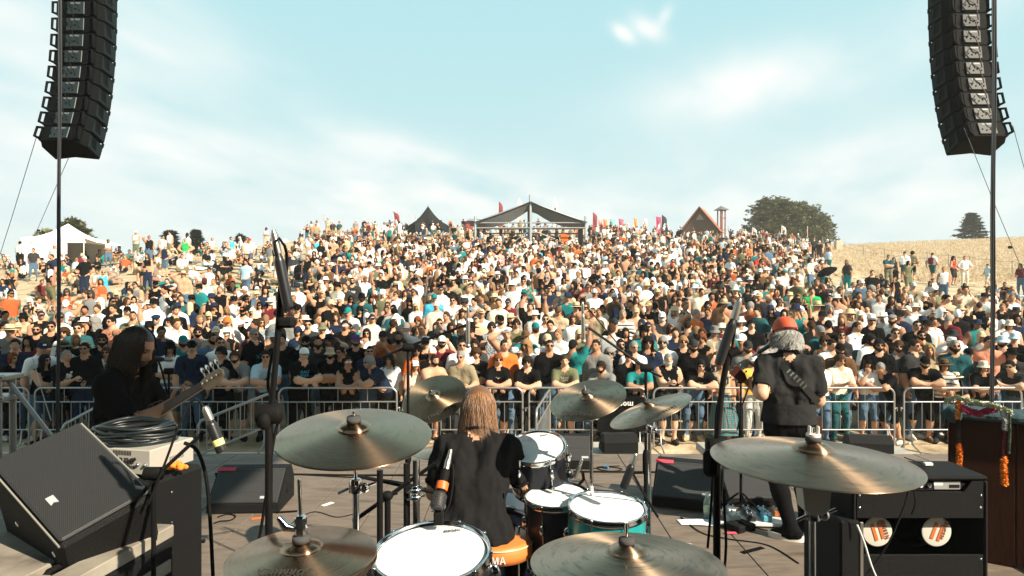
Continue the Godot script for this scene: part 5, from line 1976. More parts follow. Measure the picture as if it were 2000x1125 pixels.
func chapel():
	var d:=86.0
	var base:=on_ground(1367,d) + Vector3(0,-0.05,0)
	var t:=thing("wooden_chapel","small dark wooden chapel with a steep orange-lit shingle roof","chapel",base,-0.42)
	var w:=2.1
	var e:=1.55
	var ap:=4.25
	var L:=4.6
	var wood:=mat("dark boards",lin(.075,.042,.028),0.85)
	wood.normal_enabled = true
	wood.normal_texture = noise_tex("wood grain",0.03,true,4.0,3,256)
	tri(wood,0.8)
	part("wall",one(&"prism",[PackedVector2Array([Vector2(-w + 0.05,-0.3),Vector2(w - 0.05,-0.3),Vector2(w - 0.05,e),Vector2(0,ap - 0.1),Vector2(-w + 0.05,e)]),0.0,-L]),wood,t)
	var y:=0.0
	var n:=0
	while y < ap - 0.5:
		var hw:=(w - 0.03) if y < e else (w - 0.03) * (ap - y - 0.24) / (ap - e)
		if hw > 0.1:
			part("board",one(&"box",[Vector3(hw * 2,0.205,0.05 + 0.012 * (n % 3)),Vector3(0,y + 0.11,0.02),0.008]),wood,t)
		y += 0.225
		n += 1
	part("gable_window",one(&"prism",[PackedVector2Array([Vector2(-0.5,ap - 1.5),Vector2(0.5,ap - 1.5),Vector2(0,ap - 0.75)]),0.02,0.09]),mat("weathered boards",lin(.22,.19,.16),0.85),t)
	var roofm:=mat("orange shingles",lin(.34,.125,.055),0.85)
	var slope:=Vector2(w + 0.30,ap - e + 0.35).length()
	for s in [-1.0,1.0]:
		var slab:=MB.new()
		var ang:=atan2(ap - e + 0.15,w)
		for k in 9:
			var u:=(k + 0.5) / 9.0
			var c:=Vector3(s * (w + 0.30) * u,ap + 0.12 - (ap - e + 0.34) * u,-L * 0.5 + 0.1)
			var q:=MB.new()
			q.box(Vector3(slope / 9.0 * 1.12,0.06,L + 0.7),Vector3.ZERO,0.008)
			slab.add(q,Transform3D(Basis(Vector3.BACK,-s * (ang - 0.03)),c))
		part("roof",slab,roofm,t)
	for s in [-1.0,1.0]:
		part("barge_board",one(&"rod",[Vector3(0,ap + 0.1,0.42),Vector3(s * (w + 0.32),e - 0.22,0.42),0.07,4]),mat("red brown boards",lin(.16,.06,.035),0.8),t)
	var bt:=thing("bell_tower","slender wooden bell frame with a small pitched roof beside the chapel","bell tower",on_ground(1409,d + 1.5),0.3)
	var red:=mat("red brown boards")
	for x in [-0.33,0.33]:
		for z in [-0.33,0.33]:
			part("pole",one(&"box",[Vector3(0.13,4.1,0.13),Vector3(x,2.0,z),0.01]),red,bt)
	for yy in [1.5,3.0,3.95]:
		part("cross_beam",one(&"box",[Vector3(0.85,0.10,0.06),Vector3(0,yy,0.40)]),red,bt)
	part("bell",lathe_mb([Vector2(0.20,3.1),Vector2(0.14,3.2),Vector2(0.11,3.45),Vector2(0.0,3.52)],12),mat("dark metal"),bt)
	var rf:=MB.new()
	rf.lathe([Vector2(0.98,4.05),Vector2(0.93,4.12),Vector2(0.0,4.62)],4)
	rf.xf = Transform3D.IDENTITY
	part("roof",rf,mat("grey shingles",lin(.10,.10,.10),0.9),bt).rotation.y = PI / 4

func feather(px: float,py: float,d: float,h: float,w: float,color: Color,label: String,lean:=0.0,text:="",tcol:="white",square:=false):
	var base:=on_ground(px,d)
	var top:=W(px,py,d).y
	var t:=thing("feather_flag" if not square else "banner_flag",label,"flag",Vector3(base.x,top - h,base.z),0.0,"promotional flags on the crest")
	var sp:=minf(0.0,base.y - (top - h))
	var pole:=MB.new()
	pole.tube([Vector3(0,sp,0),Vector3(0,h * 0.6,0),Vector3(lean * 0.4,h * 0.9,0),Vector3(lean,h,0)],0.025,6)
	part("pole",pole,mat("white pole",lin(.6,.6,.6),0.4),t)
	var rows:=[]
	for i in 12:
		var v:=i / 11.0
		var y:=lerpf(0.55,h,v)
		var x0:=lean * 0.4 * smoothstep(0.5,0.9,v) + lean * 0.6 * smoothstep(0.9,1.0,v)
		var ww:=w * (sqrt(maxf(0.0,1.0 - (maxf(0.0,v - 0.72) / 0.281) ** 2)) if not square else 1.0) * (0.85 + 0.15 * v)
		var row:=PackedVector3Array()
		for k in 6:
			var u:=k / 5.0
			row.append(Vector3(x0 + ww * u,y - 0.1 * u,0.05 * sin(u * 5.0 + v * 7.0) + 0.01))
		rows.append(row)
	var m:=MB.new()
	m.grid(rows)
	var c:=cloth(color.r,color.g,color.b,0.5)
	c.backlight_enabled = true
	c.backlight = Color(0.4,0.4,0.4)
	part("cloth",m,c,t)
	if text:
		var low:=text == "low"
		var l:=part("print",print_patch(w * 0.55,0.45 if low else h * 0.36,2 + int(px) % 5),dye(tcol),t)
		l.position = Vector3(w * 0.45 + lean * 0.3,h * (0.68 if low else 0.5),0.1)

func flags():
	var red:=Color(.22,.03,.04)
	feather(770,412,74,2.5,0.62,red,"dark red feather flag leaning beside the black star tent",-0.2,"tall")
	feather(973,393,86,4.2,0.6,red,"dark red feather flag behind the left roof slope of the marquee",0.15)
	feather(1011,386,88,4.6,0.62,Color(.62,.6,.58),"white flag with dark print behind the left of the marquee peak",0.1,"low","black")
	feather(1080,386,88,4.6,0.62,Color(.62,.6,.58),"white flag with dark letters behind the right roof slope",0.1,"low","black")
	feather(1157,414,84,3.2,0.62,red,"dark red feather flag with white foot at the marquee's right",0.1)
	feather(1168,429,84,2.2,0.55,Color(.6,.28,.28),"pale pink banner, leftmost of the flag row right of marquee",0,"","white",true)
	feather(1178,428,84,2.2,0.5,Color(.66,.20,.06),"orange banner beside the pale pink banner",0,"","white",true)
	feather(1191,428,84,2.3,0.62,Color(.16,.42,.40),"pale teal banner second from the orange banner",0,"tall","white",true)
	feather(1208,427,84,2.3,0.64,Color(.38,.10,.16),"plum coloured banner with white lettering in the flag row",0,"tall","white",true)
	feather(1238,426,84,2.4,0.42,Color(.70,.24,.04),"bright orange narrow banner in the middle of the flag row",0,"","white",true)
	feather(1257,426,84,2.2,0.45,Color(.62,.66,.62),"white banner right of the bright orange banner",0,"","white",true)
	feather(1281,423,80,2.5,0.72,Color(.42,.05,.14),"crimson banner beside the black feather flag",0,"tall","white",true)
	feather(1291,419,78,3.0,0.68,Color(.02,.03,.035),"black feather flag with tall white lettering left of the chapel",0.15,"tall","white")
	feather(1469,443,82,2.4,0.6,Color(.50,.46,.42),"grey-white feather flag before the left of the big tree",0.05,"low","black")
	feather(1526,439,82,2.6,0.62,Color(.50,.46,.42),"grey-white feather flag before the middle of the big tree",0.05,"low","black")

func van():
	var d:=82.0
	var t:=thing("red_van","red vintage food van with a raised dark hatch on the crest","van",on_ground(932,d) + Vector3(0,0.05,0),0.25)
	var body:=MB.new()
	var o:=PackedVector2Array([Vector2(-2.1,0.35),Vector2(2.0,0.35),Vector2(2.2,0.6),Vector2(2.15,1.05),Vector2(1.6,1.35),Vector2(1.25,1.95),Vector2(1.0,2.08),Vector2(-1.9,2.08),Vector2(-2.1,1.9)])
	body.prism(o,-0.85,0.85)
	part("body",body,mat("red paint",lin(.22,.022,.016),0.4),t)
	t.scale = Vector3.ONE * 0.7
	part("serving_window",one(&"box",[Vector3(1.5,0.7,0.04),Vector3(-0.7,1.5,0.87),0.01]),mat("dark lenses"),t)
	part("side_window",one(&"prism",[PackedVector2Array([Vector2(0.5,1.3),Vector2(1.45,1.3),Vector2(1.15,1.85),Vector2(0.5,1.85)]),0.86,0.89]),mat("dark lenses"),t)
	var hatch:=MB.new()
	hatch.xf = Transform3D(Basis(Vector3.RIGHT,0.12),Vector3(-0.5,2.25,1.2))
	hatch.box(Vector3(2.4,0.06,0.9),Vector3.ZERO,0.01)
	part("hatch",hatch,mat("dark metal"),t)
	for x in [-1.35,1.35]:
		for z in [-0.78,0.80]:
			var wh:=MB.new()
			wh.xf = Transform3D(Basis(Vector3.RIGHT,PI / 2),Vector3(x,0.33,z))
			wh.lathe([Vector2(0.2,-0.1),Vector2(0.33,-0.09),Vector2(0.33,0.09),Vector2(0.2,0.1)],18)
			var p:=part("wheel",wh,mat("tyre",lin(.015,.015,.015),0.9),t)
			var rim:=MB.new()
			rim.xf = Transform3D(Basis(Vector3.RIGHT,PI / 2),Vector3(x,0.33,z))
			rim.lathe([Vector2(0.0,0.12),Vector2(0.2,0.105)],14,false)
			part("rim",rim,mat("white pole"),p)
	for z in [-0.5,0.5]:
		part("headlight",one(&"ball",[Vector3(2.18,0.85,z),Vector3(0.05,0.12,0.12),10,6]),mat("white pole"),t)

func white_tent():
	var d:=42.0
	var base:=on_ground(133,d) + Vector3(0,-0.1,0)
	var t:=thing("white_tent","white square party tent with peaked roof and closed front sheet","tent",base,0.12)
	var s:=1.75
	var e:=1.75
	var wc:=cloth(.78,.77,.75,0.5)
	var rows:=[]
	for i in 9:
		var f:=i / 8.0
		var row:=PackedVector3Array()
		for k in 4:
			var a:=PI / 4 + PI / 2 * k
			row.append(Vector3(cos(a) * sqrt(2.0) * s * f,lerpf(2.75,e,f) - 0.22 * sin(PI * f),sin(a) * sqrt(2.0) * s * f))
		rows.append(row)
	for k in 4:
		var m:=MB.new()
		var rr:=[]
		for i in 9:
			var row:=PackedVector3Array()
			for j in 7:
				row.append(rows[i][k].lerp(rows[i][(k + 1) % 4],j / 6.0))
			rr.append(row)
		m.grid(rr)
		part("roof_panel",m,wc,t)
		var v:=MB.new()
		var a0: Vector3 = rows[8][k]
		var a1: Vector3 = rows[8][(k + 1) % 4]
		v.grid([PackedVector3Array([a0,a1]),PackedVector3Array([a0 - Vector3(0,0.28,0),a1 - Vector3(0,0.28,0)])])
		part("valance",v,wc,t)
		part("post",one(&"rod",[a0 * Vector3(0.98,0,0.98) - Vector3(0,0.2,0),a0 * Vector3(0.98,1,0.98),0.03,6]),mat("white pole"),t)
	for w in [[Vector3(-s,0,s),Vector3(s * 0.45,0,s)],[Vector3(-s,0,-s),Vector3(-s,0,s)],[Vector3(-s,0,-s),Vector3(s,0,-s)]]:
		var rr:=[]
		for i in 5:
			var row:=PackedVector3Array()
			for j in 15:
				var q: Vector3 = w[0].lerp(w[1],j / 14.0)
				row.append(Vector3(q.x,lerpf(e - 0.2,-0.2,i / 4.0),q.z + 0.05 * sin(j * 1.7)))
			rr.append(row)
		part("side_sheet",one(&"grid",[rr]),wc,t)
	var l:=part("lettering",print_patch(1.0,0.14,3),dye("salmon"),t)
	l.position = Vector3(1.0,e - 0.13,s + 0.02)
	part("awning",one(&"grid",[[PackedVector3Array([Vector3(s,e,-s),Vector3(s,e,s)]),PackedVector3Array([Vector3(s + 0.7,e - 0.25,-s),Vector3(s + 0.7,e - 0.25,s)])]]),wc,t)
	for q in [[557,469,66.0],[586,467,66.0]]:
		var f:=thing("far_white_tent","far white tent peak on the crest, " + ("left one" if q[0] < 570 else "right one") + " beyond the parasol pushchair","tent",Vector3(0,0,0))
		f.position = W(q[0],q[1],q[2]) - Vector3(0,2.6,0)
		part("roof",one(&"lathe",[[Vector2(2.0,1.5),Vector2(1.9,1.75),Vector2(0.9,2.1),Vector2(0.0,2.75)],4]),wc,f).rotation.y = PI / 4
		for k in 4:
			part("post",one(&"rod",[Vector3(cos(k * PI / 2),0,sin(k * PI / 2)) * 1.8 + Vector3(0,-1.5,0),Vector3(cos(k * PI / 2),0,sin(k * PI / 2)) * 1.8 + Vector3(0,1.6,0),0.03,6]),mat("white pole"),f)

func hill_things():
	var post:=mat("weathered boards")
	var fence:=thing("rope_fence","low rope fence on thin posts climbing the dry grass on the right","fence",Vector3.ZERO)
	var last:=Vector3.ZERO
	for k in 11:
		var px:=lerpf(1645,2060,k / 10.0)
		var d:=lerpf(80.0,40.0,sqrt(k / 10.0))
		var p:=on_ground(px,d)
		part("post",one(&"rod",[p - Vector3(0,0.2,0),p + Vector3(0,0.95,0),0.03,6]),post,fence)
		if k:
			var r:=MB.new()
			for h in [0.45,0.9]:
				r.tube([last + Vector3(0,h,0),(last + p) * 0.5 + Vector3(0,h - 0.12,0),p + Vector3(0,h,0)],0.012,5)
			part("rope",r,post,fence)
		last = p
	tag(part("stone_post",one(&"box",[Vector3(0.75,1.15,0.6),Vector3(0,0.5,0),0.06]),mat("tan stone",lin(.48,.36,.26),0.95),null,on_ground(1637,78)),"square tan stone post at the top end of the rope fence","post")
	var b:=thing("fence_banner","long dark banner with repeated white marks on a fence below the big tree","banner",on_ground(1555,80),-0.1)
	part("banner",one(&"box",[Vector3(3.0,0.75,0.03),Vector3(0,0.75,0)]),dye("charcoal"),b)
	for k in 7:
		var l:=part("mark",letters("E",0.5),dye("white"),b)
		l.position = Vector3(-1.25 + 0.42 * k,0.75,0.02)
	for k in 8:
		part("post",one(&"rod",[Vector3(-1.5 + k * 0.9,-0.1,-0.05),Vector3(-1.5 + k * 0.9,1.3,-0.05),0.03,6]),post,b)
	var tp:=thing("tall_post","tall pale post with a box standing before the big tree","post",on_ground(1577,82))
	part("shaft",one(&"rod",[Vector3(0,-0.2,0),Vector3(0,2.6,0),0.05,8]),mat("tan stone"),tp)
	part("box",one(&"box",[Vector3(0.25,0.5,0.2),Vector3(-0.1,0.9,0),0.02]),mat("white pole"),tp)
	for q in [[1612,524,30.0,"black",0.45,"black parasol lying tilted on the right slope",0.5],[1262,453,70.0,"salmon",0.9,"salmon parasol among the people below the flag row",-0.4],[570,508,33.0,"charcoal",0.55,"small charcoal parasol over the pushchair on the left slope",0.2],[1317,472,60.0,"black",0.8,"black parasol leaning below the black feather flag",-1.0]]:
		var u:=thing("parasol",q[5],"parasol",W(q[0],q[1],q[2]),0.0,"parasols on the slope")
		u.rotation = Vector3(0.2,0,q[6])
		var m:=MB.new()
		var rows:=[]
		for i in 6:
			var row:=PackedVector3Array()
			for k in 24:
				var a:=TAU * k / 24
				var f:=i / 5.0
				var rr: float = q[4] * f * (1.0 - 0.06 * f * (1 - absf(cos(a * 4.0))))
				row.append(Vector3(cos(a) * rr,-0.42 * q[4] * f * f,sin(a) * rr))
			rows.append(row)
		m.grid(rows,true)
		part("canopy",m,dye(q[3]),u)
		part("shaft",one(&"rod",[Vector3(0,0.06,0),Vector3(0,-1.0,0),0.012,6]),mat("dark metal"),u)
	var pc:=thing("pushchair","black pushchair with hood standing on the left slope","pushchair",on_ground(585,31),0.5)
	part("hood",one(&"ball",[Vector3(0,0.75,0),Vector3(0.26,0.3,0.32),14,6,-0.1,PI / 2]),dye("black"),pc)
	part("seat",one(&"box",[Vector3(0.42,0.35,0.6),Vector3(0,0.52,0.05),0.08]),dye("charcoal"),pc)
	for x in [-0.27,0.27]:
		for z in [-0.32,0.36]:
			var wh:=MB.new()
			wh.xf = Transform3D(Basis(Vector3.BACK,PI / 2),Vector3(x,0.13,z))
			wh.lathe([Vector2(0.13,-0.02),Vector2(0.13,0.02)],14)
			part("wheel",wh,mat("tyre"),pc)
		part("frame",one(&"tube",[[Vector3(x,0.13,-0.32),Vector3(x,0.5,0.1),Vector3(x,1.0,0.45)],0.014,6]),mat("dark metal"),pc)
	var r:=RandomNumberGenerator.new()
	r.seed = 41
	var cols:=["sky","teal","white","paleblue","pink","cream","petrol","green","grey","salmon"]
	var made:=0
	var proto:={}
	while made < 46:
		var left:=r.randf() < 0.5
		var px:=r.randf_range(10,590) if left else r.randf_range(1560,1990)
		var d:=r.randf_range(20,42 if left else 34)
		var c: String = cols[r.randi() % cols.size()]
		var m:=MB.new()
		var rows:=[]
		var p0:=on_ground(px,d)
		var a:=r.randf() * PI
		var w:=r.randf_range(0.8,1.1)
		for i in 5:
			var row:=PackedVector3Array()
			for k in 5:
				var q:=Vector2(w * (i / 4.0 - 0.5),1.7 * (k / 4.0 - 0.5)).rotated(a)
				var z: float = p0.z + q.y
				var dd:=-z
				var gx: float = (p0.x + q.x) / dd * F + 1000.0
				row.append(Vector3(q.x,ground(gx,dd) - p0.y + 0.05 + r.randf() * 0.04,q.y))
			rows.append(row)
		m.grid(rows)
		var lb:="%s blanket spread on the %s slope %s" % [say(c),"left" if left else "right",place(px,d) if d < 17 else ("near the bottom" if d < 26 else "half way up" if d < 33 else "near the top")]
		var o:=part("blanket",m,dye(c),null,p0)
		var lb0:=lb
		if proto.has(lb):
			lb += [", smaller one",", one more beside it",", last of its colour"][mini(proto[lb] - 1,2)]
		proto[lb0] = proto.get(lb0,0) + 1
		tag(o,lb,"blanket","blankets spread on the slope")
		made += 1

# ---------------------------------------------------------------- barriers
func barrier_row():
	var al:=mat("barrier steel",lin(.50,.50,.49),0.38,0.75)
	var proto:=Node3D.new()
	proto.name = "crowd_barrier"
	taken["crowd_barrier"] = 1
	add_child(proto)
	var w:=2.02
	var top:=1.08
	var fr:=MB.new()
	var path:=[Vector3(-w / 2,0.05,0)]
	for k in 7:
		var a:=PI - k / 6.0 * PI / 2
		path.append(Vector3(-w / 2 + 0.12 + cos(a) * 0.12,top - 0.12 + sin(a) * 0.12,0))
	for k in 7:
		var a:=PI / 2 - k / 6.0 * PI / 2
		path.append(Vector3(w / 2 - 0.12 + cos(a) * 0.12,top - 0.12 + sin(a) * 0.12,0))
	path.append(Vector3(w / 2,0.05,0))
	fr.tube(path,0.0175,8)
	part("frame",fr,al,proto)
	for y in [0.84,0.36]:
		part("rail",one(&"rod",[Vector3(-w / 2,y,0),Vector3(w / 2,y,0),0.0125,8]),al,proto)
	var bar:=MB.new()
	bar.rod(Vector3(0,0.36,0),Vector3(0,0.84,0),0.006,6)
	var bm:=bar.mesh()
	for k in 12:
		part("bar",bm,al,proto,Vector3(-w / 2 + w * (k + 1) / 13.0,0,0))
	var sb:=MB.new()
	sb.rod(Vector3(0,0.84,0),Vector3(0,top,0),0.006,6)
	var sm:=sb.mesh()
	for k in 3:
		part("bar",sm,al,proto,Vector3(-w / 2 + w * (k + 1) / 4.0,0,0))
	for s in [-1.0,1.0]:
		var ft:=MB.new()
		ft.tube([Vector3(s * (w / 2 - 0.12),0.36,0),Vector3(s * (w / 2 - 0.12),0.12,0.04),Vector3(s * (w / 2 - 0.12),0.02,0.30)],0.014,6)
		ft.tube([Vector3(s * (w / 2 - 0.12),0.12,-0.02),Vector3(s * (w / 2 - 0.12),0.02,-0.30)],0.014,6)
		part("foot",ft,al,proto)
		part("hook",one(&"tube",[[Vector3(s * w / 2,0.72,0),Vector3(s * (w / 2 + 0.05),0.74,0),Vector3(s * (w / 2 + 0.05),0.68,0)],0.009,6]),al,proto)
	var spots3:=[[-58,0.0,"leftmost crowd barrier, cut by the picture edge beside the truss"],[183,0.0,"crowd barrier behind the left near wedge and the bassist"],[416,0.0,"crowd barrier behind the bass headstock"],[660,0.02,"crowd barrier behind the large left cymbal"],[906,0.0,"crowd barrier behind the drummer's head"],[1148,-0.02,"crowd barrier behind the upright cymbal"],[1391,0.0,"crowd barrier behind the right tall microphone stand"],[1632,0.0,"crowd barrier right of the guitarist"],[1880,0.0,"crowd barrier behind the organ with garlands"],[2120,0.0,"rightmost crowd barrier, beyond the organ"]]
	for k in spots3.size() - 1:
		var q: Array = spots3[k]
		var o: Node3D = proto if k == 0 else copy(proto,q[2],"crowd barriers along the stage")
		tag(o,q[2],"barrier","crowd barriers along the stage")
		o.set_meta("category","barrier")
		o.position = Vector3((q[0] - 1000) / F * 11.75,0,-11.75)
		o.rotation.y = q[1]
	var e:=copy(proto,"crowd barrier turned end-on towards the stage, right of the drummer","crowd barriers along the stage")
	e.position = Vector3((1062 - 1000) / F * 10.6,0,-10.62)
	e.rotation.y = 1.42
	for q in [[127,828,205,786,10.4,"inclined handrail of the ramp behind the left near wedge"],[392,822,522,770,10.2,"inclined handrail of the ramp below the bass headstock"]]:
		var t:=thing("ramp_handrail",q[5],"handrail",Vector3.ZERO,0.0,"handrails of the access ramp")
		var a:=W(q[0],q[1],q[4])
		var b:=W(q[2],q[3],q[4] + 0.5)
		part("top_rail",one(&"tube",[[Vector3(a.x - 0.05,0.35,a.z),a + Vector3(-0.04,-0.08,0),a,b,b + Vector3(0.1,0.0,0),Vector3(b.x + 0.12,0.4,b.z)],0.021,8]),al,t)
		part("lower_rail",one(&"rod",[a - Vector3(0,0.5,0),b - Vector3(0,0.5,0),0.017,8]),al,t)
		for k in 6:
			var c:=a.lerp(b,(k + 0.5) / 6.0)
			part("bar",one(&"rod",[c - Vector3(0,0.5,0),c,0.009,6]),al,t)

# ---------------------------------------------------------------- the stage
func make_mats():
	for q in [["chrome",.62,.63,.64,.12,1.0],["black metal",.006,.006,.0065,.45,0.0],["rubber",.006,.006,.006,.75,0.0],["dark lenses",.006,.006,.007,.12,0.0],["satin nickel",.45,.43,.39,.3,.9],["dark metal",.02,.02,.022,.4,.8],["white pole",.6,.6,.6,.4,0.0],
		["badge",.35,.38,.39,.4,0.0],["pink tape",.62,.06,.10,.5,0.0],["tyre",.015,.015,.015,.9,0.0],["black deck",.012,.012,.013,.8,0.0],["white print",.75,.73,.70,.5,0.0],["cymbal ink",.03,.026,.02,.6,0.0],["printed ink",.10,.10,.10,.6,0.0],["weathered boards",.22,.19,.16,.85,0.0],
		["red brown boards",.16,.06,.035,.8,0.0],["barrier steel",.36,.36,.355,.4,.75],["brown sheath",.05,.04,.035,.6,0.0],["tan stone",.48,.36,.26,.95,0.0],["eyes and brows",.02,.013,.01,.5,0.0]]:
		mat(q[0],lin(q[1],q[2],q[3]),q[4],q[5])
	for k in ["black metal","rubber","black deck"]:
		mats[k].metallic_specular = 0.25

func chrome() -> StandardMaterial3D: return mat("chrome",lin(.62,.63,.64),0.12,1.0)
func black_metal() -> StandardMaterial3D: return mat("black metal",lin(.012,.012,.013),0.35)
func rubber() -> StandardMaterial3D: return mat("rubber",lin(.012,.012,.012),0.75)

func tolex() -> StandardMaterial3D:
	if mats.has("tolex"):
		return mats["tolex"]
	var m:=mat("tolex",Color.WHITE,0.62)
	m.albedo_texture = noise_tex("tolex",0.16,false,1.0,3,512,[lin(.003,.003,.0035),lin(.009,.009,.0095),lin(.022,.022,.023)])
	m.metallic_specular = 0.25
	tri(m,3.0)
	m.normal_enabled = true
	m.normal_texture = noise_tex("tolex relief",0.16,true,10.0,3,512)
	m.normal_scale = 0.9
	return m

func grille_mat() -> StandardMaterial3D:
	if mats.has("grille"):
		return mats["grille"]
	var im:=Image.create(64,64,false,Image.FORMAT_RGB8)
	var hm:=Image.create(64,64,false,Image.FORMAT_RGB8)
	for y in 64:
		for x in 64:
			var row:=int(y / 16.0)
			var cx:=fposmod(x + (8 if row % 2 else 0),16.0) - 8.0
			var cy:=fposmod(float(y),16.0) - 8.0
			var hole:=1.0 - smoothstep(4.6,6.2,sqrt(cx * cx + cy * cy))
			im.set_pixel(x,y,lin(.034,.034,.035).lerp(lin(.002,.002,.002),hole))
			hm.set_pixel(x,y,Color.WHITE * (1.0 - hole))
	var m:=mat("grille",Color.WHITE,0.5)
	m.albedo_texture = ImageTexture.create_from_image(im)
	m.heightmap_enabled = true
	m.heightmap_texture = ImageTexture.create_from_image(hm)
	m.heightmap_scale = 0.25
	tri(m,38.0)
	return m

func build_stage():
	var fl:=mat("deck panels",Color.WHITE,0.62)
	fl.albedo_texture = noise_tex("deck",0.006,false,1.0,6,1024,[lin(.062,.044,.032),lin(.11,.081,.06),lin(.16,.121,.092),lin(.12,.09,.068),lin(.22,.172,.134)])
	tri(fl,0.35,true)
	fl.uv1_scale = Vector3(0.22,0.35,0.85)
	fl.roughness_texture = noise_tex("deck wear",0.01,false,1.0,4,512,[Color(.55,.55,.55),Color(.75,.75,.75),Color(.9,.9,.9)])
	fl.roughness = 1.0
	fl.heightmap_enabled = true
	fl.heightmap_texture = noise_tex("deck relief",0.04,false,1.0,4,512)
	fl.heightmap_scale = 0.15
	var base:=MB.new()
	base.box(Vector3(17.6,STAGE - 0.03,13.0),Vector3(0,(STAGE - 0.03) * 0.5 - 0.002,-1.6))
	var floor:=struct("stage_floor",base,mat("under the deck",lin(.02,.018,.016),0.9))
	var r:=RandomNumberGenerator.new()
	r.seed = 9
	var proto: ArrayMesh
	var pm:=MB.new()
	pm.box(Vector3(0.494,0.03,1.994),Vector3.ZERO,0.003)
	proto = pm.mesh()
	var n:=0
	for i in range(-17,18):
		for k in 6:
			var z:=-7.1 + 2.0 * k
			if absf(i * 0.5) > 8.55:
				continue
			var p:=part("floor_panel",proto,fl,floor,Vector3(i * 0.5,STAGE - 0.0145 + r.randf() * 0.0022,z))
			n += 1
	var fd:=mat("pale front deck",Color.WHITE,0.75)
	fd.albedo_texture = noise_tex("front deck",0.01,false,1.0,5,512,[lin(.26,.235,.20),lin(.34,.31,.27),lin(.40,.37,.33)])
	tri(fd,0.4,true)
	for q in [[-3.0,-1.2,"left"],[1.0,1.72,"middle"],[2.45,5.0,"right"]]:
		var m:=MB.new()
		m.box(Vector3(q[1] - q[0],0.10,0.95),Vector3((q[0] + q[1]) * 0.5,STAGE - 0.13,-8.62),0.006)
		m.box(Vector3(q[1] - q[0] - 0.1,STAGE - 0.18,0.85),Vector3((q[0] + q[1]) * 0.5,(STAGE - 0.18) * 0.5 + 0.004,-8.6))
		var o:=struct("front_deck",m,fd)
	var rs:=MB.new()
	rs.box(Vector3(3.4,DECK - STAGE - 0.004,2.4),Vector3(0.3,(DECK + STAGE) * 0.5 + 0.002,-1.25),0.01)
	struct("drum_riser",rs,mat("black deck",lin(.012,.012,.013),0.8))
	tag(part("drum_carpet",one(&"box",[Vector3(2.1,0.008,1.9),Vector3(0.25,STAGE + 0.0085,-4.35),0.003]),cloth(.055,.056,.055,1.0)),"dark grey carpet under the drummer's kit","carpet")
	var rf:=MB.new()
	rf.box(Vector3(16.2,0.25,9.8),Vector3(-1.9,8.7,-2.5),0.02)
	struct("stage_roof",rf,mat("black deck"))
	var dr:=MB.new()
	var dw:=[]
	for i in 2:
		var row:=PackedVector3Array()
		for k in 60:
			row.append(Vector3(-9.0 + 0.3 * k,5.9 * i + 0.1,3.2 + 0.08 * sin(k * 2.2)))
		dw.append(row)
	dr.grid(dw)
	struct("stage_backdrop",dr,cloth(.012,.012,.013))
	for x in [-9.6]:
		for z in [2.0,-7.2]:
			var c:=MB.new()
			c.box(Vector3(0.4,8.6,0.4),Vector3(x,4.2,z))
			struct("stage_tower",c,mat("barrier steel"))

# ---------------------------------------------------------------- cymbals
func cymbal_mat(key: String,base: Color,dirt: float,rough:=0.36) -> StandardMaterial3D:
	if mats.has(key):
		return mats[key]
	var w:=512
	var h:=256
	var f:=FastNoiseLite.new()
	f.seed = hash(key) % 999
	f.frequency = 1.0
	f.fractal_octaves = 3
	var im:=Image.create(w,h,false,Image.FORMAT_RGB8)
	var hm:=Image.create(8,512,false,Image.FORMAT_RGB8)
	for y in h:
		var v:=y / float(h)
		var ring:=0.5 + 0.5 * f.get_noise_1d(v * 140.0)
		for x in w:
			var a:=TAU * x / w
			var p:=Vector3(cos(a) * v * 2.6,sin(a) * v * 2.6,v * 9.0)
			var s:=f.get_noise_3dv(p * 1.3) + 0.45 * f.get_noise_3d(a * 2.0 + 9.0,v * 26.0,sin(a))
			var k:=clampf(0.88 + 0.30 * ring - dirt * maxf(0.0,s) * 0.7,0.35,1.15)
			var c:=Color(base.r * k,base.g * k * (1.0 + 0.10 * dirt * s),base.b * k * (1.0 + 0.14 * dirt * s))
			im.set_pixel(x,y,c.linear_to_srgb())
	for y in 512:
		var g:=0.5 + 0.35 * f.get_noise_1d(y * 0.9) + 0.3 * f.get_noise_1d(y * 0.13)
		for x in 8:
			hm.set_pixel(x,y,Color(g,g,g))
	var m:=mat(key,Color.WHITE,rough,1.0)
	m.albedo_texture = ImageTexture.create_from_image(im)
	m.heightmap_enabled = true
	m.heightmap_texture = ImageTexture.create_from_image(hm)
	m.heightmap_scale = 0.05
	m.anisotropy_enabled = true
	m.anisotropy = -0.88
	return m

func cymbal_disc(R: float,bell: float,seg:=96) -> MB:
	var m:=MB.new()
	var prof:=[]
	for k in 9:
		var t:=k / 8.0
		prof.append(Vector2(maxf(0.004,R * bell * sin(t * PI / 2)),R * 0.115 + R * 0.085 * cos(t * PI / 2)))
	for k in range(1,25):
		var t:=k / 24.0
		prof.append(Vector2(R * lerpf(bell,1.0,t),R * 0.115 * (1.0 - pow(t,1.25))))
	prof.append(Vector2(R - 0.0005,-0.0018))
	for k in 12:
		var t:=1.0 - k / 11.0
		prof.append(Vector2(R * lerpf(bell,0.996,t),R * 0.115 * (1.0 - pow(t,1.25)) - 0.002))
	m.lathe(prof,seg,false)
	for k in m.v.size():
		var q:=m.v[k]
		m.uv[k] = Vector2(m.uv[k].x,0.02 + 0.96 * Vector2(q.x,q.z).length() / R)
	return m

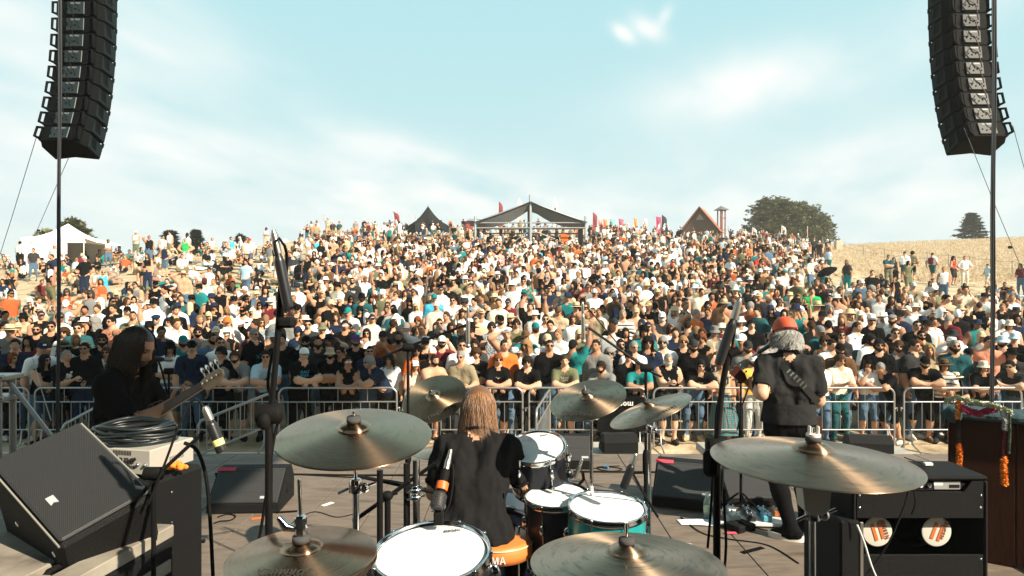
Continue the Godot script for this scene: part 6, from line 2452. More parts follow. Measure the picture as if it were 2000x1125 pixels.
func legs3(t: Node3D,floor_y: float,r: float,h: float,m: Material,turn:=0.3,rr:=0.011):
	for k in 3:
		var a:=turn + TAU * k / 3
		var d:=Vector3(sin(a),0,cos(a))
		var p:=part("leg",one(&"rod",[Vector3(0,floor_y + h,0) + d * 0.02,Vector3(0,floor_y + 0.015,0) + d * r,rr,6]),m,t)
		part("rubber_foot",one(&"ball",[Vector3(0,floor_y + 0.018,0) + d * r,Vector3(0.018,0.018,0.018),8,6]),rubber(),p)

func cymbal(label: String,pos: Vector3,R: float,tilt: Basis,m: Material,floor_y: float,bell:=0.2,post:=Vector3.ZERO,top_h:=0.05,called:="cymbal_stand",words:=[],spread:=0.36) -> Node3D:
	var t:=thing(called,label,"cymbal",Vector3(pos.x + post.x,floor_y,pos.z + post.z),0.0)
	var c:=Node3D.new()
	c.name = "cymbal"
	t.add_child(c)
	c.transform = Transform3D(tilt,Vector3(-post.x,pos.y - floor_y,-post.z))
	part("disc",cymbal_disc(R,bell),m,c)
	part("felt",one(&"lathe",[[Vector2(0.006,R * 0.2),Vector2(0.022,R * 0.2 + 0.001),Vector2(0.021,R * 0.2 + 0.014),Vector2(0.006,R * 0.2 + 0.016)],16]),cloth(.06,.06,.06),c)
	part("rod",one(&"lathe",[[Vector2(0.004,R * 0.2 - 0.02),Vector2(0.0045,R * 0.2 + 0.016),Vector2(0.0045,R * 0.2 + top_h),Vector2(0.003,R * 0.2 + top_h + 0.004)],10]),chrome(),c)
	for w in words:
		var l:=part("lettering",letters(w[0],w[1],w[5] if w.size() > 5 else 0.0,w[4],true,0.0008),mat("cymbal ink",lin(.012,.010,.008),0.6),c)
		var rad: float = w[2]
		var slope:=atan2(R * 0.115 * 1.25,R * (1 - bell))
		l.transform = Transform3D(Basis(Vector3.UP,w[3]),Vector3.ZERO) * Transform3D(Basis(Vector3.RIGHT,-PI / 2 + slope * 0.9) * Basis(Vector3.BACK,PI),Vector3(0,R * 0.115 * (1.0 - pow((rad / R - bell) / (1 - bell),1.25)) + 0.004,rad))
	var top:=c.transform.origin
	var up: Vector3 = (tilt.y * 0.03)
	var stem:=MB.new()
	var joint:=Vector3(0,top.y - 0.14,0)
	if post.length() > 0.01:
		joint = Vector3(0,top.y - 0.10,0)
	stem.tube([top + up * 2.0,top - tilt.y * 0.10,joint],0.006,8)
	part("tilter",stem,chrome(),t)
	var pole:=MB.new()
	pole.rod(Vector3(0,joint.y * 0.45,0),joint,0.0095,10)
	pole.rod(Vector3(0,0.12,0),Vector3(0,joint.y * 0.48,0),0.0135,10)
	part("pole",pole,chrome(),t)
	for hh in [joint.y,joint.y * 0.48]:
		var cl:=MB.new()
		cl.lathe([Vector2(0.012,hh - 0.03),Vector2(0.021,hh - 0.026),Vector2(0.021,hh + 0.010),Vector2(0.012,hh + 0.014)],12)
		cl.ball(Vector3(0.028,hh - 0.01,0.01),Vector3(0.016,0.016,0.016),10,6)
		cl.rod(Vector3(0.02,hh - 0.01,0.012),Vector3(0.062,hh + 0.006,0.012),0.0045,6)
		cl.rod(Vector3(-0.02,hh - 0.012,0.012),Vector3(-0.05,hh - 0.026,0.012),0.0045,6)
		part("clamp",cl,chrome(),t)
	legs3(t,0.0,spread,0.34,chrome(),0.4,0.009)
	return t

# ---------------------------------------------------------------- drums
func drum(called: String,label: String,top: Vector3,R: float,depth: float,tilt: Basis,shell: Material,lugs: int,floor_y: float,legs:=true,shade:="drum",logo:=0.0) -> Node3D:
	var t:=thing(called,label,"drum",Vector3(top.x,floor_y,top.z))
	var inner:=Transform3D(tilt,Vector3(0,top.y - floor_y,0))
	var put:=func(nm: String,m: MB,mt: Material) -> MeshInstance3D:
		var p:=part(nm,m,mt,t)
		p.transform = inner
		return p
	var s:=MB.new()
	s.lathe([Vector2(R * 0.985,-depth),Vector2(R * 0.985,-0.012)],64,false)
	put.call("shell",s,shell)
	var h:=MB.new()
	h.lathe([Vector2(R * 0.955,-0.008),Vector2(R * 0.945,-0.0035),Vector2(R * 0.9,-0.003),Vector2(0.0,-0.003)],64,false)
	var hm:=mat("drum head",Color.WHITE,0.5)
	if hm.albedo_texture == null:
		hm.albedo_texture = noise_tex("head wear",0.01,false,1.0,5,512,[lin(.55,.55,.53),lin(.72,.72,.70),lin(.80,.80,.78),lin(.82,.82,.80)])
		tri(hm,1.5)
	put.call("head",h,hm)
	for y in [0.0,-depth + 0.01]:
		var hp:=MB.new()
		hp.lathe([Vector2(R * 0.965,y - 0.022),Vector2(R * 1.022,y - 0.024),Vector2(R * 1.014,y - 0.016),Vector2(R * 1.006,y + 0.001),Vector2(R * 1.018,y + 0.008),Vector2(R * 0.985,y + 0.010),Vector2(R * 0.955,y - 0.003)],72,false)
		put.call("hoop",hp,chrome())
	for k in lugs:
		var a:=TAU * (k + 0.35) / lugs
		var d:=Vector3(sin(a),0,cos(a))
		var rod:=MB.new()
		rod.rod(d * R * 1.035 + Vector3(0,0.004,0),d * R * 1.035 + Vector3(0,-depth + 0.01,0),0.0032,6)
		rod.ball(d * R * 1.035 + Vector3(0,0.006,0),Vector3(0.0065,0.006,0.0065),8,5)
		var p = put.call("tension_rod",rod,chrome())
		var lg:=MB.new()
		for y in [-depth * 0.30,-depth * 0.72] if depth > 0.22 else [-depth * 0.5]:
			lg.xf = Transform3D(Basis(Vector3.UP,a),d * R * 1.0 + Vector3(0,y,0))
			lg.ball(Vector3(0,0,0.012),Vector3(0.012,0.034,0.022),10,8)
		var q:=part("lug",lg,chrome(),t)
		q.transform = inner
	if logo > 0.0:
		var l:=part("lettering",letters("REMO",logo,0.0,"Droid Serif"),mat("printed ink",lin(.05,.05,.05),0.6),t)
		l.transform = inner * Transform3D(Basis(Vector3.UP,0.15) * Basis(Vector3.RIGHT,-PI / 2),Vector3(R * 0.30,0.0005,-R * 0.70))
		var cr:=MB.new()
		var pts:=[Vector3(-0.03,0,0),Vector3(-0.034,0.018,0),Vector3(-0.016,0.010,0),Vector3(0,0.022,0),Vector3(0.016,0.010,0),Vector3(0.034,0.018,0),Vector3(0.03,0,0)]
		cr.tube(pts,0.0009,4)
		var cp:=part("crown_mark",cr,mat("printed ink"),t)
		cp.transform = inner * Transform3D(Basis(Vector3.UP,0.15) * Basis(Vector3.RIGHT,-PI / 2),Vector3(R * 0.30,0.0005,-R * 0.70 - 0.016))
	if legs:
		for k in 3:
			var a:=TAU * (k + 0.2) / 3
			var d:=Vector3(sin(a),0,cos(a)) * (R + 0.03)
			var lg:=MB.new()
			lg.tube([Vector3(d.x,top.y - floor_y - depth * 0.45,d.z),Vector3(d.x,0.12,d.z),Vector3(d.x * 1.12,0.02,d.z * 1.12)],0.006,6)
			lg.ball(Vector3(d.x * 1.12,0.018,d.z * 1.12),Vector3(0.016,0.018,0.016),8,5)
			part("leg",lg,chrome(),t)
	return t

# ---------------------------------------------------------------- microphones and their stands
func mic_pencil(t: Node3D,at: Vector3,dir: Vector3,length: float,r: float,m: Material,tip:=true):
	var b:=basis_along(dir)
	part("microphone",one(&"lathe",[[Vector2(r * 0.55,-length * 0.5),Vector2(r * 0.8,-length * 0.42),Vector2(r,-length * 0.35),Vector2(r,length * 0.42),Vector2(r * 0.9,length * 0.5)],16]),m,t).transform = Transform3D(b,at)
	part("connector",one(&"lathe",[[Vector2(r * 0.35,-length * 0.95),Vector2(r * 0.72,-length * 0.85),Vector2(r * 0.78,-length * 0.5),Vector2(r * 0.6,-length * 0.49)],12]),mat("satin nickel",lin(.45,.43,.39),0.3,0.9),t).transform = Transform3D(b,at)
	if tip:
		part("head_grille",one(&"ball",[Vector3(0,length * 0.5 + r * 0.9,0),Vector3(r * 1.35,r * 1.3,r * 1.35),14,9]),m,t).transform = Transform3D(b,at)

func cable(label: String,pts: Array,r:=0.004,m: Material = null,group:="cables lying on stage") -> MeshInstance3D:
	var c:=Curve3D.new()
	for i in pts.size():
		var tn: Vector3 = (pts[mini(i + 1,pts.size() - 1)] - pts[maxi(i - 1,0)]) / 6.0
		c.add_point(pts[i],-tn,tn)
	c.bake_interval = 0.03
	var path:=Array(c.get_baked_points())
	if path.size() > 260:
		c.bake_interval = 0.12
		path = Array(c.get_baked_points())
	var o:=part("cable",one(&"tube",[path,r,6]),m if m else rubber())
	tag(o,label,"cable",group)
	return o

func boom_stand(called: String,label: String,foot: Vector3,pole_h: float,arm: Array,r:=0.012,spread:=0.32,group:="microphone stands") -> Node3D:
	var t:=thing(called,label,"microphone stand",foot,0.0,group)
	var bm:=black_metal()
	var p:=MB.new()
	p.rod(Vector3(0,0.1,0),Vector3(0,pole_h * 0.62,0),r,10)
	p.rod(Vector3(0,pole_h * 0.6,0),Vector3(0,pole_h,0),r * 0.72,10)
	part("pole",p,bm,t)
	part("clutch",one(&"lathe",[[Vector2(r,pole_h * 0.60 - 0.02),Vector2(r * 1.55,pole_h * 0.60),Vector2(r * 1.6,pole_h * 0.60 + 0.10),Vector2(r * 1.1,pole_h * 0.60 + 0.125)],14]),rubber(),t)
	legs3(t,0.0,spread,0.20,bm,0.6,r * 0.7)
	if arm.size():
		var j:=MB.new()
		j.xf = Transform3D(Basis(Vector3.BACK,PI / 2),Vector3(0,pole_h + 0.01,0.0))
		j.lathe([Vector2(0.0,-0.035),Vector2(r * 2.0,-0.03),Vector2(r * 2.0,0.03),Vector2(0.0,0.035)],16,false)
		part("boom_joint",j,rubber(),t)
		var b:=MB.new()
		var pts:=[]
		for q in arm:
			pts.append(q - foot)
		b.tube(pts,r * 0.62,8)
		part("boom",b,bm,t)
	return t

# ---------------------------------------------------------------- loudspeakers on the floor
func wedge(label: String,at: Vector3,turn: float,w: float,h: float,dep: float,back:=0.55,badge:=true,tape:="") -> Node3D:
	var t:=thing("floor_monitor",label,"floor monitor",at,turn,"floor monitors on stage")
	var o:=PackedVector2Array([Vector2(-dep * 0.5,0.012),Vector2(dep * 0.5,0.012),Vector2(dep * 0.5,h * 0.24),Vector2(-dep * 0.08,h),Vector2(-dep * 0.32,h),Vector2(-dep * 0.5,h * 0.62)])
	var m:=MB.new()
	m.xf = Transform3D(Basis(Vector3(0,0,1),Vector3(0,1,0),Vector3(-1,0,0)).orthonormalized(),Vector3.ZERO)
	m.prism(o,-w * 0.5,w * 0.5)
	part("cabinet",m,tolex(),t)
	var a:=Vector3(0,h * 0.27,dep * 0.485)
	var b:=Vector3(0,h * 0.97,-dep * 0.06)
	var dir:=(b - a)
	var g:=MB.new()
	var nrm:=Vector3(0,-dir.z,dir.y).normalized()
	if nrm.y < 0: nrm = -nrm
	g.xf = Transform3D(Basis(Vector3.RIGHT,dir.normalized(),Vector3.RIGHT.cross(dir.normalized())),(a + b) * 0.5 + nrm * 0.008)
	g.box(Vector3(w * 0.95,dir.length(),0.016),Vector3.ZERO,0.006)
	part("grille",g,grille_mat(),t)
	if badge:
		var l:=MB.new()
		l.xf = g.xf
		l.box(Vector3(0.075,0.026,0.004),Vector3(w * 0.28,-dir.length() * 0.36,0.010),0.002)
		part("badge",l,mat("badge",lin(.35,.38,.39),0.4),t)
	if tape:
		var l:=MB.new()
		l.xf = g.xf
		l.box(Vector3(0.16,0.035,0.003),Vector3(-w * 0.37,dir.length() * 0.47,0.010))
		part("tape",l,mat("pink tape",lin(.62,.06,.10),0.5),t)
	part("handle",one(&"box",[Vector3(0.02,0.05,0.14),Vector3(w * 0.5 + 0.002,h * 0.4,-dep * 0.12),0.008]),rubber(),t)
	return t

func tilt_of(toward: Vector3) -> Basis:
	var y:=(Vector3.UP + toward).normalized()
	var x:=y.cross(Vector3.BACK).normalized()
	return Basis(x,y,x.cross(y))

func kits():
	var dull:=cymbal_mat("bronze dull",Color(.44,.27,.165),0.35,0.25)
	var dark:=cymbal_mat("bronze dark",Color(.41,.27,.175),0.75,0.33)
	var pale:=cymbal_mat("bronze pale",Color(.52,.37,.24),0.6,0.38)
	var rough:=cymbal_mat("bronze patinated",Color(.42,.30,.205),1.0,0.40)
	cymbal("large crash cymbal, left of the drummer, teal glint along its far edge",W(692,852,2.03),0.229,tilt_of(Vector3(0.02,0,0.19)),dull,DECK,0.21,Vector3(0.005,0,0.0),0.03)
	var hh:=cymbal("hi-hat pair with lettered top cymbal at bottom left of the white snare",W(590,1086,1.64),0.178,tilt_of(Vector3(-0.02,0,0.06)),dull,DECK,0.27,Vector3.ZERO,0.15,"hi_hat",[["FORMULA",0.019,0.112,-0.05,"Droid Sans",0.0],["SOUND",0.017,0.132,0.05,"Droid Sans",0.0]])
	var lower:=part("lower_cymbal",cymbal_disc(0.178,0.27),dull,hh)
	lower.transform = Transform3D(tilt_of(Vector3(-0.05,0,0.03)) * Basis(Vector3.RIGHT,PI),hh.get_node("cymbal").transform.origin + Vector3(0,-0.022,0))
	var cl:=MB.new()
	cl.box(Vector3(0.026,0.05,0.024),Vector3(0,0.075,0),0.005)
	cl.tube([Vector3(-0.01,0.065,0.0),Vector3(-0.035,0.075,0.005),Vector3(-0.05,0.10,0.008)],[0.006,0.013,0.006],8)
	part("clutch",cl,chrome(),hh.get_node("cymbal"))
	cymbal("ride cymbal with mottled grey-green patina at the bottom edge, below the teal tom",W(1224,1100,1.80),0.254,tilt_of(Vector3(0.0,0,-0.03)),rough,DECK,0.20,Vector3.ZERO,0.05)
	var big:=cymbal("largest ride cymbal in front of the guitar amplifier, with faded teal stamp",W(1587,900,1.94),0.28,tilt_of(Vector3(0.02,0,0.03)),dark,DECK,0.20,Vector3(0.0,0,0.0),0.035)
	var st:=MB.new()
	for k in 3:
		var pts:=[]
		for j in 8:
			var a:=k * 2.1 + j * 0.2
			pts.append(Vector3(cos(a) * 0.042,0,sin(a) * 0.030))
		st.tube(pts,0.004,4)
	var sp:=part("faded_stamp",st,mat("teal ink",lin(.05,.15,.16),0.6),big.get_node("cymbal"))
	sp.position = Vector3(0.155,0.0095,-0.045)
	sp.scale = Vector3(1,0.2,1)
	sp.rotation.z = -0.12
	var wing:=MB.new()
	wing.box(Vector3(0.006,0.03,0.014),Vector3(-0.012,0.085,0),0.002)
	wing.box(Vector3(0.006,0.03,0.014),Vector3(0.012,0.085,0),0.002)
	wing.lathe([Vector2(0.02,0.07),Vector2(0.02,0.078)],10)
	part("wing_nut",wing,mat("pale nylon",lin(.6,.58,.53),0.5),big.get_node("cymbal"))
	part("memory_block",one(&"prism",[PackedVector2Array([Vector2(-0.042,0.04),Vector2(0.042,0.04),Vector2(0.034,-0.03),Vector2(0.018,-0.045),Vector2(-0.018,-0.045),Vector2(-0.034,-0.03)]),-0.02,0.03]),mat("cream enamel",lin(.42,.40,.35),0.4),big,Vector3(0,big.get_node("cymbal").transform.origin.y - 0.10,0))
	var sn:=drum("snare_drum","white-headed snare drum at the bottom edge beside the orange throne",W(843,1078,2.09),0.178,0.14,tilt_of(Vector3(-0.03,0,0.16)),mat("steel shell",lin(.5,.5,.5),0.25,1.0),10,DECK,false,"drum",0.013)
	part("stand_pole",one(&"rod",[Vector3(0,0.1,0),Vector3(0,sn.get_children()[0].transform.origin.y - 0.18,0),0.012,8]),chrome(),sn)
	legs3(sn,0.0,0.26,0.3,chrome(),0.2,0.009)
	for k in 3:
		var a:=k * TAU / 3
		var bk:=MB.new()
		var y0: float = sn.get_children()[0].transform.origin.y
		bk.tube([Vector3(0,y0 - 0.20,0),Vector3(sin(a) * 0.15,y0 - 0.19,cos(a) * 0.15),Vector3(sin(a) * 0.185,y0 - 0.15,cos(a) * 0.185)],0.006,6)
		part("basket_arm",bk,chrome(),sn)
	var sm:=thing("snare_microphone","stubby black microphone with orange band clamped to the snare rim","microphone",W(857,1005,2.22))
	var mdir:=W(876,915,2.30) - W(857,995,2.22)
	var o:=sm.position
	part("head_grille",one(&"lathe",[[Vector2(0.0,-0.03),Vector2(0.019,-0.03),Vector2(0.024,-0.02),Vector2(0.024,0.018),Vector2(0.017,0.026),Vector2(0.0,0.026)],18]),grille_mat(),sm,W(857,977,2.22) - o).basis = basis_along(mdir)
	part("body",one(&"lathe",[[Vector2(0.014,0.02),Vector2(0.015,0.10),Vector2(0.012,0.105)],14]),rubber(),sm,W(857,977,2.22) - o).basis = basis_along(mdir)
	part("orange_band",one(&"lathe",[[Vector2(0.0195,0.034),Vector2(0.02,0.036),Vector2(0.02,0.058),Vector2(0.0195,0.06)],16]),mat("orange tape",lin(.72,.13,.02),0.5),sm,W(857,977,2.22) - o).basis = basis_along(mdir)
	part("connector",one(&"lathe",[[Vector2(0.010,0.10),Vector2(0.0105,0.135),Vector2(0.009,0.14),Vector2(0.006,0.175)],12]),mat("satin nickel"),sm,W(857,977,2.22) - o).basis = basis_along(mdir)
	part("clamp",one(&"box",[Vector3(0.032,0.045,0.03),W(857,1011,2.22) - o,0.005]),rubber(),sm)
	cable("cable looping down from the orange-banded snare microphone",[W(878,905,2.31),W(884,908,2.30),W(884,950,2.28),W(876,990,2.26),W(862,1012,2.25)],0.0035,null,"")
	cymbal("tilted pale cymbal left of the drummer with printed lettering",W(848,778,4.25),0.205,tilt_of(Vector3(-0.25,0,0.72)),pale,STAGE,0.22,Vector3(0.02,0,-0.12),0.03,"cymbal_stand",[["istanbul",0.032,0.15,0.3,"Droid Serif",0.0]])
	cymbal("upright speckled cymbal with dark lettering, right of the drummer",W(1148,780,3.60),0.205,tilt_of(Vector3(-0.28,0,0.36)),rough,STAGE,0.2,Vector3(0.03,0,-0.09),0.04,"cymbal_stand",[["istanbul",0.030,0.158,-0.55,"Droid Serif",0.0]])
	cymbal("second tilted cymbal, rising to the right, in front of the barrier",W(1270,802,3.75),0.235,tilt_of(Vector3(-0.40,0,0.02)),rough,STAGE,0.2,Vector3(0.0,0,-0.02),0.05,"cymbal_stand",[["istanbul",0.032,0.175,0.15,"Droid Serif",0.0]])
	cymbal("low cymbal half hidden behind the drummer's left arm",W(858,884,4.2),0.17,tilt_of(Vector3(0.0,0,0.02)),dull,STAGE,0.25,Vector3.ZERO,0.06)
	var navy:=mat("dark blue lacquer",lin(.002,.004,.012),0.08)
	navy.clearcoat_enabled = true
	navy.clearcoat = 0.5
	navy.metallic_specular = 0.25
	var teal:=mat("teal lacquer",lin(.005,.33,.34),0.22)
	teal.clearcoat_enabled = true
	teal.clearcoat = 0.8
	teal.metallic = 0.25
	drum("rack_tom","dark blue tom with white head half in shade, right of the drummer",W(1049,873,3.95),0.168,0.26,tilt_of(Vector3(-0.10,0,0.36)),navy,6,STAGE,false,"drum",0.012)
	drum("floor_tom","dark blue floor tom with white head between throne and teal tom",W(1087,967,3.76),0.178,0.40,tilt_of(Vector3(-0.05,0,0.10)),navy,8,STAGE)
	drum("floor_tom","teal floor tom with white head behind the mottled ride cymbal",W(1186,990,3.55),0.204,0.40,tilt_of(Vector3(0.02,0,0.10)),teal,8,STAGE)
	var bd2:=thing("bass_drum","dark blue bass drum lying beyond the drummer","drum",W(985,1010,4.6) * Vector3(1,0,1) + Vector3(0,STAGE + 0.28,0))
	var bs:=MB.new()
	bs.xf = Transform3D(Basis(Vector3.RIGHT,PI / 2),Vector3.ZERO)
	bs.lathe([Vector2(0.27,-0.2),Vector2(0.27,0.2)],48)
	part("shell",bs,navy,bd2)
	for z in [-0.2,0.2]:
		var hp:=MB.new()
		hp.xf = Transform3D(Basis(Vector3.RIGHT,PI / 2),Vector3(0,0,z))
		hp.lathe([Vector2(0.262,-0.02),Vector2(0.282,-0.02),Vector2(0.282,0.02),Vector2(0.262,0.02)],48,false)
		part("hoop",hp,navy,bd2)
	var th:=thing("drum_throne","orange leather drum throne with white lettering under the drummer","stool",W(972,1052,3.72) * Vector3(1,0,1) + Vector3(0,STAGE,0))
	var seat:=MB.new()
	var sy:=W(972,1046,3.72).y - STAGE
	seat.lathe([Vector2(0.0,sy - 0.10),Vector2(0.15,sy - 0.10),Vector2(0.185,sy - 0.095),Vector2(0.193,sy - 0.06),Vector2(0.190,sy - 0.02),Vector2(0.17,sy),Vector2(0.0,sy + 0.005)],48,false)
	var lm:=mat("orange leather",lin(.58,.185,.045),0.42)
	part("seat",seat,lm,th)
	part("piping",one(&"lathe",[[Vector2(0.1935,sy - 0.022),Vector2(0.1965,sy - 0.018),Vector2(0.1935,sy - 0.014)],48,false]),mat("cream piping",lin(.62,.45,.30),0.6),th)
	var lt:=part("lettering",letters("TAMA",0.036,0.195),mat("white print",lin(.75,.73,.70),0.5),th)
	lt.transform = Transform3D(Basis(Vector3.UP,-0.12),Vector3(-0.024,sy - 0.062,0.194))
	part("post",one(&"rod",[Vector3(0,0.12,0),Vector3(0,sy - 0.09,0),0.016,10]),black_metal(),th)
	legs3(th,0.0,0.28,0.3,black_metal(),0.1,0.012)
	var rk:=thing("drum_rack","black tube stands with chrome clamps between left crash and drummer","stand",WL(800,1010,STAGE) * Vector3(1,0,1) + Vector3(0,STAGE,0))
	var q0:=rk.position
	for u in [[742,918,1050,2.9,0.013],[793,905,1020,3.5,0.013],[813,898,1015,3.5,0.018]]:
		var m:=MB.new()
		var a:=W(u[0],u[1],u[3])
		m.rod(a - q0,Vector3(a.x,STAGE,a.z) - q0,u[4],10)
		part("upright",m,black_metal() if u[4] < 0.015 else chrome(),rk)
	for u in [[690,1018,800,940,3.2],[775,957,850,905,3.5],[690,928,850,962,3.6]]:
		part("arm",one(&"rod",[W(u[0],u[1],u[4]) - q0,W(u[2],u[3],u[4]) - q0,0.010,8]),black_metal(),rk)
	for u in [[812,958,3.48],[812,972,3.48],[852,893,3.9],[850,908,3.9],[757,968,3.1]]:
		var m:=MB.new()
		var a:=W(u[0],u[1],u[2]) - q0
		m.ball(a,Vector3(0.028,0.022,0.026),10,7)
		m.rod(a - Vector3(0.045,0.01,0),a + Vector3(0.045,0.012,0),0.007,6)
		part("clamp",m,chrome() if u[0] != 757 else rubber(),rk)
	var sw:=MB.new()
	var sa:=W(757,975,3.1) - q0
	sw.rod(sa,Vector3(sa.x,0,sa.z),0.014,8)
	part("upright",sw,black_metal(),rk)

func microphones():
	var f:=Vector3(W(525,900,1.9).x,STAGE,-1.9)
	var joint:=W(528,815,1.9)
	var t:=boom_stand("tall_microphone_stand","tall black microphone stand left of the large crash, long microphone at its top",f,joint.y - STAGE,[joint,W(540,690,1.9),W(549,560,1.9)],0.0145,0.42)
	var m:=mat("dark microphone",lin(.014,.014,.016),0.32)
	mic_pencil(t,W(553,548,1.88) - f,W(565,605,1.88) - W(543,490,1.88),0.15,0.0145,m,false)
	var jb:=MB.new()
	part("clip",one(&"box",[Vector3(0.045,0.03,0.04),W(561,630,1.9) - f,0.008]),rubber(),t)
	jb.ball(W(516,823,1.87) - f,Vector3(0.018,0.024,0.016),14,9)
	part("knob",jb,rubber(),t)
	part("pale_tape",one(&"box",[Vector3(0.008,0.035,0.003),W(536,590,1.885) - f]),mat("white pole"),t)
	cable("black cable looping over the top of the left long microphone",[W(541,500,1.87),W(536,474,1.87),W(545,465,1.87),W(556,480,1.88),W(560,520,1.92),W(548,640,1.92),W(530,700,1.92),W(524,760,1.92),W(545,800,1.92),W(533,870,1.92),W(515,1000,1.95),W(505,1060,1.97)],0.0045,null,"")
	var f2:=Vector3(W(1400,900,2.22).x,STAGE,-2.22)
	var j2:=W(1398,880,2.22)
	var t2:=boom_stand("tall_microphone_stand","tall black microphone stand left of the guitarist, long microphone tilted at its top",f2,j2.y - STAGE,[j2,W(1410,760,2.22),W(1422,690,2.22)],0.0165,0.42)
	mic_pencil(t2,W(1418,668,2.20) - f2,W(1396,738,2.20) - W(1428,640,2.20),0.155,0.0155,m,false)
	var kb:=MB.new()
	kb.ball(W(1384,892,2.19) - f2,Vector3(0.018,0.024,0.016),14,9)
	kb.box(Vector3(0.05,0.085,0.035),W(1389,905,2.19) - f2,0.012)
	part("knob",kb,rubber(),t2)
	part("clip",one(&"rod",[W(1424,692,2.22) - f2,W(1442,684,2.22) - f2,0.014,10]),rubber(),t2)
	cable("black cable hanging down the right long microphone's stand",[W(1432,615,2.20),W(1440,595,2.20),W(1436,640,2.22),W(1425,700,2.24),W(1402,790,2.25),W(1396,870,2.25),W(1388,1000,2.25),W(1382,1070,2.25)],0.0045,null,"")
	cable("second cable hanging from the right long microphone's stand",[W(1414,955,2.20),W(1415,1000,2.20),W(1418,1060,2.20),W(1414,1130,2.20)],0.0045,null,"")
	var f3:=WL(797,990,STAGE)
	f3 = Vector3(W(797,700,3.95).x,STAGE,-3.95)
	var t3:=boom_stand("overhead_microphone_boom","slim boom reaching up right over the drummer with a pale pencil microphone",f3,W(797,682,3.95).y - STAGE,[W(740,700,3.95),W(797,677,3.95),W(912,634,3.95)],0.012,0.35)
	mic_pencil(t3,W(914,646,3.95) - f3,Vector3(0,-1,0.02),0.15,0.0125,mat("satin nickel"),true)
	cable("cable looping from the pale pencil microphone over the drummer",[W(913,612,3.95),W(908,606,3.95),W(893,615,3.95),W(892,640,3.95),W(870,655,3.95)],0.004,null,"")
	var f4:=Vector3(W(1268,700,3.9).x,STAGE,-4.0)
	var t4:=boom_stand("overhead_microphone_boom","slim boom falling to the right from a pale pencil microphone above the second cymbal",f4,W(1268,722,4.0).y - STAGE,[W(1292,736,4.0),W(1268,724,4.0),W(1150,640,4.0)],0.012,0.35)
	mic_pencil(t4,W(1139,638,4.0) - f4,Vector3(0.02,-1,0.02),0.15,0.0125,mat("satin nickel"),true)
	cable("cable along the right overhead boom",[W(1138,602,4.0),W(1146,600,4.0),W(1180,640,4.0),W(1220,685,4.0),W(1260,715,4.0)],0.004,null,"")
	var f5:=Vector3(W(1266,900,3.5).x,STAGE,-3.62)
	var t5:=boom_stand("tom_microphone_stand","short stand with black vocal microphone pointing down at the teal tom",f5,0.72,[W(1285,1010,3.6),W(1255,960,3.6),W(1236,925,3.55)],0.011,0.3)
	mic_pencil(t5,W(1226,930,3.5) - f5,W(1216,958,3.5) - W(1236,905,3.5),0.13,0.021,m,false)
	var t6:=thing("tom_microphone","small grey microphone clipped above the dark blue floor tom","microphone",W(1128,920,3.7))
	mic_pencil(t6,Vector3.ZERO,W(1120,935,3.7) - W(1132,905,3.7),0.075,0.012,mat("satin grey",lin(.10,.10,.095),0.35,0.5),false)
	part("clip",one(&"tube",[[W(1138,922,3.72) - t6.position,W(1140,936,3.72) - t6.position,W(1130,948,3.72) - t6.position],0.009,8]),rubber(),t6)
	var f7:=Vector3(W(300,1000,2.5).x,STAGE,-2.5)
	var t7:=boom_stand("left_microphone_stand","black boom microphone with yellow tape in front of the silver amplifier",f7,W(305,930,2.5).y - STAGE,[W(235,1018,2.45),W(305,930,2.5),W(400,842,2.55)],0.012,0.25)
	mic_pencil(t7,W(422,852,2.52) - f7,W(436,890,2.52) - W(405,808,2.52),0.125,0.020,m,false)
	part("yellow_tape",one(&"lathe",[[Vector2(0.0205,0.012),Vector2(0.0208,0.014),Vector2(0.0208,0.034),Vector2(0.0205,0.036)],16,false]),mat("yellow tape",lin(.62,.60,.22),0.5),t7,W(422,852,2.52) - f7).basis = basis_along(W(436,890,2.52) - W(405,808,2.52))
	cable("black cable arching from the yellow-taped microphone",[W(400,800,2.52),W(388,782,2.52),W(372,786,2.52),W(350,830,2.5),W(322,905,2.48),W(290,985,2.46)],0.0045,null,"")
	cable("thick black cable hanging past the black bass cabinet",[W(360,865,2.6),W(385,880,2.6),W(402,930,2.6),W(410,1010,2.62),W(416,1125,2.62)],0.007,null,"")
	var f8:=WL(385,975,STAGE)
	f8 = Vector3(W(330,800,5.0).x,STAGE,-5.0)
	var t8:=boom_stand("vocal_stand","vocal microphone stand in front of the bassist's face",f8,1.35,[W(327,770,5.0),W(318,730,4.95),W(310,705,4.9)],0.012,0.3)
	mic_pencil(t8,W(303,701,4.85) - f8,Vector3(-1,0.1,0.2),0.13,0.018,m,true)
	var f9:=Vector3(W(1447,800,5.9).x,STAGE,-5.9)
	var t9:=boom_stand("vocal_stand","vocal microphone stand in front of the guitarist",f9,1.16,[W(1440,840,5.9),W(1450,790,5.9),W(1468,740,5.9),W(1486,690,5.9)],0.012,0.3)
	mic_pencil(t9,W(1492,682,5.9) - f9,Vector3(0.6,0.5,0.4),0.13,0.018,m,true)

# ---------------------------------------------------------------- the musicians
func musician(called_label: String,root: Transform3D,P: Dictionary,mm: Array,group:="musicians on stage") -> Dictionary:
	var b:=make_body(P,0.0135,true)
	var o:=MeshInstance3D.new()
	o.mesh = b.mesh
	o.name = numbered("person")
	add_child(o)
	o.transform = root
	for k in REGIONS:
		o.set_surface_override_material(k,mm[k])
	tag(o,called_label,"person",group)
	b["node"] = o
	return b

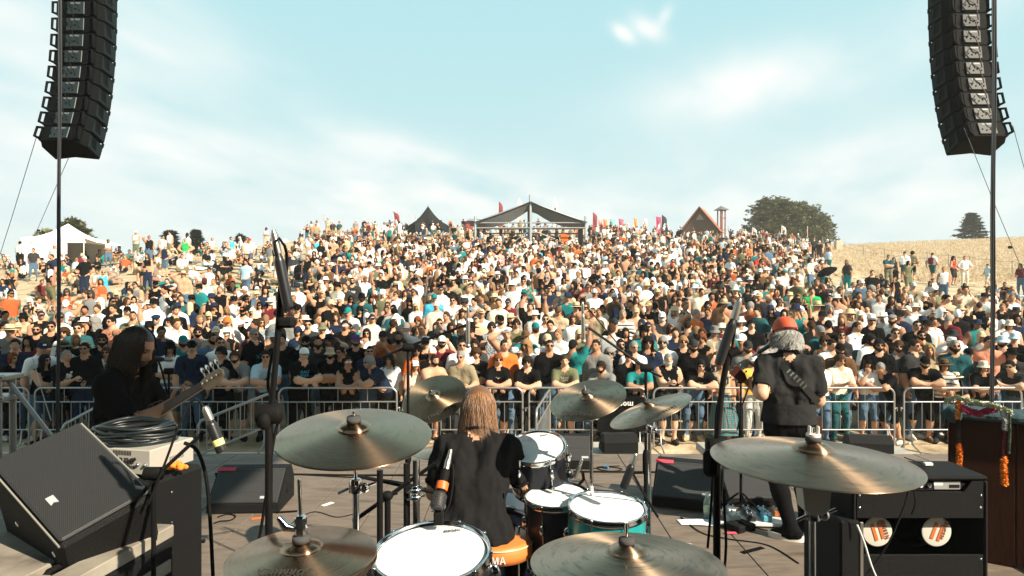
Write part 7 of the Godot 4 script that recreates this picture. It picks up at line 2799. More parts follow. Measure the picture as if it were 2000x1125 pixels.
func locks(n: int,length: float,seed: int,front:=0.6,width:=0.0055,wave:=0.012,spread:=0.03,drift:=Vector3.ZERO,lift:=0.0) -> MB:
	var r:=RandomNumberGenerator.new()
	r.seed = seed
	var m:=MB.new()
	for k in n:
		var a:=r.randf_range(front,TAU - front)
		var e:=r.randf_range(0.15,1.45)
		var d:=Vector3(sin(a) * cos(e),sin(e),cos(a) * cos(e))
		var p:=Vector3(d.x * 0.082,d.y * 0.124,d.z * 0.104 - 0.004)
		var pts:=[]
		var rad:=[]
		var l:=length * r.randf_range(0.62,1.05)
		var out:=Vector3(sin(a),0,cos(a))
		var ph:=r.randf() * TAU
		for j in 10:
			var t:=j / 9.0
			var q: Vector3
			var y:=p.y - l * t * (0.35 + 0.65 * t)
			if y > -0.02:
				var s:=sqrt(maxf(0.04,1.0 - (y / 0.128) ** 2))
				q = Vector3(out.x * (0.088 + lift) * s,y + lift * 0.6 * (1 - s),out.z * (0.110 + lift) * s - 0.004)
			else:
				var dr:=-0.02 - y
				q = Vector3(out.x * (0.088 + lift + spread * dr * 3.0),y,out.z * (0.108 + lift + spread * dr) - 0.004)
			q += Vector3(cos(ph + t * 4.5),0,sin(ph + t * 4.0)) * wave * t + out * r.randf() * 0.006 + drift * t * t
			pts.append(q)
			rad.append(width * (1.0 - 0.75 * t) * r.randf_range(0.8,1.2))
		m.tube(pts,rad,3,false)
	return m

func facing(yaw: float,at: Vector3) -> Transform3D:
	return Transform3D(Basis(Vector3.UP,yaw),at)

func musicians():
	var black:=cloth(.007,.007,.0075,0.7)
	var faded:=cloth(.013,.013,.0135,0.7)
	var washed:=cloth(.024,.024,.0245,0.7)
	var jeans:=cloth(.007,.007,.008,0.5)
	var feat:=mat("eyes and brows")

	var R:=facing(PI,W(950,1052,3.72) * Vector3(1,0,1) + Vector3(-0.06,STAGE,0.0))
	var seat_y:=W(972,1046,3.72).y - STAGE
	var sk:=skin(1)
	var P:={"pel": Vector3(0,seat_y + 0.07,0.0),"lean": 0.24,"bend": 0.26,"hpitch": 0.30,"hyaw": -0.18,"big": 1.06,
		"lh": Vector3(0.16,seat_y + 0.30,0.44),"rh": Vector3(-0.20,seat_y + 0.34,0.42),"le": Vector3(0.35,-1,-0.1),"re": Vector3(-0.45,-1,0.0),
		"lf": Vector3(0.22,0.09,0.42),"rf": Vector3(-0.22,0.09,0.44),"lk": Vector3(0.5,1,0.6),"rk": Vector3(-0.5,1,0.6),"curl": 0.9,"fold": 0.022,"stretch": Vector3(15,4.5,8),"seed": 4,
		"extra": [[Vector3(-0.085,seat_y + 0.05,-0.03),Vector3(0.085,seat_y + 0.05,-0.03),0.142,0.142,2]]}
	var d:=musician("long-haired person in black t-shirt seated on the orange throne, drumming with back turned",R * Transform3D(Basis.from_scale(Vector3.ONE * 0.95),Vector3.ZERO),P,[sk,faded,faded,faded,sk,jeans,jeans,dye("charcoal"),feat])
	var db: Basis = d.head.basis
	var hang:=Transform3D(Basis(Vector3.UP,atan2(db.z.x,db.z.z)) * Basis(Vector3.RIGHT,0.12),d.head.origin)
	var blond:=mat("sunlit brown hair",lin(.125,.06,.03),0.42)
	var blond2:=mat("fair hair",lin(.26,.135,.065),0.42)
	part("hair",hair_mesh(0.045,-0.17,-0.19,0.026,0.06,0.0,8,72,30,0.3),blond,d.node).transform = hang
	part("hair_locks",locks(900,0.34,21,0.55,0.0020,0.004,0.03,Vector3(0.0,0,-0.03),0.012),blond,d.node).transform = hang
	part("hair_locks",locks(700,0.35,22,0.55,0.0018,0.006,0.04,Vector3(-0.01,0,-0.03),0.014),blond2,d.node).transform = hang
	part("hair_locks",locks(260,0.42,25,2.5,0.0022,0.010,0.02,Vector3(-0.07,0,-0.03),0.016),blond2,d.node).transform = hang
	for q in ["l","r"]:
		var hx: Transform3D = d.ends[q]
		var st:=thing("drumstick","pale drumstick in the drummer's " + ("left" if q == "l" else "right") + " hand","drumstick",Vector3.ZERO,0.0,"drumsticks")
		var m:=MB.new()
		var a:=R * (hx * Vector3(0,-0.085,0.02))
		var dir:=(R.basis * Vector3(0.1 if q == "l" else -0.1,0.18,1)).normalized()
		m.tube([a - dir * 0.10,a + dir * 0.2,a + dir * 0.28],[0.0075,0.007,0.004],8)
		part("stick",m,mat("maple",lin(.42,.27,.15),0.5),st)

	var by:=1.52
	var BR:=facing(by,W(240,900,4.25) * Vector3(1,0,1) + Vector3(0,STAGE,0))
	var inv:=BR.affine_inverse()
	var hand:=inv * W(338,784,4.12)
	P = {"pel": Vector3(0,0.92,-0.02),"lean": -0.02,"bend": 0.14,"hpitch": 0.48,"hyaw": -0.1,"rh": hand,"rd": inv.basis * Vector3(0.9,0.42,0.1),"rp": inv.basis * Vector3(-0.3,0.8,-0.2),"rt": inv.basis * Vector3(-0.4,1,0),
		"re": inv.basis * Vector3(-0.5,-1,0.35),"lh": Vector3(0.12,1.0,0.24),"le": Vector3(1,-0.2,-0.4),"ld": Vector3(-0.6,-0.5,0.3),"curl": 0.75,"fold": 0.016,"seed": 9}
	var bsk:=skin(1)
	var b:=musician("long-haired person in black t-shirt playing a bass at the left, head bowed",BR,P,[bsk,black,black,black,bsk,jeans,jeans,dye("black"),feat])
	var hb: Basis = b.head.basis
	var upright:=Transform3D(Basis(Vector3.UP,atan2(hb.z.x,hb.z.z)) * Basis(Vector3.RIGHT,0.15),b.head.origin)
	var dk:=mat("long dark hair",lin(.030,.018,.013),0.4)
	part("hair",hair_mesh(0.045,-0.10,-0.20,0.010,0.06,0.0,8,40,22,0.2),dk,b.node).transform = upright
	part("hair_locks",locks(900,0.46,31,0.6,0.0022,0.010,0.0,Vector3(0,0,-0.07),0.006),dk,b.node).transform = upright
	part("beard",wear["beard"],dk,b.node).transform = b.head
	var el: Vector3 = b.ends["r"].origin
	var sh: Vector3 = BR * el
	var tt:=MB.new()
	var dirf:=(W(338,784,4.12) - W(268,816,4.27)).normalized()
	var pts:=[]
	for k in 22:
		var a:=k * 0.62
		var bb:=basis_along(dirf)
		pts.append(el + inv.basis * (-dirf * (0.115 + 0.0035 * k) + (bb.x * cos(a) + bb.z * sin(a)) * 0.0425))
	tt.tube(pts,0.0035,5)
	part("tattoo",tt,mat("tattoo ink",lin(.03,.028,.03),0.6),b.node)
	var na:=W(300,811,4.10)
	var nb:=W(393,753,4.03)
	var nd:=(nb - na).normalized()
	var g:=thing("bass_guitar","bass guitar with pale maple headstock and four tuners held by the bassist","bass guitar",W(393,753,4.03) - nd * 0.735)
	var side:=nd.cross(Vector3(0,0.25,1)).normalized()
	var face:=side.cross(nd).normalized()
	var gb:=Basis(side,nd,face)
	g.basis = gb
	var maple:=mat("pale maple",lin(.50,.32,.18),0.4)
	part("neck",one(&"prism",[PackedVector2Array([Vector2(-0.031,0.1),Vector2(0.031,0.1),Vector2(0.021,0.74),Vector2(-0.021,0.74)]),-0.022,0.0]),maple,g)
	part("fingerboard",one(&"prism",[PackedVector2Array([Vector2(-0.031,0.1),Vector2(0.031,0.1),Vector2(0.021,0.735),Vector2(-0.021,0.735)]),0.0,0.007]),mat("rosewood",lin(.06,.03,.02),0.5),g)
	part("headstock",one(&"prism",[PackedVector2Array([Vector2(-0.021,0.735),Vector2(0.021,0.735),Vector2(0.046,0.765),Vector2(0.044,0.82),Vector2(0.034,0.865),Vector2(0.012,0.895),Vector2(-0.016,0.90),Vector2(-0.034,0.882),Vector2(-0.038,0.85),Vector2(-0.032,0.775)]),-0.018,0.0]),maple,g)
	for k in 4:
		var tn:=MB.new()
		var y:=0.762 + 0.036 * k
		tn.box(Vector3(0.026,0.024,0.014),Vector3(-0.02,y,-0.026),0.003)
		tn.rod(Vector3(-0.03,y,-0.024),Vector3(-0.07,y,-0.024),0.004,6)
		tn.ball(Vector3(-0.085,y,-0.024),Vector3(0.021,0.014,0.005),10,6)
		tn.rod(Vector3(0,y,-0.02),Vector3(0,y,0.02),0.006,8)
		part("tuner",tn,chrome(),g)
	var bo:=MB.new()
	var ol:=PackedVector2Array()
	for q in [[-0.03,0.14],[-0.09,0.12],[-0.15,0.17],[-0.18,0.12],[-0.15,0.0],[-0.13,-0.08],[-0.16,-0.2],[-0.13,-0.3],[0,-0.33],[0.14,-0.29],[0.17,-0.18],[0.13,-0.06],[0.15,0.06],[0.14,0.11],[0.08,0.09],[0.03,0.14]]:
		ol.append(Vector2(q[0],q[1]))
	bo.prism(ol,-0.035,0.005)
	part("body",bo,mat("dark blue lacquer"),g)
	for k in 4:
		part("string",one(&"rod",[Vector3(-0.024 + 0.016 * k,-0.2,0.018),Vector3(-0.012 + 0.008 * k,0.75,0.010),0.001,4]),chrome(),g)

	var gy:=PI - 0.18
	var GR:=facing(gy,W(1543,1040,5.35) * Vector3(1,0,1) + Vector3(0,STAGE,0))
	inv = GR.affine_inverse()
	var gh:=inv * W(1476,764,5.52)
	P = {"pel": Vector3(0,0.90,0.02),"lean": 0.02,"bend": 0.16,"hpitch": 0.18,"hyaw": 0.25,"lh": gh,"le": inv.basis * Vector3(-0.25,-1,0.12),"ld": inv.basis * Vector3(-0.55,0.7,-0.3),"lp": inv.basis * Vector3(0.7,0.3,-0.4),"lt": inv.basis * Vector3(0,1,0),
		"rh": inv * W(1550,815,5.58),"re": inv.basis * Vector3(1,-0.6,0.6),"rd": inv.basis * Vector3(-0.8,-0.2,-0.3),"curl": 0.7,"big": 0.99,"hem": 1,"fold": 0.016,"seed": 12,"lf": Vector3(-0.01,0.085,-0.02),"rf": Vector3(-0.15,0.085,0.14),"lk": Vector3(0.5,0,1),
		"ltoe": Vector3(1,-0.02,0.4),"rtoe": Vector3(0.3,-0.02,1)}
	var gsk:=skin(0)
	var gtr:=musician("person in black t-shirt, orange-red cap and grey hair playing guitar, back to camera",GR,P,[gsk,washed,washed,washed,gsk,jeans,jeans,dye("black"),feat])
	var gn: Node3D = gtr.node
	var hx2: Transform3D = gtr.head
	var cap:=mat("orange red cap",lin(.50,.075,.025),0.7)
	part("cap_crown",wear["capcrown"],cap,gn).transform = hx2 * Transform3D(Basis.from_scale(Vector3.ONE * 1.06),Vector3(0,-0.006,0))
	part("cap_bill",wear["capbill"],cap,gn).transform = hx2 * Transform3D(Basis.from_scale(Vector3.ONE * 1.06),Vector3(0,-0.006,0))
	var strap:=MB.new()
	var arc:=[]
	for k in 9:
		var a:=PI + lerpf(-0.62,0.62,k / 8.0)
		arc.append(Vector3(sin(a) * 0.095,0.034,cos(a) * 0.119))
	strap.tube(arc,0.006,6)
	part("cap_strap",strap,mat("dark red strap",lin(.22,.02,.04),0.6),gn).transform = hx2
	var grey:=mat("grey curls",lin(.24,.23,.215),0.7)
	part("hair",hair_mesh(0.02,-0.16,-0.22,0.014,0.2,0.024,14,64,30,0.2),grey,gn).transform = hx2 * Transform3D(Basis.from_scale(Vector3(1.04,0.52,1.06)),Vector3(0,-0.036,-0.008))
	part("hair_locks",locks(600,0.26,41,0.9,0.0022,0.034,0.0,Vector3.ZERO,0.012),mat("pale grey hair",lin(.40,.39,.37),0.7),gn).transform = hx2 * Transform3D(Basis.from_scale(Vector3(1.0,0.50,1.0)),Vector3(0,-0.036,-0.008))
	var chest: Transform3D = gtr.chest
	var path:=[]
	for k in 15:
		var t:=k / 14.0
		path.append(chest * Vector3(lerpf(0.115,-0.20,t),lerpf(0.17,-0.16,t),-0.108 - 0.030 * sin(t * PI) + 0.05 * pow(1 - t,5) + 0.05 * pow(t,4)))
	var rows:=[]
	for k in path.size():
		var tg: Vector3 = (path[mini(k + 1,14)] - path[maxi(k - 1,0)]).normalized()
		var s2:=tg.cross(chest.basis.z).normalized() * 0.026
		rows.append(PackedVector3Array([path[k] - s2,path[k],path[k] + s2]))
	part("guitar_strap",one(&"grid",[rows]),mat("black leather",lin(.016,.015,.014),0.4),gn)
	for k in 6:
		var pl:=MB.new()
		var c: Vector3 = path[4 + k]
		var tg: Vector3 = (path[5 + k] - path[3 + k]).normalized()
		var s2:=tg.cross(chest.basis.z).normalized()
		pl.xf = Transform3D(Basis(s2,tg,s2.cross(tg)),c - chest.basis.z * 0.006)
		pl.box(Vector3(0.040,0.012,0.006),Vector3.ZERO,0.002)
		part("strap_plate",pl,mat("satin nickel"),gn)
	for q in ["l","r"]:
		var an: Vector3 = P[q + "f"]
		var td: Vector3 = P[q + "toe"].normalized()
		var so:=MB.new()
		so.xf = Transform3D(Basis(Vector3(td.z,0,-td.x),Vector3.UP,Vector3(td.x,0,td.z)),Vector3(an.x,0.02,an.z))
		var rr:=[]
		for i in 3:
			var row:=PackedVector3Array()
			for k in 24:
				var a:=TAU * k / 24
				row.append(Vector3(sin(a) * (0.045 + (0.006 if cos(a) > 0 else 0.0)),[-0.018,0.026,0.030][i],0.045 + cos(a) * 0.135))
			rr.append(row)
		so.grid(rr,true)
		so.fan(Array(rr[2]))
		part("shoe_sole",so,mat("white rubber",lin(.66,.63,.57),0.6),gn)
	var ga:=W(1528,812,5.62)
	var gb2:=W(1432,722,5.52)
	var gd:=(gb2 - ga).normalized()
	var t:=thing("electric_guitar","electric guitar with dark headstock pointing up left, held by the guitarist","guitar",ga)
	var sd2:=gd.cross(Vector3(0,0,-1)).normalized()
	t.basis = Basis(sd2,gd,sd2.cross(gd))
	part("neck",one(&"prism",[PackedVector2Array([Vector2(-0.028,0.0),Vector2(0.028,0.0),Vector2(0.021,0.46),Vector2(-0.021,0.46)]),-0.022,0.008]),mat("amber neck",lin(.32,.15,.05),0.35),t)
	part("headstock",one(&"prism",[PackedVector2Array([Vector2(-0.021,0.46),Vector2(0.021,0.46),Vector2(0.04,0.50),Vector2(0.045,0.60),Vector2(0.02,0.615),Vector2(0.0,0.60),Vector2(-0.02,0.615),Vector2(-0.045,0.60),Vector2(-0.04,0.50)]),-0.014,0.004]),mat("dark red wood",lin(.05,.014,.010),0.3),t)
	for k in 6:
		var tn:=MB.new()
		var sx:=-1.0 if k % 2 else 1.0
		var y:=0.505 + 0.036 * int(k / 2.0)
		tn.rod(Vector3(sx * 0.03,y,-0.008),Vector3(sx * 0.056,y,-0.008),0.004,6)
		tn.ball(Vector3(sx * 0.062,y,-0.008),Vector3(0.009,0.010,0.005),8,5)
		part("tuner",tn,chrome(),t)
	var b3:=MB.new()
	var o3:=PackedVector2Array()
	for k in 28:
		var a:=TAU * k / 28
		o3.append(Vector2(sin(a) * (0.165 - 0.03 * cos(2 * a + 0.3)),-0.2 + cos(a) * 0.21))
	b3.prism(o3,-0.03,0.015)
	part("body",b3,mat("dark red wood"),t)

# ---------------------------------------------------------------- amplifiers and other gear
func gear():
	var nickel:=mat("satin nickel")
	var at:=W(1798,930,3.33)
	var top:=at.y - STAGE
	var t:=thing("guitar_amplifier","black open-backed guitar amplifier with two speaker magnets showing","amplifier",Vector3(at.x,STAGE,-3.33 - 0.15))
	var w:=0.665
	var cabh:=0.62
	var y0:=top - cabh
	var put:=func(nm: String,size: Vector3,c: Vector3,m: Material,bev:=0.006) -> MeshInstance3D:
		var q:=MB.new()
		q.box(size,c,bev)
		return part(nm,q,m,t)
	var dp:=0.30
	put.call("top_panel",Vector3(w,0.024,dp),Vector3(0,top - 0.012,0),tolex(),0.010)
	put.call("bottom_panel",Vector3(w - 0.04,0.022,dp - 0.01),Vector3(0,y0 + 0.011,0),tolex())
	for s in [-1.0,1.0]:
		put.call("side_panel",Vector3(0.022,cabh - 0.025,dp),Vector3(s * (w / 2 - 0.011),top - 0.0245 - (cabh - 0.025) / 2,0),tolex(),0.008)
	put.call("baffle",Vector3(w - 0.05,cabh - 0.05,0.02),Vector3(0,top - cabh / 2,-dp / 2 + 0.03),mat("black deck"))
	var up:=MB.new()
	var ya:=top - 0.205
	var yb:=top - 0.026
	var hw:=w / 2 - 0.024
	up.prism(PackedVector2Array([Vector2(-hw,ya),Vector2(hw,ya),Vector2(hw,yb),Vector2(hw - 0.055,yb),Vector2(hw - 0.095,yb - 0.052),Vector2(-hw + 0.085,yb - 0.052),Vector2(-hw + 0.05,yb),Vector2(-hw,yb)]),dp / 2 - 0.016,dp / 2 - 0.003)
	part("rear_panel",up,tolex(),t)
	put.call("rear_panel",Vector3(hw * 2,0.20,0.013),Vector3(0,top - 0.485,dp / 2 - 0.0095),tolex(),0.003)
	put.call("chassis",Vector3(hw * 1.75,0.052,0.10),Vector3(0.0,top - 0.056,dp / 2 - 0.075),mat("black deck"))
	put.call("control_plate",Vector3(0.13,0.040,0.004),Vector3(hw - 0.165,top - 0.052,dp / 2 - 0.023),mat("silver plate",lin(.55,.55,.53),0.3,0.6))
	for k in 8:
		var kb:=MB.new()
		kb.xf = Transform3D(Basis(Vector3.RIGHT,PI / 2),Vector3(-0.24 + k * 0.042,top - 0.052,dp / 2 - 0.022))
		kb.lathe([Vector2(0.009,0.0),Vector2(0.009,0.008),Vector2(0.005,0.009),Vector2(0.005,0.001)],12)
		part("jack",kb,chrome() if k % 3 else mat("white print"),t)
	put.call("label",Vector3(0.045,0.014,0.003),Vector3(0.10,top - 0.045,dp / 2 - 0.022),mat("white print"))
	put.call("label",Vector3(0.05,0.016,0.003),Vector3(hw - 0.13,top - 0.055,dp / 2 - 0.0195),mat("black deck"))
	for x in [-hw + 0.012,hw - 0.012]:
		for y in [top - 0.095,top - 0.155,top - 0.405,top - 0.565]:
			var sc:=MB.new()
			sc.xf = Transform3D(Basis(Vector3.RIGHT,PI / 2),Vector3(x,y,dp / 2 - 0.002))
			sc.lathe([Vector2(0.0,0.003),Vector2(0.006,0.002),Vector2(0.0065,-0.002)],10,false)
			part("screw",sc,chrome(),t)
	for s in [-1.0,1.0]:
		var sp:=MB.new()
		var c:=Vector3(-0.175 if s < 0 else 0.12,top - 0.295,0)
		sp.xf = Transform3D(Basis(Vector3.RIGHT,PI / 2),c)
		sp.lathe([Vector2(0.145,-dp / 2 + 0.04),Vector2(0.14,-dp / 2 + 0.06),Vector2(0.07,0.01),Vector2(0.07,0.03)],32,false)
		var so:=part("speaker_basket",sp,mat("black metal"),t)
		var mg:=MB.new()
		mg.xf = Transform3D(Basis(Vector3.RIGHT,PI / 2),c)
		mg.lathe([Vector2(0.078,0.02),Vector2(0.078,0.075),Vector2(0.074,0.082)],32,false)
		part("magnet",mg,mat("black metal"),so)
		var lb:=MB.new()
		lb.xf = mg.xf
		lb.lathe([Vector2(0.0745,0.081),Vector2(0.070,0.085),Vector2(0.0,0.0855)],32,false)
		part("magnet_label",lb,mat("cream label",lin(.55,.52,.45),0.5),so)
		for k in 2:
			var ob:=MB.new()
			ob.xf = Transform3D(Basis(Vector3.BACK,-0.35 if s > 0 else 0.30),c + Vector3(0,0,0.087))
			ob.box(Vector3(0.016,0.085,0.002),Vector3(-0.016 + 0.034 * k,0.002,0))
			part("orange_bar",ob,mat("orange print",lin(.50,.13,.03),0.5),so)
		var tx:=part("lettering",letters("JENSEN",0.020),mat("brown print",lin(.20,.05,.02),0.6),so)
		tx.transform = Transform3D(Basis(Vector3.BACK,(-0.35 if s > 0 else 0.30) - PI / 2),c + Vector3(0.035,0.012,0.088))
	tag(part("speaker_box",one(&"box",[Vector3(0.70,y0 - 0.004,0.36),Vector3(0,(y0 - 0.004) / 2,0),0.015]),tolex(),null,Vector3(at.x,STAGE + 0.002,t.position.z)),"black box carrying the open-backed guitar amplifier","box")
	var cs:=thing("flat_case","narrow black case with aluminium edge leaning left of the guitar amplifier","case",W(1640,1000,3.42) * Vector3(1,0,1) + Vector3(0,STAGE,0))
	part("shell",one(&"box",[Vector3(0.10,0.84,0.42),Vector3(0,0.42,-0.1),0.01]),tolex(),cs)
	part("edge_strip",one(&"box",[Vector3(0.018,0.83,0.012),Vector3(0.052,0.42,0.11),0.003]),nickel,cs)
	var plug:=thing("power_adapter","small white plug lying on top of the guitar amplifier","plug",W(1812,917,3.52) * Vector3(1,0,1) + Vector3(0,STAGE + top + 0.010,0))
	part("body",one(&"box",[Vector3(0.045,0.018,0.025),Vector3.ZERO,0.004]),mat("white pole"),plug)
	part("lead",one(&"tube",[[Vector3(-0.02,0,0),Vector3(-0.06,0.012,-0.01),Vector3(-0.11,0.03,-0.02)],0.003,6]),rubber(),plug)
	cable("black cable hanging down the back of the guitar amplifier",[W(1772,930,3.14),W(1774,960,3.13),W(1758,1010,3.12),W(1730,1070,3.11),W(1690,1125,3.10),W(1670,1150,3.1)],0.004)
	cable("short black lead looping from the amplifier chassis",[W(1778,940,3.15),W(1786,965,3.14),W(1788,985,3.14),W(1780,1005,3.15)],0.0035)
	cable("white cable falling across the lower rear panel of the guitar amplifier",[W(1674,1025,3.12),W(1688,1060,3.11),W(1702,1105,3.10),W(1715,1135,3.1)],0.0045,mat("white pole"))
	var ch:=W(313,1021,2.75).y - STAGE
	var cr:=thing("worn_crate","worn pale-topped crate with sunk handle under the left near wedge","crate",Vector3(-1.86,STAGE,-2.42),-0.13)
	var wt:=mat("worn plywood",Color.WHITE,0.75)
	wt.albedo_texture = noise_tex("worn plywood",0.008,false,1.0,6,512,[lin(.09,.075,.06),lin(.20,.172,.14),lin(.27,.24,.195),lin(.33,.295,.245)])
	tri(wt,0.9)
	part("box",one(&"box",[Vector3(0.92,ch - 0.05,0.76),Vector3(0,(ch - 0.05) / 2,0),0.012]),tolex(),cr)
	var hz:=0.02
	for q in [[Vector3(0.74,0.048,0.76),Vector3(-0.09,0,0)],[Vector3(0.10,0.048,0.76),Vector3(0.41,0,0)],[Vector3(0.08,0.048,0.26),Vector3(0.32,0,-0.25)],[Vector3(0.08,0.048,0.26),Vector3(0.32,0,0.25)]]:
		part("top_board",one(&"box",[q[0],q[1] + Vector3(0,ch - 0.0255,0),0.004]),wt,cr)
	part("handle",one(&"tube",[[Vector3(0.32,ch - 0.03,-0.12),Vector3(0.32,ch - 0.008,-0.09),Vector3(0.32,ch - 0.006,0.09),Vector3(0.32,ch - 0.03,0.12)],0.011]),rubber(),cr)
	part("side_grille",one(&"box",[Vector3(0.014,ch * 0.7,0.56),Vector3(0.462,ch * 0.42,0),0.004]),grille_mat(),cr)
	part("edge_board",one(&"box",[Vector3(0.012,0.05,0.70),Vector3(0.463,ch * 0.85,0),0.003]),wt,cr)
	var g4:=[W(12,875,2.55),W(172,820,2.75),W(254,978,2.45),W(113,1078,2.25)]
	var mid: Vector3 = (g4[0] + g4[1] + g4[2] + g4[3]) / 4.0
	var wd:=thing("near_wedge","large worn black wedge loudspeaker with pale pennant badge at the left edge","floor monitor",mid,0.0,"floor monitors on stage")
	var ex: Vector3 = (g4[1] - g4[0] + g4[2] - g4[3]).normalized()
	var ey: Vector3 = (g4[0] - g4[3] + g4[1] - g4[2])
	ey = (ey - ex * ey.dot(ex)).normalized()
	wd.basis = Basis(ex,ey,ex.cross(ey))
	part("cabinet",one(&"box",[Vector3(0.33,0.52,0.40),Vector3(0,0,-0.215),0.015]),tolex(),wd)
	part("grille",one(&"box",[Vector3(0.31,0.50,0.018),Vector3(0,0,-0.004),0.008]),grille_mat(),wd)
	var pen:=PackedVector2Array([Vector2(-0.013,0.021),Vector2(0.013,0.021),Vector2(0.013,-0.021),Vector2(0.0,-0.012),Vector2(-0.013,-0.021)])
	part("badge",one(&"prism",[pen,0.003,0.008]),mat("badge"),wd,Vector3(-0.095,-0.07,0.0))
	var eg:=mat("worn edge",lin(.22,.21,.18),0.7)
	for x in [-0.163,0.163]:
		part("worn_edge",one(&"rod",[Vector3(x,-0.255,-0.016),Vector3(x,0.255,-0.016),0.004,5]),eg,wd)
	for q in [[Vector3(-0.166,-0.2,-0.1),0.012],[Vector3(-0.166,0.1,-0.2),0.012]]:
		part("bolt",one(&"ball",[q[0],Vector3(0.004,q[1],q[1]),10,6]),chrome(),wd)
	var bc:=thing("bass_cabinet","tall black bass cabinet under the silver amplifier head","loudspeaker",(W(345,935,3.1) + Vector3(-0.29,0,-0.14)) * Vector3(1,0,1) + Vector3(0,STAGE,0),-0.25)
	var bh:=W(345,935,3.1).y - STAGE
	part("cabinet",one(&"box",[Vector3(0.50,bh,0.40),Vector3(0,bh / 2,0),0.018]),tolex(),bc)
	for k in 3:
		part("screw",one(&"ball",[Vector3(0.252,bh - 0.08 - 0.14 * k,0.02),Vector3(0.004,0.007,0.007),8,5]),chrome(),bc)
	for k in 5:
		part("knob",one(&"ball",[Vector3(-0.16 + 0.07 * k,bh - 0.035,0.205),Vector3(0.010,0.010,0.012),8,6]),chrome(),bc)
	var ah:=thing("amplifier_head","silver-grey amplifier head with dark lettering on the bass cabinet","amplifier",W(305,918,3.2) + Vector3(-0.145,0.006,-0.06),-0.25)
	var gm2:=mat("silver grey enamel",lin(.34,.32,.28),0.45)
	part("case",one(&"box",[Vector3(0.46,0.115,0.28),Vector3(0,0.0595,0),0.005]),gm2,ah)
	var ink:=mat("cymbal ink",lin(.012,.010,.008),0.6)
	for k in 12:
		part("vent",one(&"box",[Vector3(0.004,0.020,0.002),Vector3(0.03 + 0.0085 * k,0.098,0.1405)]),ink,ah)
		if k < 8:
			part("vent",one(&"box",[Vector3(0.002,0.020,0.004),Vector3(0.2305,0.05,0.02 - 0.012 * k)]),ink,ah)
	var l1:=part("lettering",letters("dano",0.035),ink,ah)
	l1.position = Vector3(0.085,0.066,0.141)
	var l2:=part("lettering",letters("AMPLIFIER",0.014),ink,ah)
	l2.position = Vector3(0.095,0.036,0.141)
	for x in [0.165,0.205]:
		part("switch",one(&"ball",[Vector3(x,0.05,0.144),Vector3(0.008,0.008,0.010),10,6]),chrome(),ah)
	var jk:=MB.new()
	jk.rod(Vector3(0.15,0.075,0.14),Vector3(0.12,0.065,0.18),0.007,8)
	jk.tube([Vector3(0.12,0.065,0.18),Vector3(0.08,0.03,0.19),Vector3(0.06,-0.02,0.18)],0.003,6)
	part("plug",jk,rubber(),ah)
	var coil:=thing("cable_coil","coil of black cable lying on the silver amplifier head","cable",ah.position + Vector3(0.02,0.120,0))
	for k in 9:
		var r:=RandomNumberGenerator.new()
		r.seed = k
		var pts:=[]
		for j in 33:
			var a:=TAU * j / 32
			pts.append(Vector3(cos(a) * (0.185 - 0.012 * (k % 3)),0.009 + 0.009 * k + 0.006 * sin(a * 3 + k),sin(a) * (0.135 - 0.010 * (k % 2)) + 0.01 * r.randf()))
		part("loop",one(&"tube",[pts,0.0075,7,false]),mat("cable sheath",lin(.010,.014,.016),0.38),coil)
	var cf:=MB.new()
	for k in 26:
		var r:=RandomNumberGenerator.new()
		r.seed = 100 + k
		cf.ball(Vector3(r.randfn(0,0.035),0.018 + r.randf() * 0.02,r.randfn(0,0.012)),Vector3(0.016,0.012,0.012),7,5)
	tag(part("orange_garland",cf,mat("marigold",lin(.70,.20,.015),0.8),null,ah.position + ah.basis * Vector3(0.255,-0.008,0.02)),"small orange flower garland beside the silver amplifier head","garland")
	wedge("black floor monitor in shade beyond the left tall microphone stand",WL(462,1012,STAGE) + Vector3(0,0,-0.35),0.05,0.62,0.33,0.50,0.5,true,"x")
	wedge("black floor monitor with pink tape corner, right of the teal tom",WL(1362,1000,STAGE) + Vector3(0.0,0,-0.28),-0.35,0.60,0.36,0.52,0.5,true,"x")
	wedge("black floor monitor behind the guitarist's pedals",WL(1478,988,STAGE) + Vector3(0,0,-0.2),0.0,0.56,0.27,0.5)
	wedge("small floor monitor with round cone between rack tom and cymbal pole",WL(1128,916,STAGE) + Vector3(0,0,-0.15),-0.1,0.34,0.33,0.36)
	wedge("small dark monitor on the front deck below the second cymbal",Vector3(W(1206,850,8.6).x,STAGE - 0.08,-8.55),PI + 0.1,0.42,0.24,0.34,0.5,false)
	wedge("small dark monitor on the front deck right of the guitarist",Vector3(W(1690,850,8.6).x,STAGE - 0.08,-8.55),PI - 0.2,0.50,0.22,0.36,0.5,false)
	var pbd:=thing("pedalboard","pedalboard crowded with effect pedals at the guitarist's feet","pedalboard",WL(1470,1028,STAGE) + Vector3(0,0.0,-0.1),-0.1)
	part("board",one(&"box",[Vector3(0.62,0.03,0.30),Vector3(0,0.03,0),0.006]),mat("white pole"),pbd)
	var cols:=[lin(.02,.02,.02),lin(.6,.6,.58),lin(.03,.03,.03),lin(.06,.25,.35),lin(.4,.12,.03),lin(.02,.02,.02),lin(.5,.48,.42),lin(.03,.03,.03),lin(.1,.35,.45)]
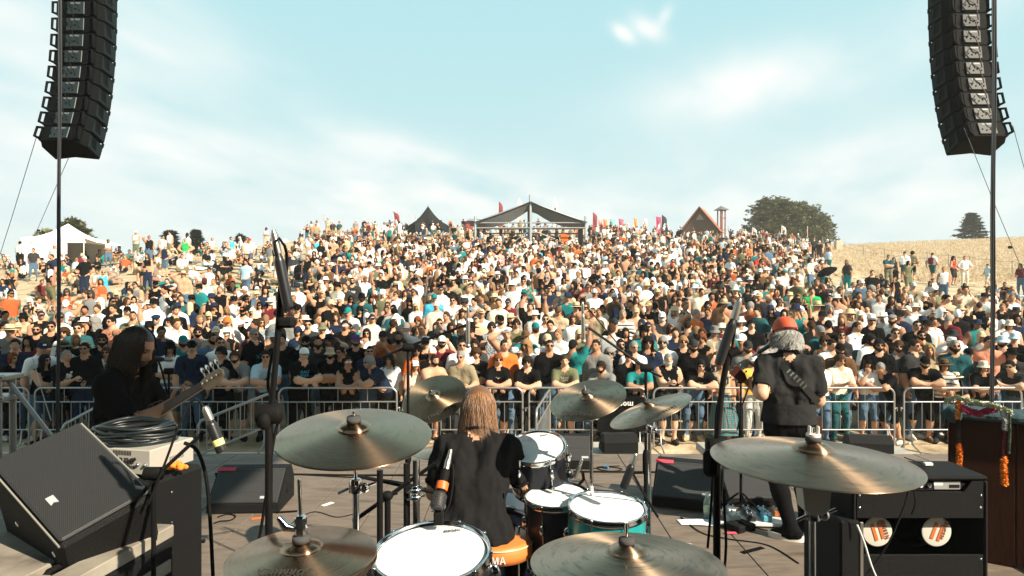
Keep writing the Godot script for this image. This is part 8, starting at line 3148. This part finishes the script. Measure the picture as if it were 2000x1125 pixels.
	for k in 9:
		var pe:=MB.new()
		var x:=-0.25 + 0.125 * (k % 5)
		var z:=-0.07 + 0.14 * int(k / 5.0)
		pe.box(Vector3(0.075,0.05,0.115),Vector3(x,0.072,z),0.008)
		var p:=part("pedal",pe,mat("pedal %d" % k,cols[k],0.4),pbd)
		var fs:=MB.new()
		for q in [[0.0,0.035,0.010],[-0.02,-0.03,0.008],[0.02,-0.03,0.008]]:
			fs.lathe([Vector2(q[2],0.0),Vector2(q[2] * 0.9,0.016),Vector2(0.0,0.018)],10,false)
			for i in range(fs.v.size() - 33,fs.v.size()):
				fs.v[i] += Vector3(x + q[0],0.097,z + q[1])
		part("switches",fs,chrome(),p)
	var ps:=thing("power_supply","two black power bricks with a pink strip left of the pedalboard","power supply",WL(1434,1035,STAGE))
	for k in 2:
		var m:=MB.new()
		m.xf = Transform3D(Basis(Vector3.UP,0.5),Vector3(0.1 * k,0.03,0.02 - 0.05 * k))
		m.box(Vector3(0.08,0.055,0.16),Vector3.ZERO,0.008)
		part("brick",m,rubber(),ps)
	part("pink_strip",one(&"box",[Vector3(0.09,0.012,0.03),Vector3(-0.06,0.012,0.10),0.004]),mat("pink tape"),ps)
	for q in [[1381,"water bottle with yellow-green label nearer the microphone stand"],[1392,"second water bottle half hidden by the microphone stand"]]:
		var bt:=thing("water_bottle","clear " + q[1],"bottle",WL(q[0],1013 if q[0] < 1390 else 1005,STAGE),0.0,"water bottles on stage")
		var bl:=MB.new()
		bl.lathe([Vector2(0.0,0.004),Vector2(0.028,0.004),Vector2(0.031,0.012),Vector2(0.031,0.06),Vector2(0.029,0.07),Vector2(0.031,0.08),Vector2(0.031,0.14),Vector2(0.014,0.19),Vector2(0.013,0.205)],20,false)
		var gl:=mat("clear plastic",Color(0.85,0.95,0.92,0.22),0.08)
		gl.transparency = BaseMaterial3D.TRANSPARENCY_ALPHA
		part("body",bl,gl,bt)
		part("label",lathe_mb([Vector2(0.0315,0.06),Vector2(0.0318,0.105)],20),mat("label print",lin(.45,.55,.35),0.5),bt)
		part("cap",lathe_mb([Vector2(0.015,0.200),Vector2(0.015,0.222),Vector2(0.0,0.223)],14),mat("white pole"),bt)
	tag(part("set_list",one(&"grid",[[PackedVector3Array([Vector3(-0.15,0.004,0.06),Vector3(0.0,0.010,0.08),Vector3(0.15,0.004,0.10)]),PackedVector3Array([Vector3(-0.16,0.006,-0.06),Vector3(0.0,0.016,-0.05),Vector3(0.12,0.012,-0.05)])]]),mat("paper",lin(.72,.76,.80),0.7),null,WL(1363,1022,STAGE) + Vector3(0,0.004,0)),"white sheet of paper lying on stage beside the bottles","paper")
	var fl:=func(label: String,px: Array,r:=0.006):
		var pts:=[]
		for q in px:
			pts.append(WL(q[0],q[1],STAGE + r + 0.003))
		cable(label,pts,r)
	fl.call("thick black cable crossing the stage from left to right",[[420,925],[560,926],[700,928],[860,927],[1000,922],[1130,921],[1300,922],[1420,923]],0.010)
	fl.call("second black cable running beside the thick one across the stage",[[420,929],[520,925],[640,930],[760,938],[850,958]],0.006)
	fl.call("black cable curling behind the drummer's left arm",[[690,928],[780,945],[860,966],[900,975]],0.006)
	fl.call("tangled black cable before the front deck",[[1158,915],[1190,912],[1215,916],[1200,920],[1175,918],[1168,912],[1210,910]],0.005)
	fl.call("cable running from the case towards the organ",[[1590,985],[1620,990],[1640,1010],[1700,1000]],0.006)
	fl.call("cable at the right edge below the organ",[[1925,1040],[1960,1050],[2010,1065]],0.008)
	fl.call("second cable at the right edge below the organ",[[1925,1085],[1965,1098],[2020,1125]],0.008)
	fl.call("cables bunched under the left floor monitor",[[425,1010],[445,1004],[460,1008],[450,1016],[430,1018],[418,1022]],0.006)
	fl.call("long cable crossing below the pedalboard",[[1420,1028],[1450,1022],[1500,1036],[1560,1030],[1610,1012]],0.005)
	for q in [[508,1012,0.14,0.4,"orange"],[1330,1060,0.16,-0.7,"white"],[640,985,0.12,1.0,"white"],[1240,925,0.2,0.1,"black"],[1470,1075,0.22,0.5,"black"],[560,1000,0.18,0.2,"black"]]:
		var tp:=part("tape_strip",one(&"box",[Vector3(q[2],0.002,0.045),Vector3.ZERO]),dye(q[4],0.3),null,WL(q[0],q[1],STAGE + 0.003) + Vector3(0,0.0025,0))
		tp.rotation.y = q[3]
		tag(tp,"strip of %s tape stuck on the stage floor near %s" % [q[4],{508: "the left tall stand",1330: "the ride cymbal",640: "the left crash's shadow",1240: "the tom microphone",1470: "the guitarist's shoe",560: "the left floor monitor"}[q[0]]],"tape","tape strips on stage")
	fl.call("thin cable wandering from the left crash to the hi-hat",[[700,1000],[660,1010],[610,1000],[560,1030],[540,1060]],0.004)
	fl.call("thin cable running past the right tall microphone stand",[[1330,1010],[1370,1040],[1420,1052],[1500,1065],[1560,1100]],0.005)
	var blue:=MB.new()
	blue.rod(WL(1178,911,STAGE + 0.02),WL(1188,913,STAGE + 0.02),0.014,8)
	tag(part("blue_connector",blue,mat("blue plastic",lin(.03,.18,.40),0.4)),"blue cable connector before the front deck","connector")
	var bn:=thing("barrier_banner","black cloth with upside-down white lettering hanging inside the barrier","banner",W(1215,800,11.6))
	var br:=[]
	for i in 4:
		var row:=PackedVector3Array()
		for k in 9:
			row.append(Vector3(-0.42 + 0.105 * k,0.22 - 0.2 * i,0.02 * sin(k * 1.9 + i)))
		br.append(row)
	part("cloth",one(&"grid",[br]),dye("black"),bn)
	var lt:=part("lettering",letters("moog",0.085),dye("white"),bn)
	lt.transform = Transform3D(Basis(Vector3.BACK,PI),Vector3(0.03,0.10,0.045))

# ---------------------------------------------------------------- the organ with its garlands
func organ():
	var d:=5.0
	var a:=W(1852,805,d)
	var t:=thing("organ","dark brown wooden organ seen from behind, grey cloth cover, at the right edge","organ",Vector3(a.x,STAGE,-d),-0.56)
	var h:=a.y - STAGE + 0.02
	var wood:=mat("dark walnut",Color.WHITE,0.6)
	wood.metallic_specular = 0.2
	wood.albedo_texture = noise_tex("walnut",0.02,false,1.0,4,512,[lin(.018,.006,.004),lin(.036,.013,.007),lin(.027,.009,.005)])
	tri(wood,1.0)
	wood.uv1_scale = Vector3(3.0,0.35,3.0)
	for k in 3:
		part("wood_panel",one(&"box",[Vector3(0.398,h - 0.062,0.32),Vector3(0.2 + 0.4 * k,(h - 0.062) / 2,-0.17),0.006]),wood,t)
	part("cloth_cover",one(&"box",[Vector3(1.3,0.06,0.34),Vector3(0.60,h - 0.03,-0.13),0.02]),cloth(.045,.075,.085,0.8),t)
	var rl:=MB.new()
	rl.xf = Transform3D(Basis(Vector3.RIGHT,PI / 2),Vector3(0.03,h - 0.03,0.02))
	rl.lathe([Vector2(0.0,-0.05),Vector2(0.055,-0.05),Vector2(0.055,0.05),Vector2(0.045,0.06),Vector2(0.0,0.06)],24,false)
	part("roll",rl,cloth(.045,.075,.085,0.8),t)
	var r:=RandomNumberGenerator.new()
	r.seed = 15
	var strand:=func(called: String,label: String,pts: Array,col: Color,n: int,size: float,lift:=0.0):
		var c:=Curve3D.new()
		for p in pts:
			c.add_point(p)
		var m:=MB.new()
		for k in n:
			var p: Vector3 = c.sample_baked(c.get_baked_length() * (k + 0.5) / n)
			for j in 7:
				var dd:=Vector3(r.randfn(0,1),r.randfn(0,1),r.randfn(0,1)).normalized()
				var s:=dd.cross(Vector3(0.3,1,0.2)).normalized() * size * 0.5
				m.fan([p,p + dd * size * 0.7 + s,p + dd * size * 1.15,p + dd * size * 0.7 - s])
			m.ball(p,Vector3.ONE * size * 0.62,7,5)
		var o:=part(called,m,mat(called,col,0.85))
		tag(o,label,"garland","flower garlands on the organ")
	var P:=func(x: float,y: float) -> Vector3: return W(x,y,d - 0.09 - (x - 1850.0) / 110.0 * 0.19)
	strand.call("white_flower_garland","white and green flower garland along the top of the organ",[P.call(1846,786),P.call(1868,776),P.call(1900,786),P.call(1930,790),P.call(1962,800),P.call(1975,806)],lin(.42,.44,.30),90,0.022)
	strand.call("pink_flower_garland","crimson and pink flower garland hanging under the organ cover",[P.call(1878,796),P.call(1895,804),P.call(1912,808),P.call(1930,802),P.call(1946,800)],lin(.42,.03,.10),44,0.026)
	strand.call("orange_flower_garland","upper orange flower garland at the left corner of the organ",[P.call(1871,786),P.call(1872,800),P.call(1871,816)],lin(.70,.28,.07),26,0.024)
	strand.call("marigold_garland","lower orange marigold garland above the guitar amplifier's corner",[P.call(1873,870),P.call(1874,890),P.call(1873,910)],lin(.72,.22,.012),34,0.024)
	strand.call("marigold_garland","right-hand orange marigold garland hanging low on the organ",[P.call(1961,896),P.call(1960,915),P.call(1962,946)],lin(.72,.22,.012),42,0.025)
	strand.call("grey_flower_garland","greyish white flower garland hanging down the organ's right",[P.call(1958,803),P.call(1964,820),P.call(1962,838)],lin(.42,.42,.40),26,0.022)
	strand.call("dark_red_garland","dark red flower garland above the right marigolds",[P.call(1962,844),P.call(1960,870),P.call(1960,892)],lin(.16,.012,.02),20,0.014)
	strand.call("green_leaf_garland","dark green leaf garland with white buds hanging on the organ",[P.call(1972,806),P.call(1972,850),P.call(1970,886)],lin(.04,.06,.03),34,0.013)
	strand.call("black_flower_garland","black stretch of garland between the two orange ones",[P.call(1872,820),P.call(1873,866)],lin(.012,.010,.010),26,0.016)

# ---------------------------------------------------------------- line arrays,cables,truss
func line_array(label: String,s: float,px: float,bottom_py: float):
	var d:=12.0
	var x0:=(px - 1000) / F * d
	var t:=thing("line_array",label,"loudspeaker",Vector3(x0,EYE - (bottom_py - 562.5) / F * 11.8,-d),0.0,"line arrays hung at both sides")
	var shell:=mat("array black",lin(.003,.0035,.004),0.7)
	var side:=mat("array side",lin(.009,.014,.016),0.7)
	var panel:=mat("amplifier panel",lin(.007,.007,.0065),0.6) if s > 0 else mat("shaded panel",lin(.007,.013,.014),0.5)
	for q in [shell,side]:
		q.metallic_specular = 0.2
	var n:=12
	var ang:=[0.40,0.33,0.27,0.215,0.165,0.125,0.09,0.06,0.04,0.02,0.01,0.0]
	var pos:=Vector3(0,0,0.0)
	var w:=0.80
	var dep:=0.62
	var h:=0.285
	for k in n:
		var b:=Basis(Vector3.RIGHT,-ang[k])
		var c:=Node3D.new()
		c.name = "cabinet" if k == 0 else "cabinet_%03d" % k
		t.add_child(c)
		c.transform = Transform3D(b,pos)
		pos += b * Vector3(0,0.305,0)
		var m:=MB.new()
		m.xf = Transform3D(Basis(Vector3(1,0,0),Vector3(0,0,1),Vector3(0,-1,0)),Vector3(0,h / 2,0))
		m.prism(PackedVector2Array([Vector2(-w * 0.36,0.0),Vector2(w * 0.36,0.0),Vector2(w * 0.5,-dep * 0.35),Vector2(w * 0.5,-dep),Vector2(0,-dep * 0.88),Vector2(-w * 0.5,-dep),Vector2(-w * 0.5,-dep * 0.35)]),-h / 2,h / 2)
		part("shell",m,shell,c)
		part("amplifier_panel",one(&"box",[Vector3(w * 0.40,h * 0.82,0.03),Vector3(-0.02 * s,h * 0.5,0.012),0.008]),panel,c)
		part("label",one(&"box",[Vector3(w * 0.22,0.032,0.004),Vector3(-0.02 * s,h * 0.80,0.029)]),mat("array label",lin(.09,.10,.10),0.5),c)
		var dt:=MB.new()
		for j in 4:
			dt.ball(Vector3(-0.12 + 0.07 * j,h * (0.42 - 0.08 * (j % 2)),0.03),Vector3(0.014,0.014,0.012),8,5)
		part("connector",dt,shell,c)
		for e in [-1.0,1.0]:
			var hd:=MB.new()
			var x: float = e * w * 0.47
			hd.tube([Vector3(x - e * 0.10,0.02,-0.02),Vector3(x,0.05,0.05),Vector3(x,h - 0.05,0.05),Vector3(x - e * 0.10,h - 0.02,-0.02)],0.026,6)
			part("handle",hd,shell,c)
			part("corner_block",one(&"box",[Vector3(0.10,h * 0.9,0.10),Vector3(e * w * 0.39,h * 0.5,-0.06),0.02]),shell,c)
			var sd:=MB.new()
			var zx: float = e * (w * 0.5 + 0.006)
			var sx:=Transform3D(Basis(Vector3(0,0,-1),Vector3(0,1,0),Vector3(1,0,0)),Vector3(zx,0,0))
			sd.xf = sx
			var zf:=dep * 0.36
			for po in [[[zf,0.02],[zf + 0.10,0.02],[zf + 0.02,h - 0.02],[zf,h - 0.02]],[[zf + 0.26,0.02],[dep - 0.01,0.02],[dep - 0.01,h - 0.02],[zf + 0.20,h - 0.02]],[[zf + 0.10,0.02],[zf + 0.26,0.02],[zf + 0.25,0.07],[zf + 0.08,0.07]]]:
				var pv:=PackedVector2Array()
				for q in po:
					pv.append(Vector2(q[0],q[1]))
				sd.prism(pv,-0.008,0.008)
			part("side_plate",sd,side,c)
			part("rigging_link",one(&"box",[Vector3(0.03,0.09,0.05),Vector3(e * (w * 0.5 + 0.012),h,-dep + 0.03),0.006]),shell,c)
		if k > 0 and k < 11:
			var lp:=MB.new()
			var rr:=0.02 * (k % 3)
			lp.tube([Vector3(-0.10 - rr,h * 0.5,0.03),Vector3(-0.13,h * 0.7,0.09),Vector3(-0.04 + rr,h * 0.35,0.12),Vector3(0.05,-0.10,0.10),Vector3(0.09,-0.16,0.05)],0.009,6)
			part("link_cable",lp,rubber() if s < 0 else mat("brown sheath",lin(.05,.04,.035),0.6),c)

func rigging():
	line_array("left line array of black loudspeaker cabinets hanging against the sky",-1.0,111,268)
	line_array("right line array of black loudspeaker cabinets hanging against the sky",1.0,1934,260)
	var dk:=mat("dark sheath",lin(.016,.018,.022),0.45)
	var wr:=mat("thin wire",lin(.10,.12,.12),0.5,0.5)
	for q in [[118,113,"left",11.4],[1943,1937,"right",11.0]]:
		var t:=thing("cable_bundle","bundle of dark cables hanging straight down past the " + q[2] + " line array","cable",Vector3.ZERO,0.0,"hanging cable bundles")
		for k in 5:
			var pts:=[]
			for j in 12:
				var f:=j / 11.0
				var p:=W(lerpf(q[0],q[1],f) + 2.2 * (k - 2) * (1.0 + 0.25 * sin(j * 1.3 + k)) * (0.8 if q[2] == "right" else 0.65),lerpf(-120,860,f),q[3] + 0.02 * (k % 2))
				pts.append(p)
			part("strand",one(&"tube",[pts,0.008 if q[2] == "left" else 0.010,6]),dk if k != 3 or q[2] == "left" else mat("brown sheath"),t)
	for q in [[72,265,-20,560,12.0,14.0,"thin guy wire falling left from the left line array"],[134,308,40,520,12.3,20.0,"second thin guy wire from the left line array's foot"],[1883,250,2010,560,12.0,12.6,"thin guy rope from the right line array's inner corner"],[1978,245,2040,470,12.0,12.6,"thin guy rope from the right line array's outer corner"],[2,495,22,560,13.0,13.6,"thin stay at the left edge above the crowd"],[98,698,100,822,9.5,9.6,"thin pale wire slanting down beside the truss"]]:
		var m:=MB.new()
		var a:=W(q[0],q[1],q[4])
		var b:=W(q[2],q[3],q[5])
		if q[0] == 98:
			a = W(64,700,9.5)
		m.tube([a,a.lerp(b,0.5) - Vector3(0,0.03,0),b],0.006,5)
		tag(part("guy_wire",m,wr if q[0] != 98 else mat("pale wire",lin(.4,.4,.38),0.5)),q[6],"wire","guy wires of the line arrays")
	for q in [[75,450,"clip on the second left guy wire"],[1973,483,"clip on the right guy rope"]]:
		tag(part("wire_clip",one(&"box",[Vector3(0.07,0.05,0.04),Vector3.ZERO,0.01]),rubber(),null,W(q[0],q[1],16.9 if q[0] < 100 else 12.4)),q[2],"clip","wire clips")
	var al:=mat("truss aluminium",lin(.30,.30,.29),0.4,0.8)
	var t:=thing("truss_leg","aluminium truss leg with a diagonal tube at the left edge of the stage","truss",W(5,730,7.0) * Vector3(1,0,1) + Vector3(0,STAGE,0))
	for x in [-0.17,0.02,0.055]:
		for z in [-0.1,0.1]:
			part("chord",one(&"rod",[Vector3(x,0,z),Vector3(x,W(5,735,7.0).y - STAGE,z),0.024 if x < 0.04 else 0.016,10]),al,t)
	for y in [0.85,1.06]:
		var m:=MB.new()
		m.box(Vector3(0.34,0.05,0.28),Vector3(-0.04,y,0),0.01)
		m.rod(Vector3(-0.2,y - 0.02,0.15),Vector3(0.12,y + 0.02,0.15),0.02,8)
		part("clamp_collar",m,al,t)
	part("diagonal_tube",one(&"rod",[W(15,742,7.0) - t.position,W(100,852,7.0) - t.position,0.024,10]),al,t)

# ---------------------------------------------------------------- camera,sky,sun
const SUN:=Vector3(0.66,0.58,0.52)

func sky_image() -> Image:
	var w:=1536
	var h:=768
	var f:=FastNoiseLite.new()
	f.seed = 21
	f.frequency = 1.0
	f.fractal_octaves = 5
	var g:=FastNoiseLite.new()
	g.seed = 8
	g.frequency = 1.0
	g.fractal_octaves = 3
	var im:=Image.create(w,h,false,Image.FORMAT_RGBF)
	var banks:=[[-16.0,9.0,24.0,2.6,-0.14,0.7],[-8.0,10.8,9.0,1.6,-0.25,0.75],[-37.0,16.0,11.0,7.0,0.0,0.8],[-31.0,20.0,7.0,3.0,-0.5,0.4],[-21.0,17.0,5.0,1.8,-0.35,0.35],[19.5,16.0,8.0,2.4,0.12,1.05],[9.2,20.3,0.9,0.55,-0.5,1.5],[11.2,20.6,1.3,0.75,-0.4,1.6],[12.6,21.3,0.6,0.6,0.6,1.4],[34.0,19.0,7.0,2.5,0.35,0.55],[30.0,9.0,14.0,3.5,0.0,0.55],[0.0,5.0,60.0,4.5,0.0,0.5]]
	for y in h:
		var el:=(0.5 - (y + 0.5) / h) * PI
		for x in w:
			var az:=(x + 0.5) / w * TAU
			if az > PI: az -= TAU
			var d:=Vector3(sin(az) * cos(el),sin(el),-cos(az) * cos(el))
			var e:=maxf(0.0,d.y)
			var c:=Vector3(0.315,0.60,0.655).lerp(Vector3(0.64,0.70,0.69),exp(-e * 4.2))
			c = c.lerp(Vector3(0.20,0.42,0.50),smoothstep(0.45,1.0,e))
			if d.y < 0.0:
				c = Vector3(0.45,0.45,0.40)
			else:
				var p:=Vector3(d.x / (d.y + 0.12),0,d.z / (d.y + 0.12))
				var st:=f.get_noise_3d(p.x * 1.1 + p.z * 0.4,0.0,p.z * 0.5 - p.x * 0.2)
				var big:=g.get_noise_3d(p.x * 0.35,3.0,p.z * 0.28)
				var k:=0.0
				var da:=rad_to_deg(az)
				var de:=rad_to_deg(el)
				for b in banks:
					var dx: float = (da - b[0]) / b[2]
					var dy: float = (de - b[1] - b[4] * (da - b[0])) / b[3]
					k += b[5] * exp(-dx * dx - dy * dy)
				if absf(da) > 42.0 or de > 26.0:
					k += clampf(0.35 + big * 1.5,0.0,0.9) * maxf(smoothstep(42.0,60.0,absf(da)),smoothstep(26.0,36.0,de))
				var fine:=f.get_noise_3d(p.x * 3.2 + p.z * 1.2,7.0,p.z * 1.6 - p.x * 0.7)
				k = clampf(k * (0.62 + 1.0 * st + 0.5 * fine),0.0,0.92)
				c = c.lerp(Vector3(0.79,0.80,0.78),k)
			im.set_pixel(x,y,Color(c.x,c.y,c.z))
	return im

func _ready():
	rng.seed = 2024
	var cam:=Camera3D.new()
	cam.name = "camera"
	cam.fov = rad_to_deg(2.0 * atan(562.5 / F))
	cam.near = 0.05
	cam.far = 4000.0
	cam.position = Vector3(0,EYE,0)
	add_child(cam)
	cam.current = true
	var sm:=PanoramaSkyMaterial.new()
	sm.panorama = ImageTexture.create_from_image(sky_image())
	sm.energy_multiplier = SKY_ENERGY
	var sky:=Sky.new()
	sky.sky_material = sm
	var env:=Environment.new()
	env.background_mode = Environment.BG_SKY
	env.sky = sky
	env.tonemap_mode = Environment.TONE_MAPPER_LINEAR
	env.tonemap_exposure = EXPOSURE
	env.fog_enabled = true
	env.fog_density = 0.0008
	env.fog_light_color = Color(0.93,0.93,0.90)
	env.sdfgi_enabled = true
	env.ssao_enabled = true
	env.ssil_enabled = true
	var we:=WorldEnvironment.new()
	we.name = "environment"
	we.environment = env
	add_child(we)
	var sun:=DirectionalLight3D.new()
	sun.name = "sun"
	sun.light_energy = 1.6
	sun.light_color = Color(1.0,0.95,0.86)
	sun.light_angular_distance = 0.5
	sun.shadow_enabled = true
	add_child(sun)
	sun.look_at_from_position(SUN,Vector3.ZERO)
	var t0:=Time.get_ticks_msec()
	var lap:=func(s: String): print(s," ",Time.get_ticks_msec() - t0)
	make_mats()
	make_wear()
	build_ground()
	lap.call("ground")
	build_stage()
	pine("pine_tree","broad dense pine, left and largest of the big tree group",1513,92,7.0,5.5,1500,3)
	pine("pine_tree","second dense pine, right half of the big tree group",1562,94,6.4,5.2,1300,5)
	pine("pine_tree","low pine at the right end of the big tree group",1596,96,4.6,4.2,700,7)
	pine("spruce_tree","lone dark spruce on the crest of the dry grass at the right",1898,104,5.4,4.3,1100,11,true)
	pine("spruce_tree","small spruce on the left skyline, left of a pair",332,52,2.2,2.2,420,13,true)
	pine("spruce_tree","small spruce on the left skyline, right of a pair",383,54,1.9,2.1,360,15,true)
	pine("spruce_tree","small bush-like tree behind bathers on the left skyline",470,58,1.6,1.5,240,16,true)
	pine("pine_tree","brownish tree top showing right behind the white tent peak",147,50,2.4,3.3,380,17)
	pine("pine_tree","small tree top showing left behind the white tent",92,50,1.8,2.6,240,19)
	lap.call("trees")
	chapel()
	star_tent()
	marquee()
	van()
	flags()
	white_tent()
	hill_things()
	lap.call("hill")
	barrier_row()
	rigging()
	kits()
	microphones()
	gear()
	organ()
	lap.call("stage")
	musicians()
	lap.call("musicians")
	crowd_front()
	crowd_slope()
	crowd_rest()
	lap.call("crowd")

const SKY_ENERGY:=0.58
const EXPOSURE:=2.25
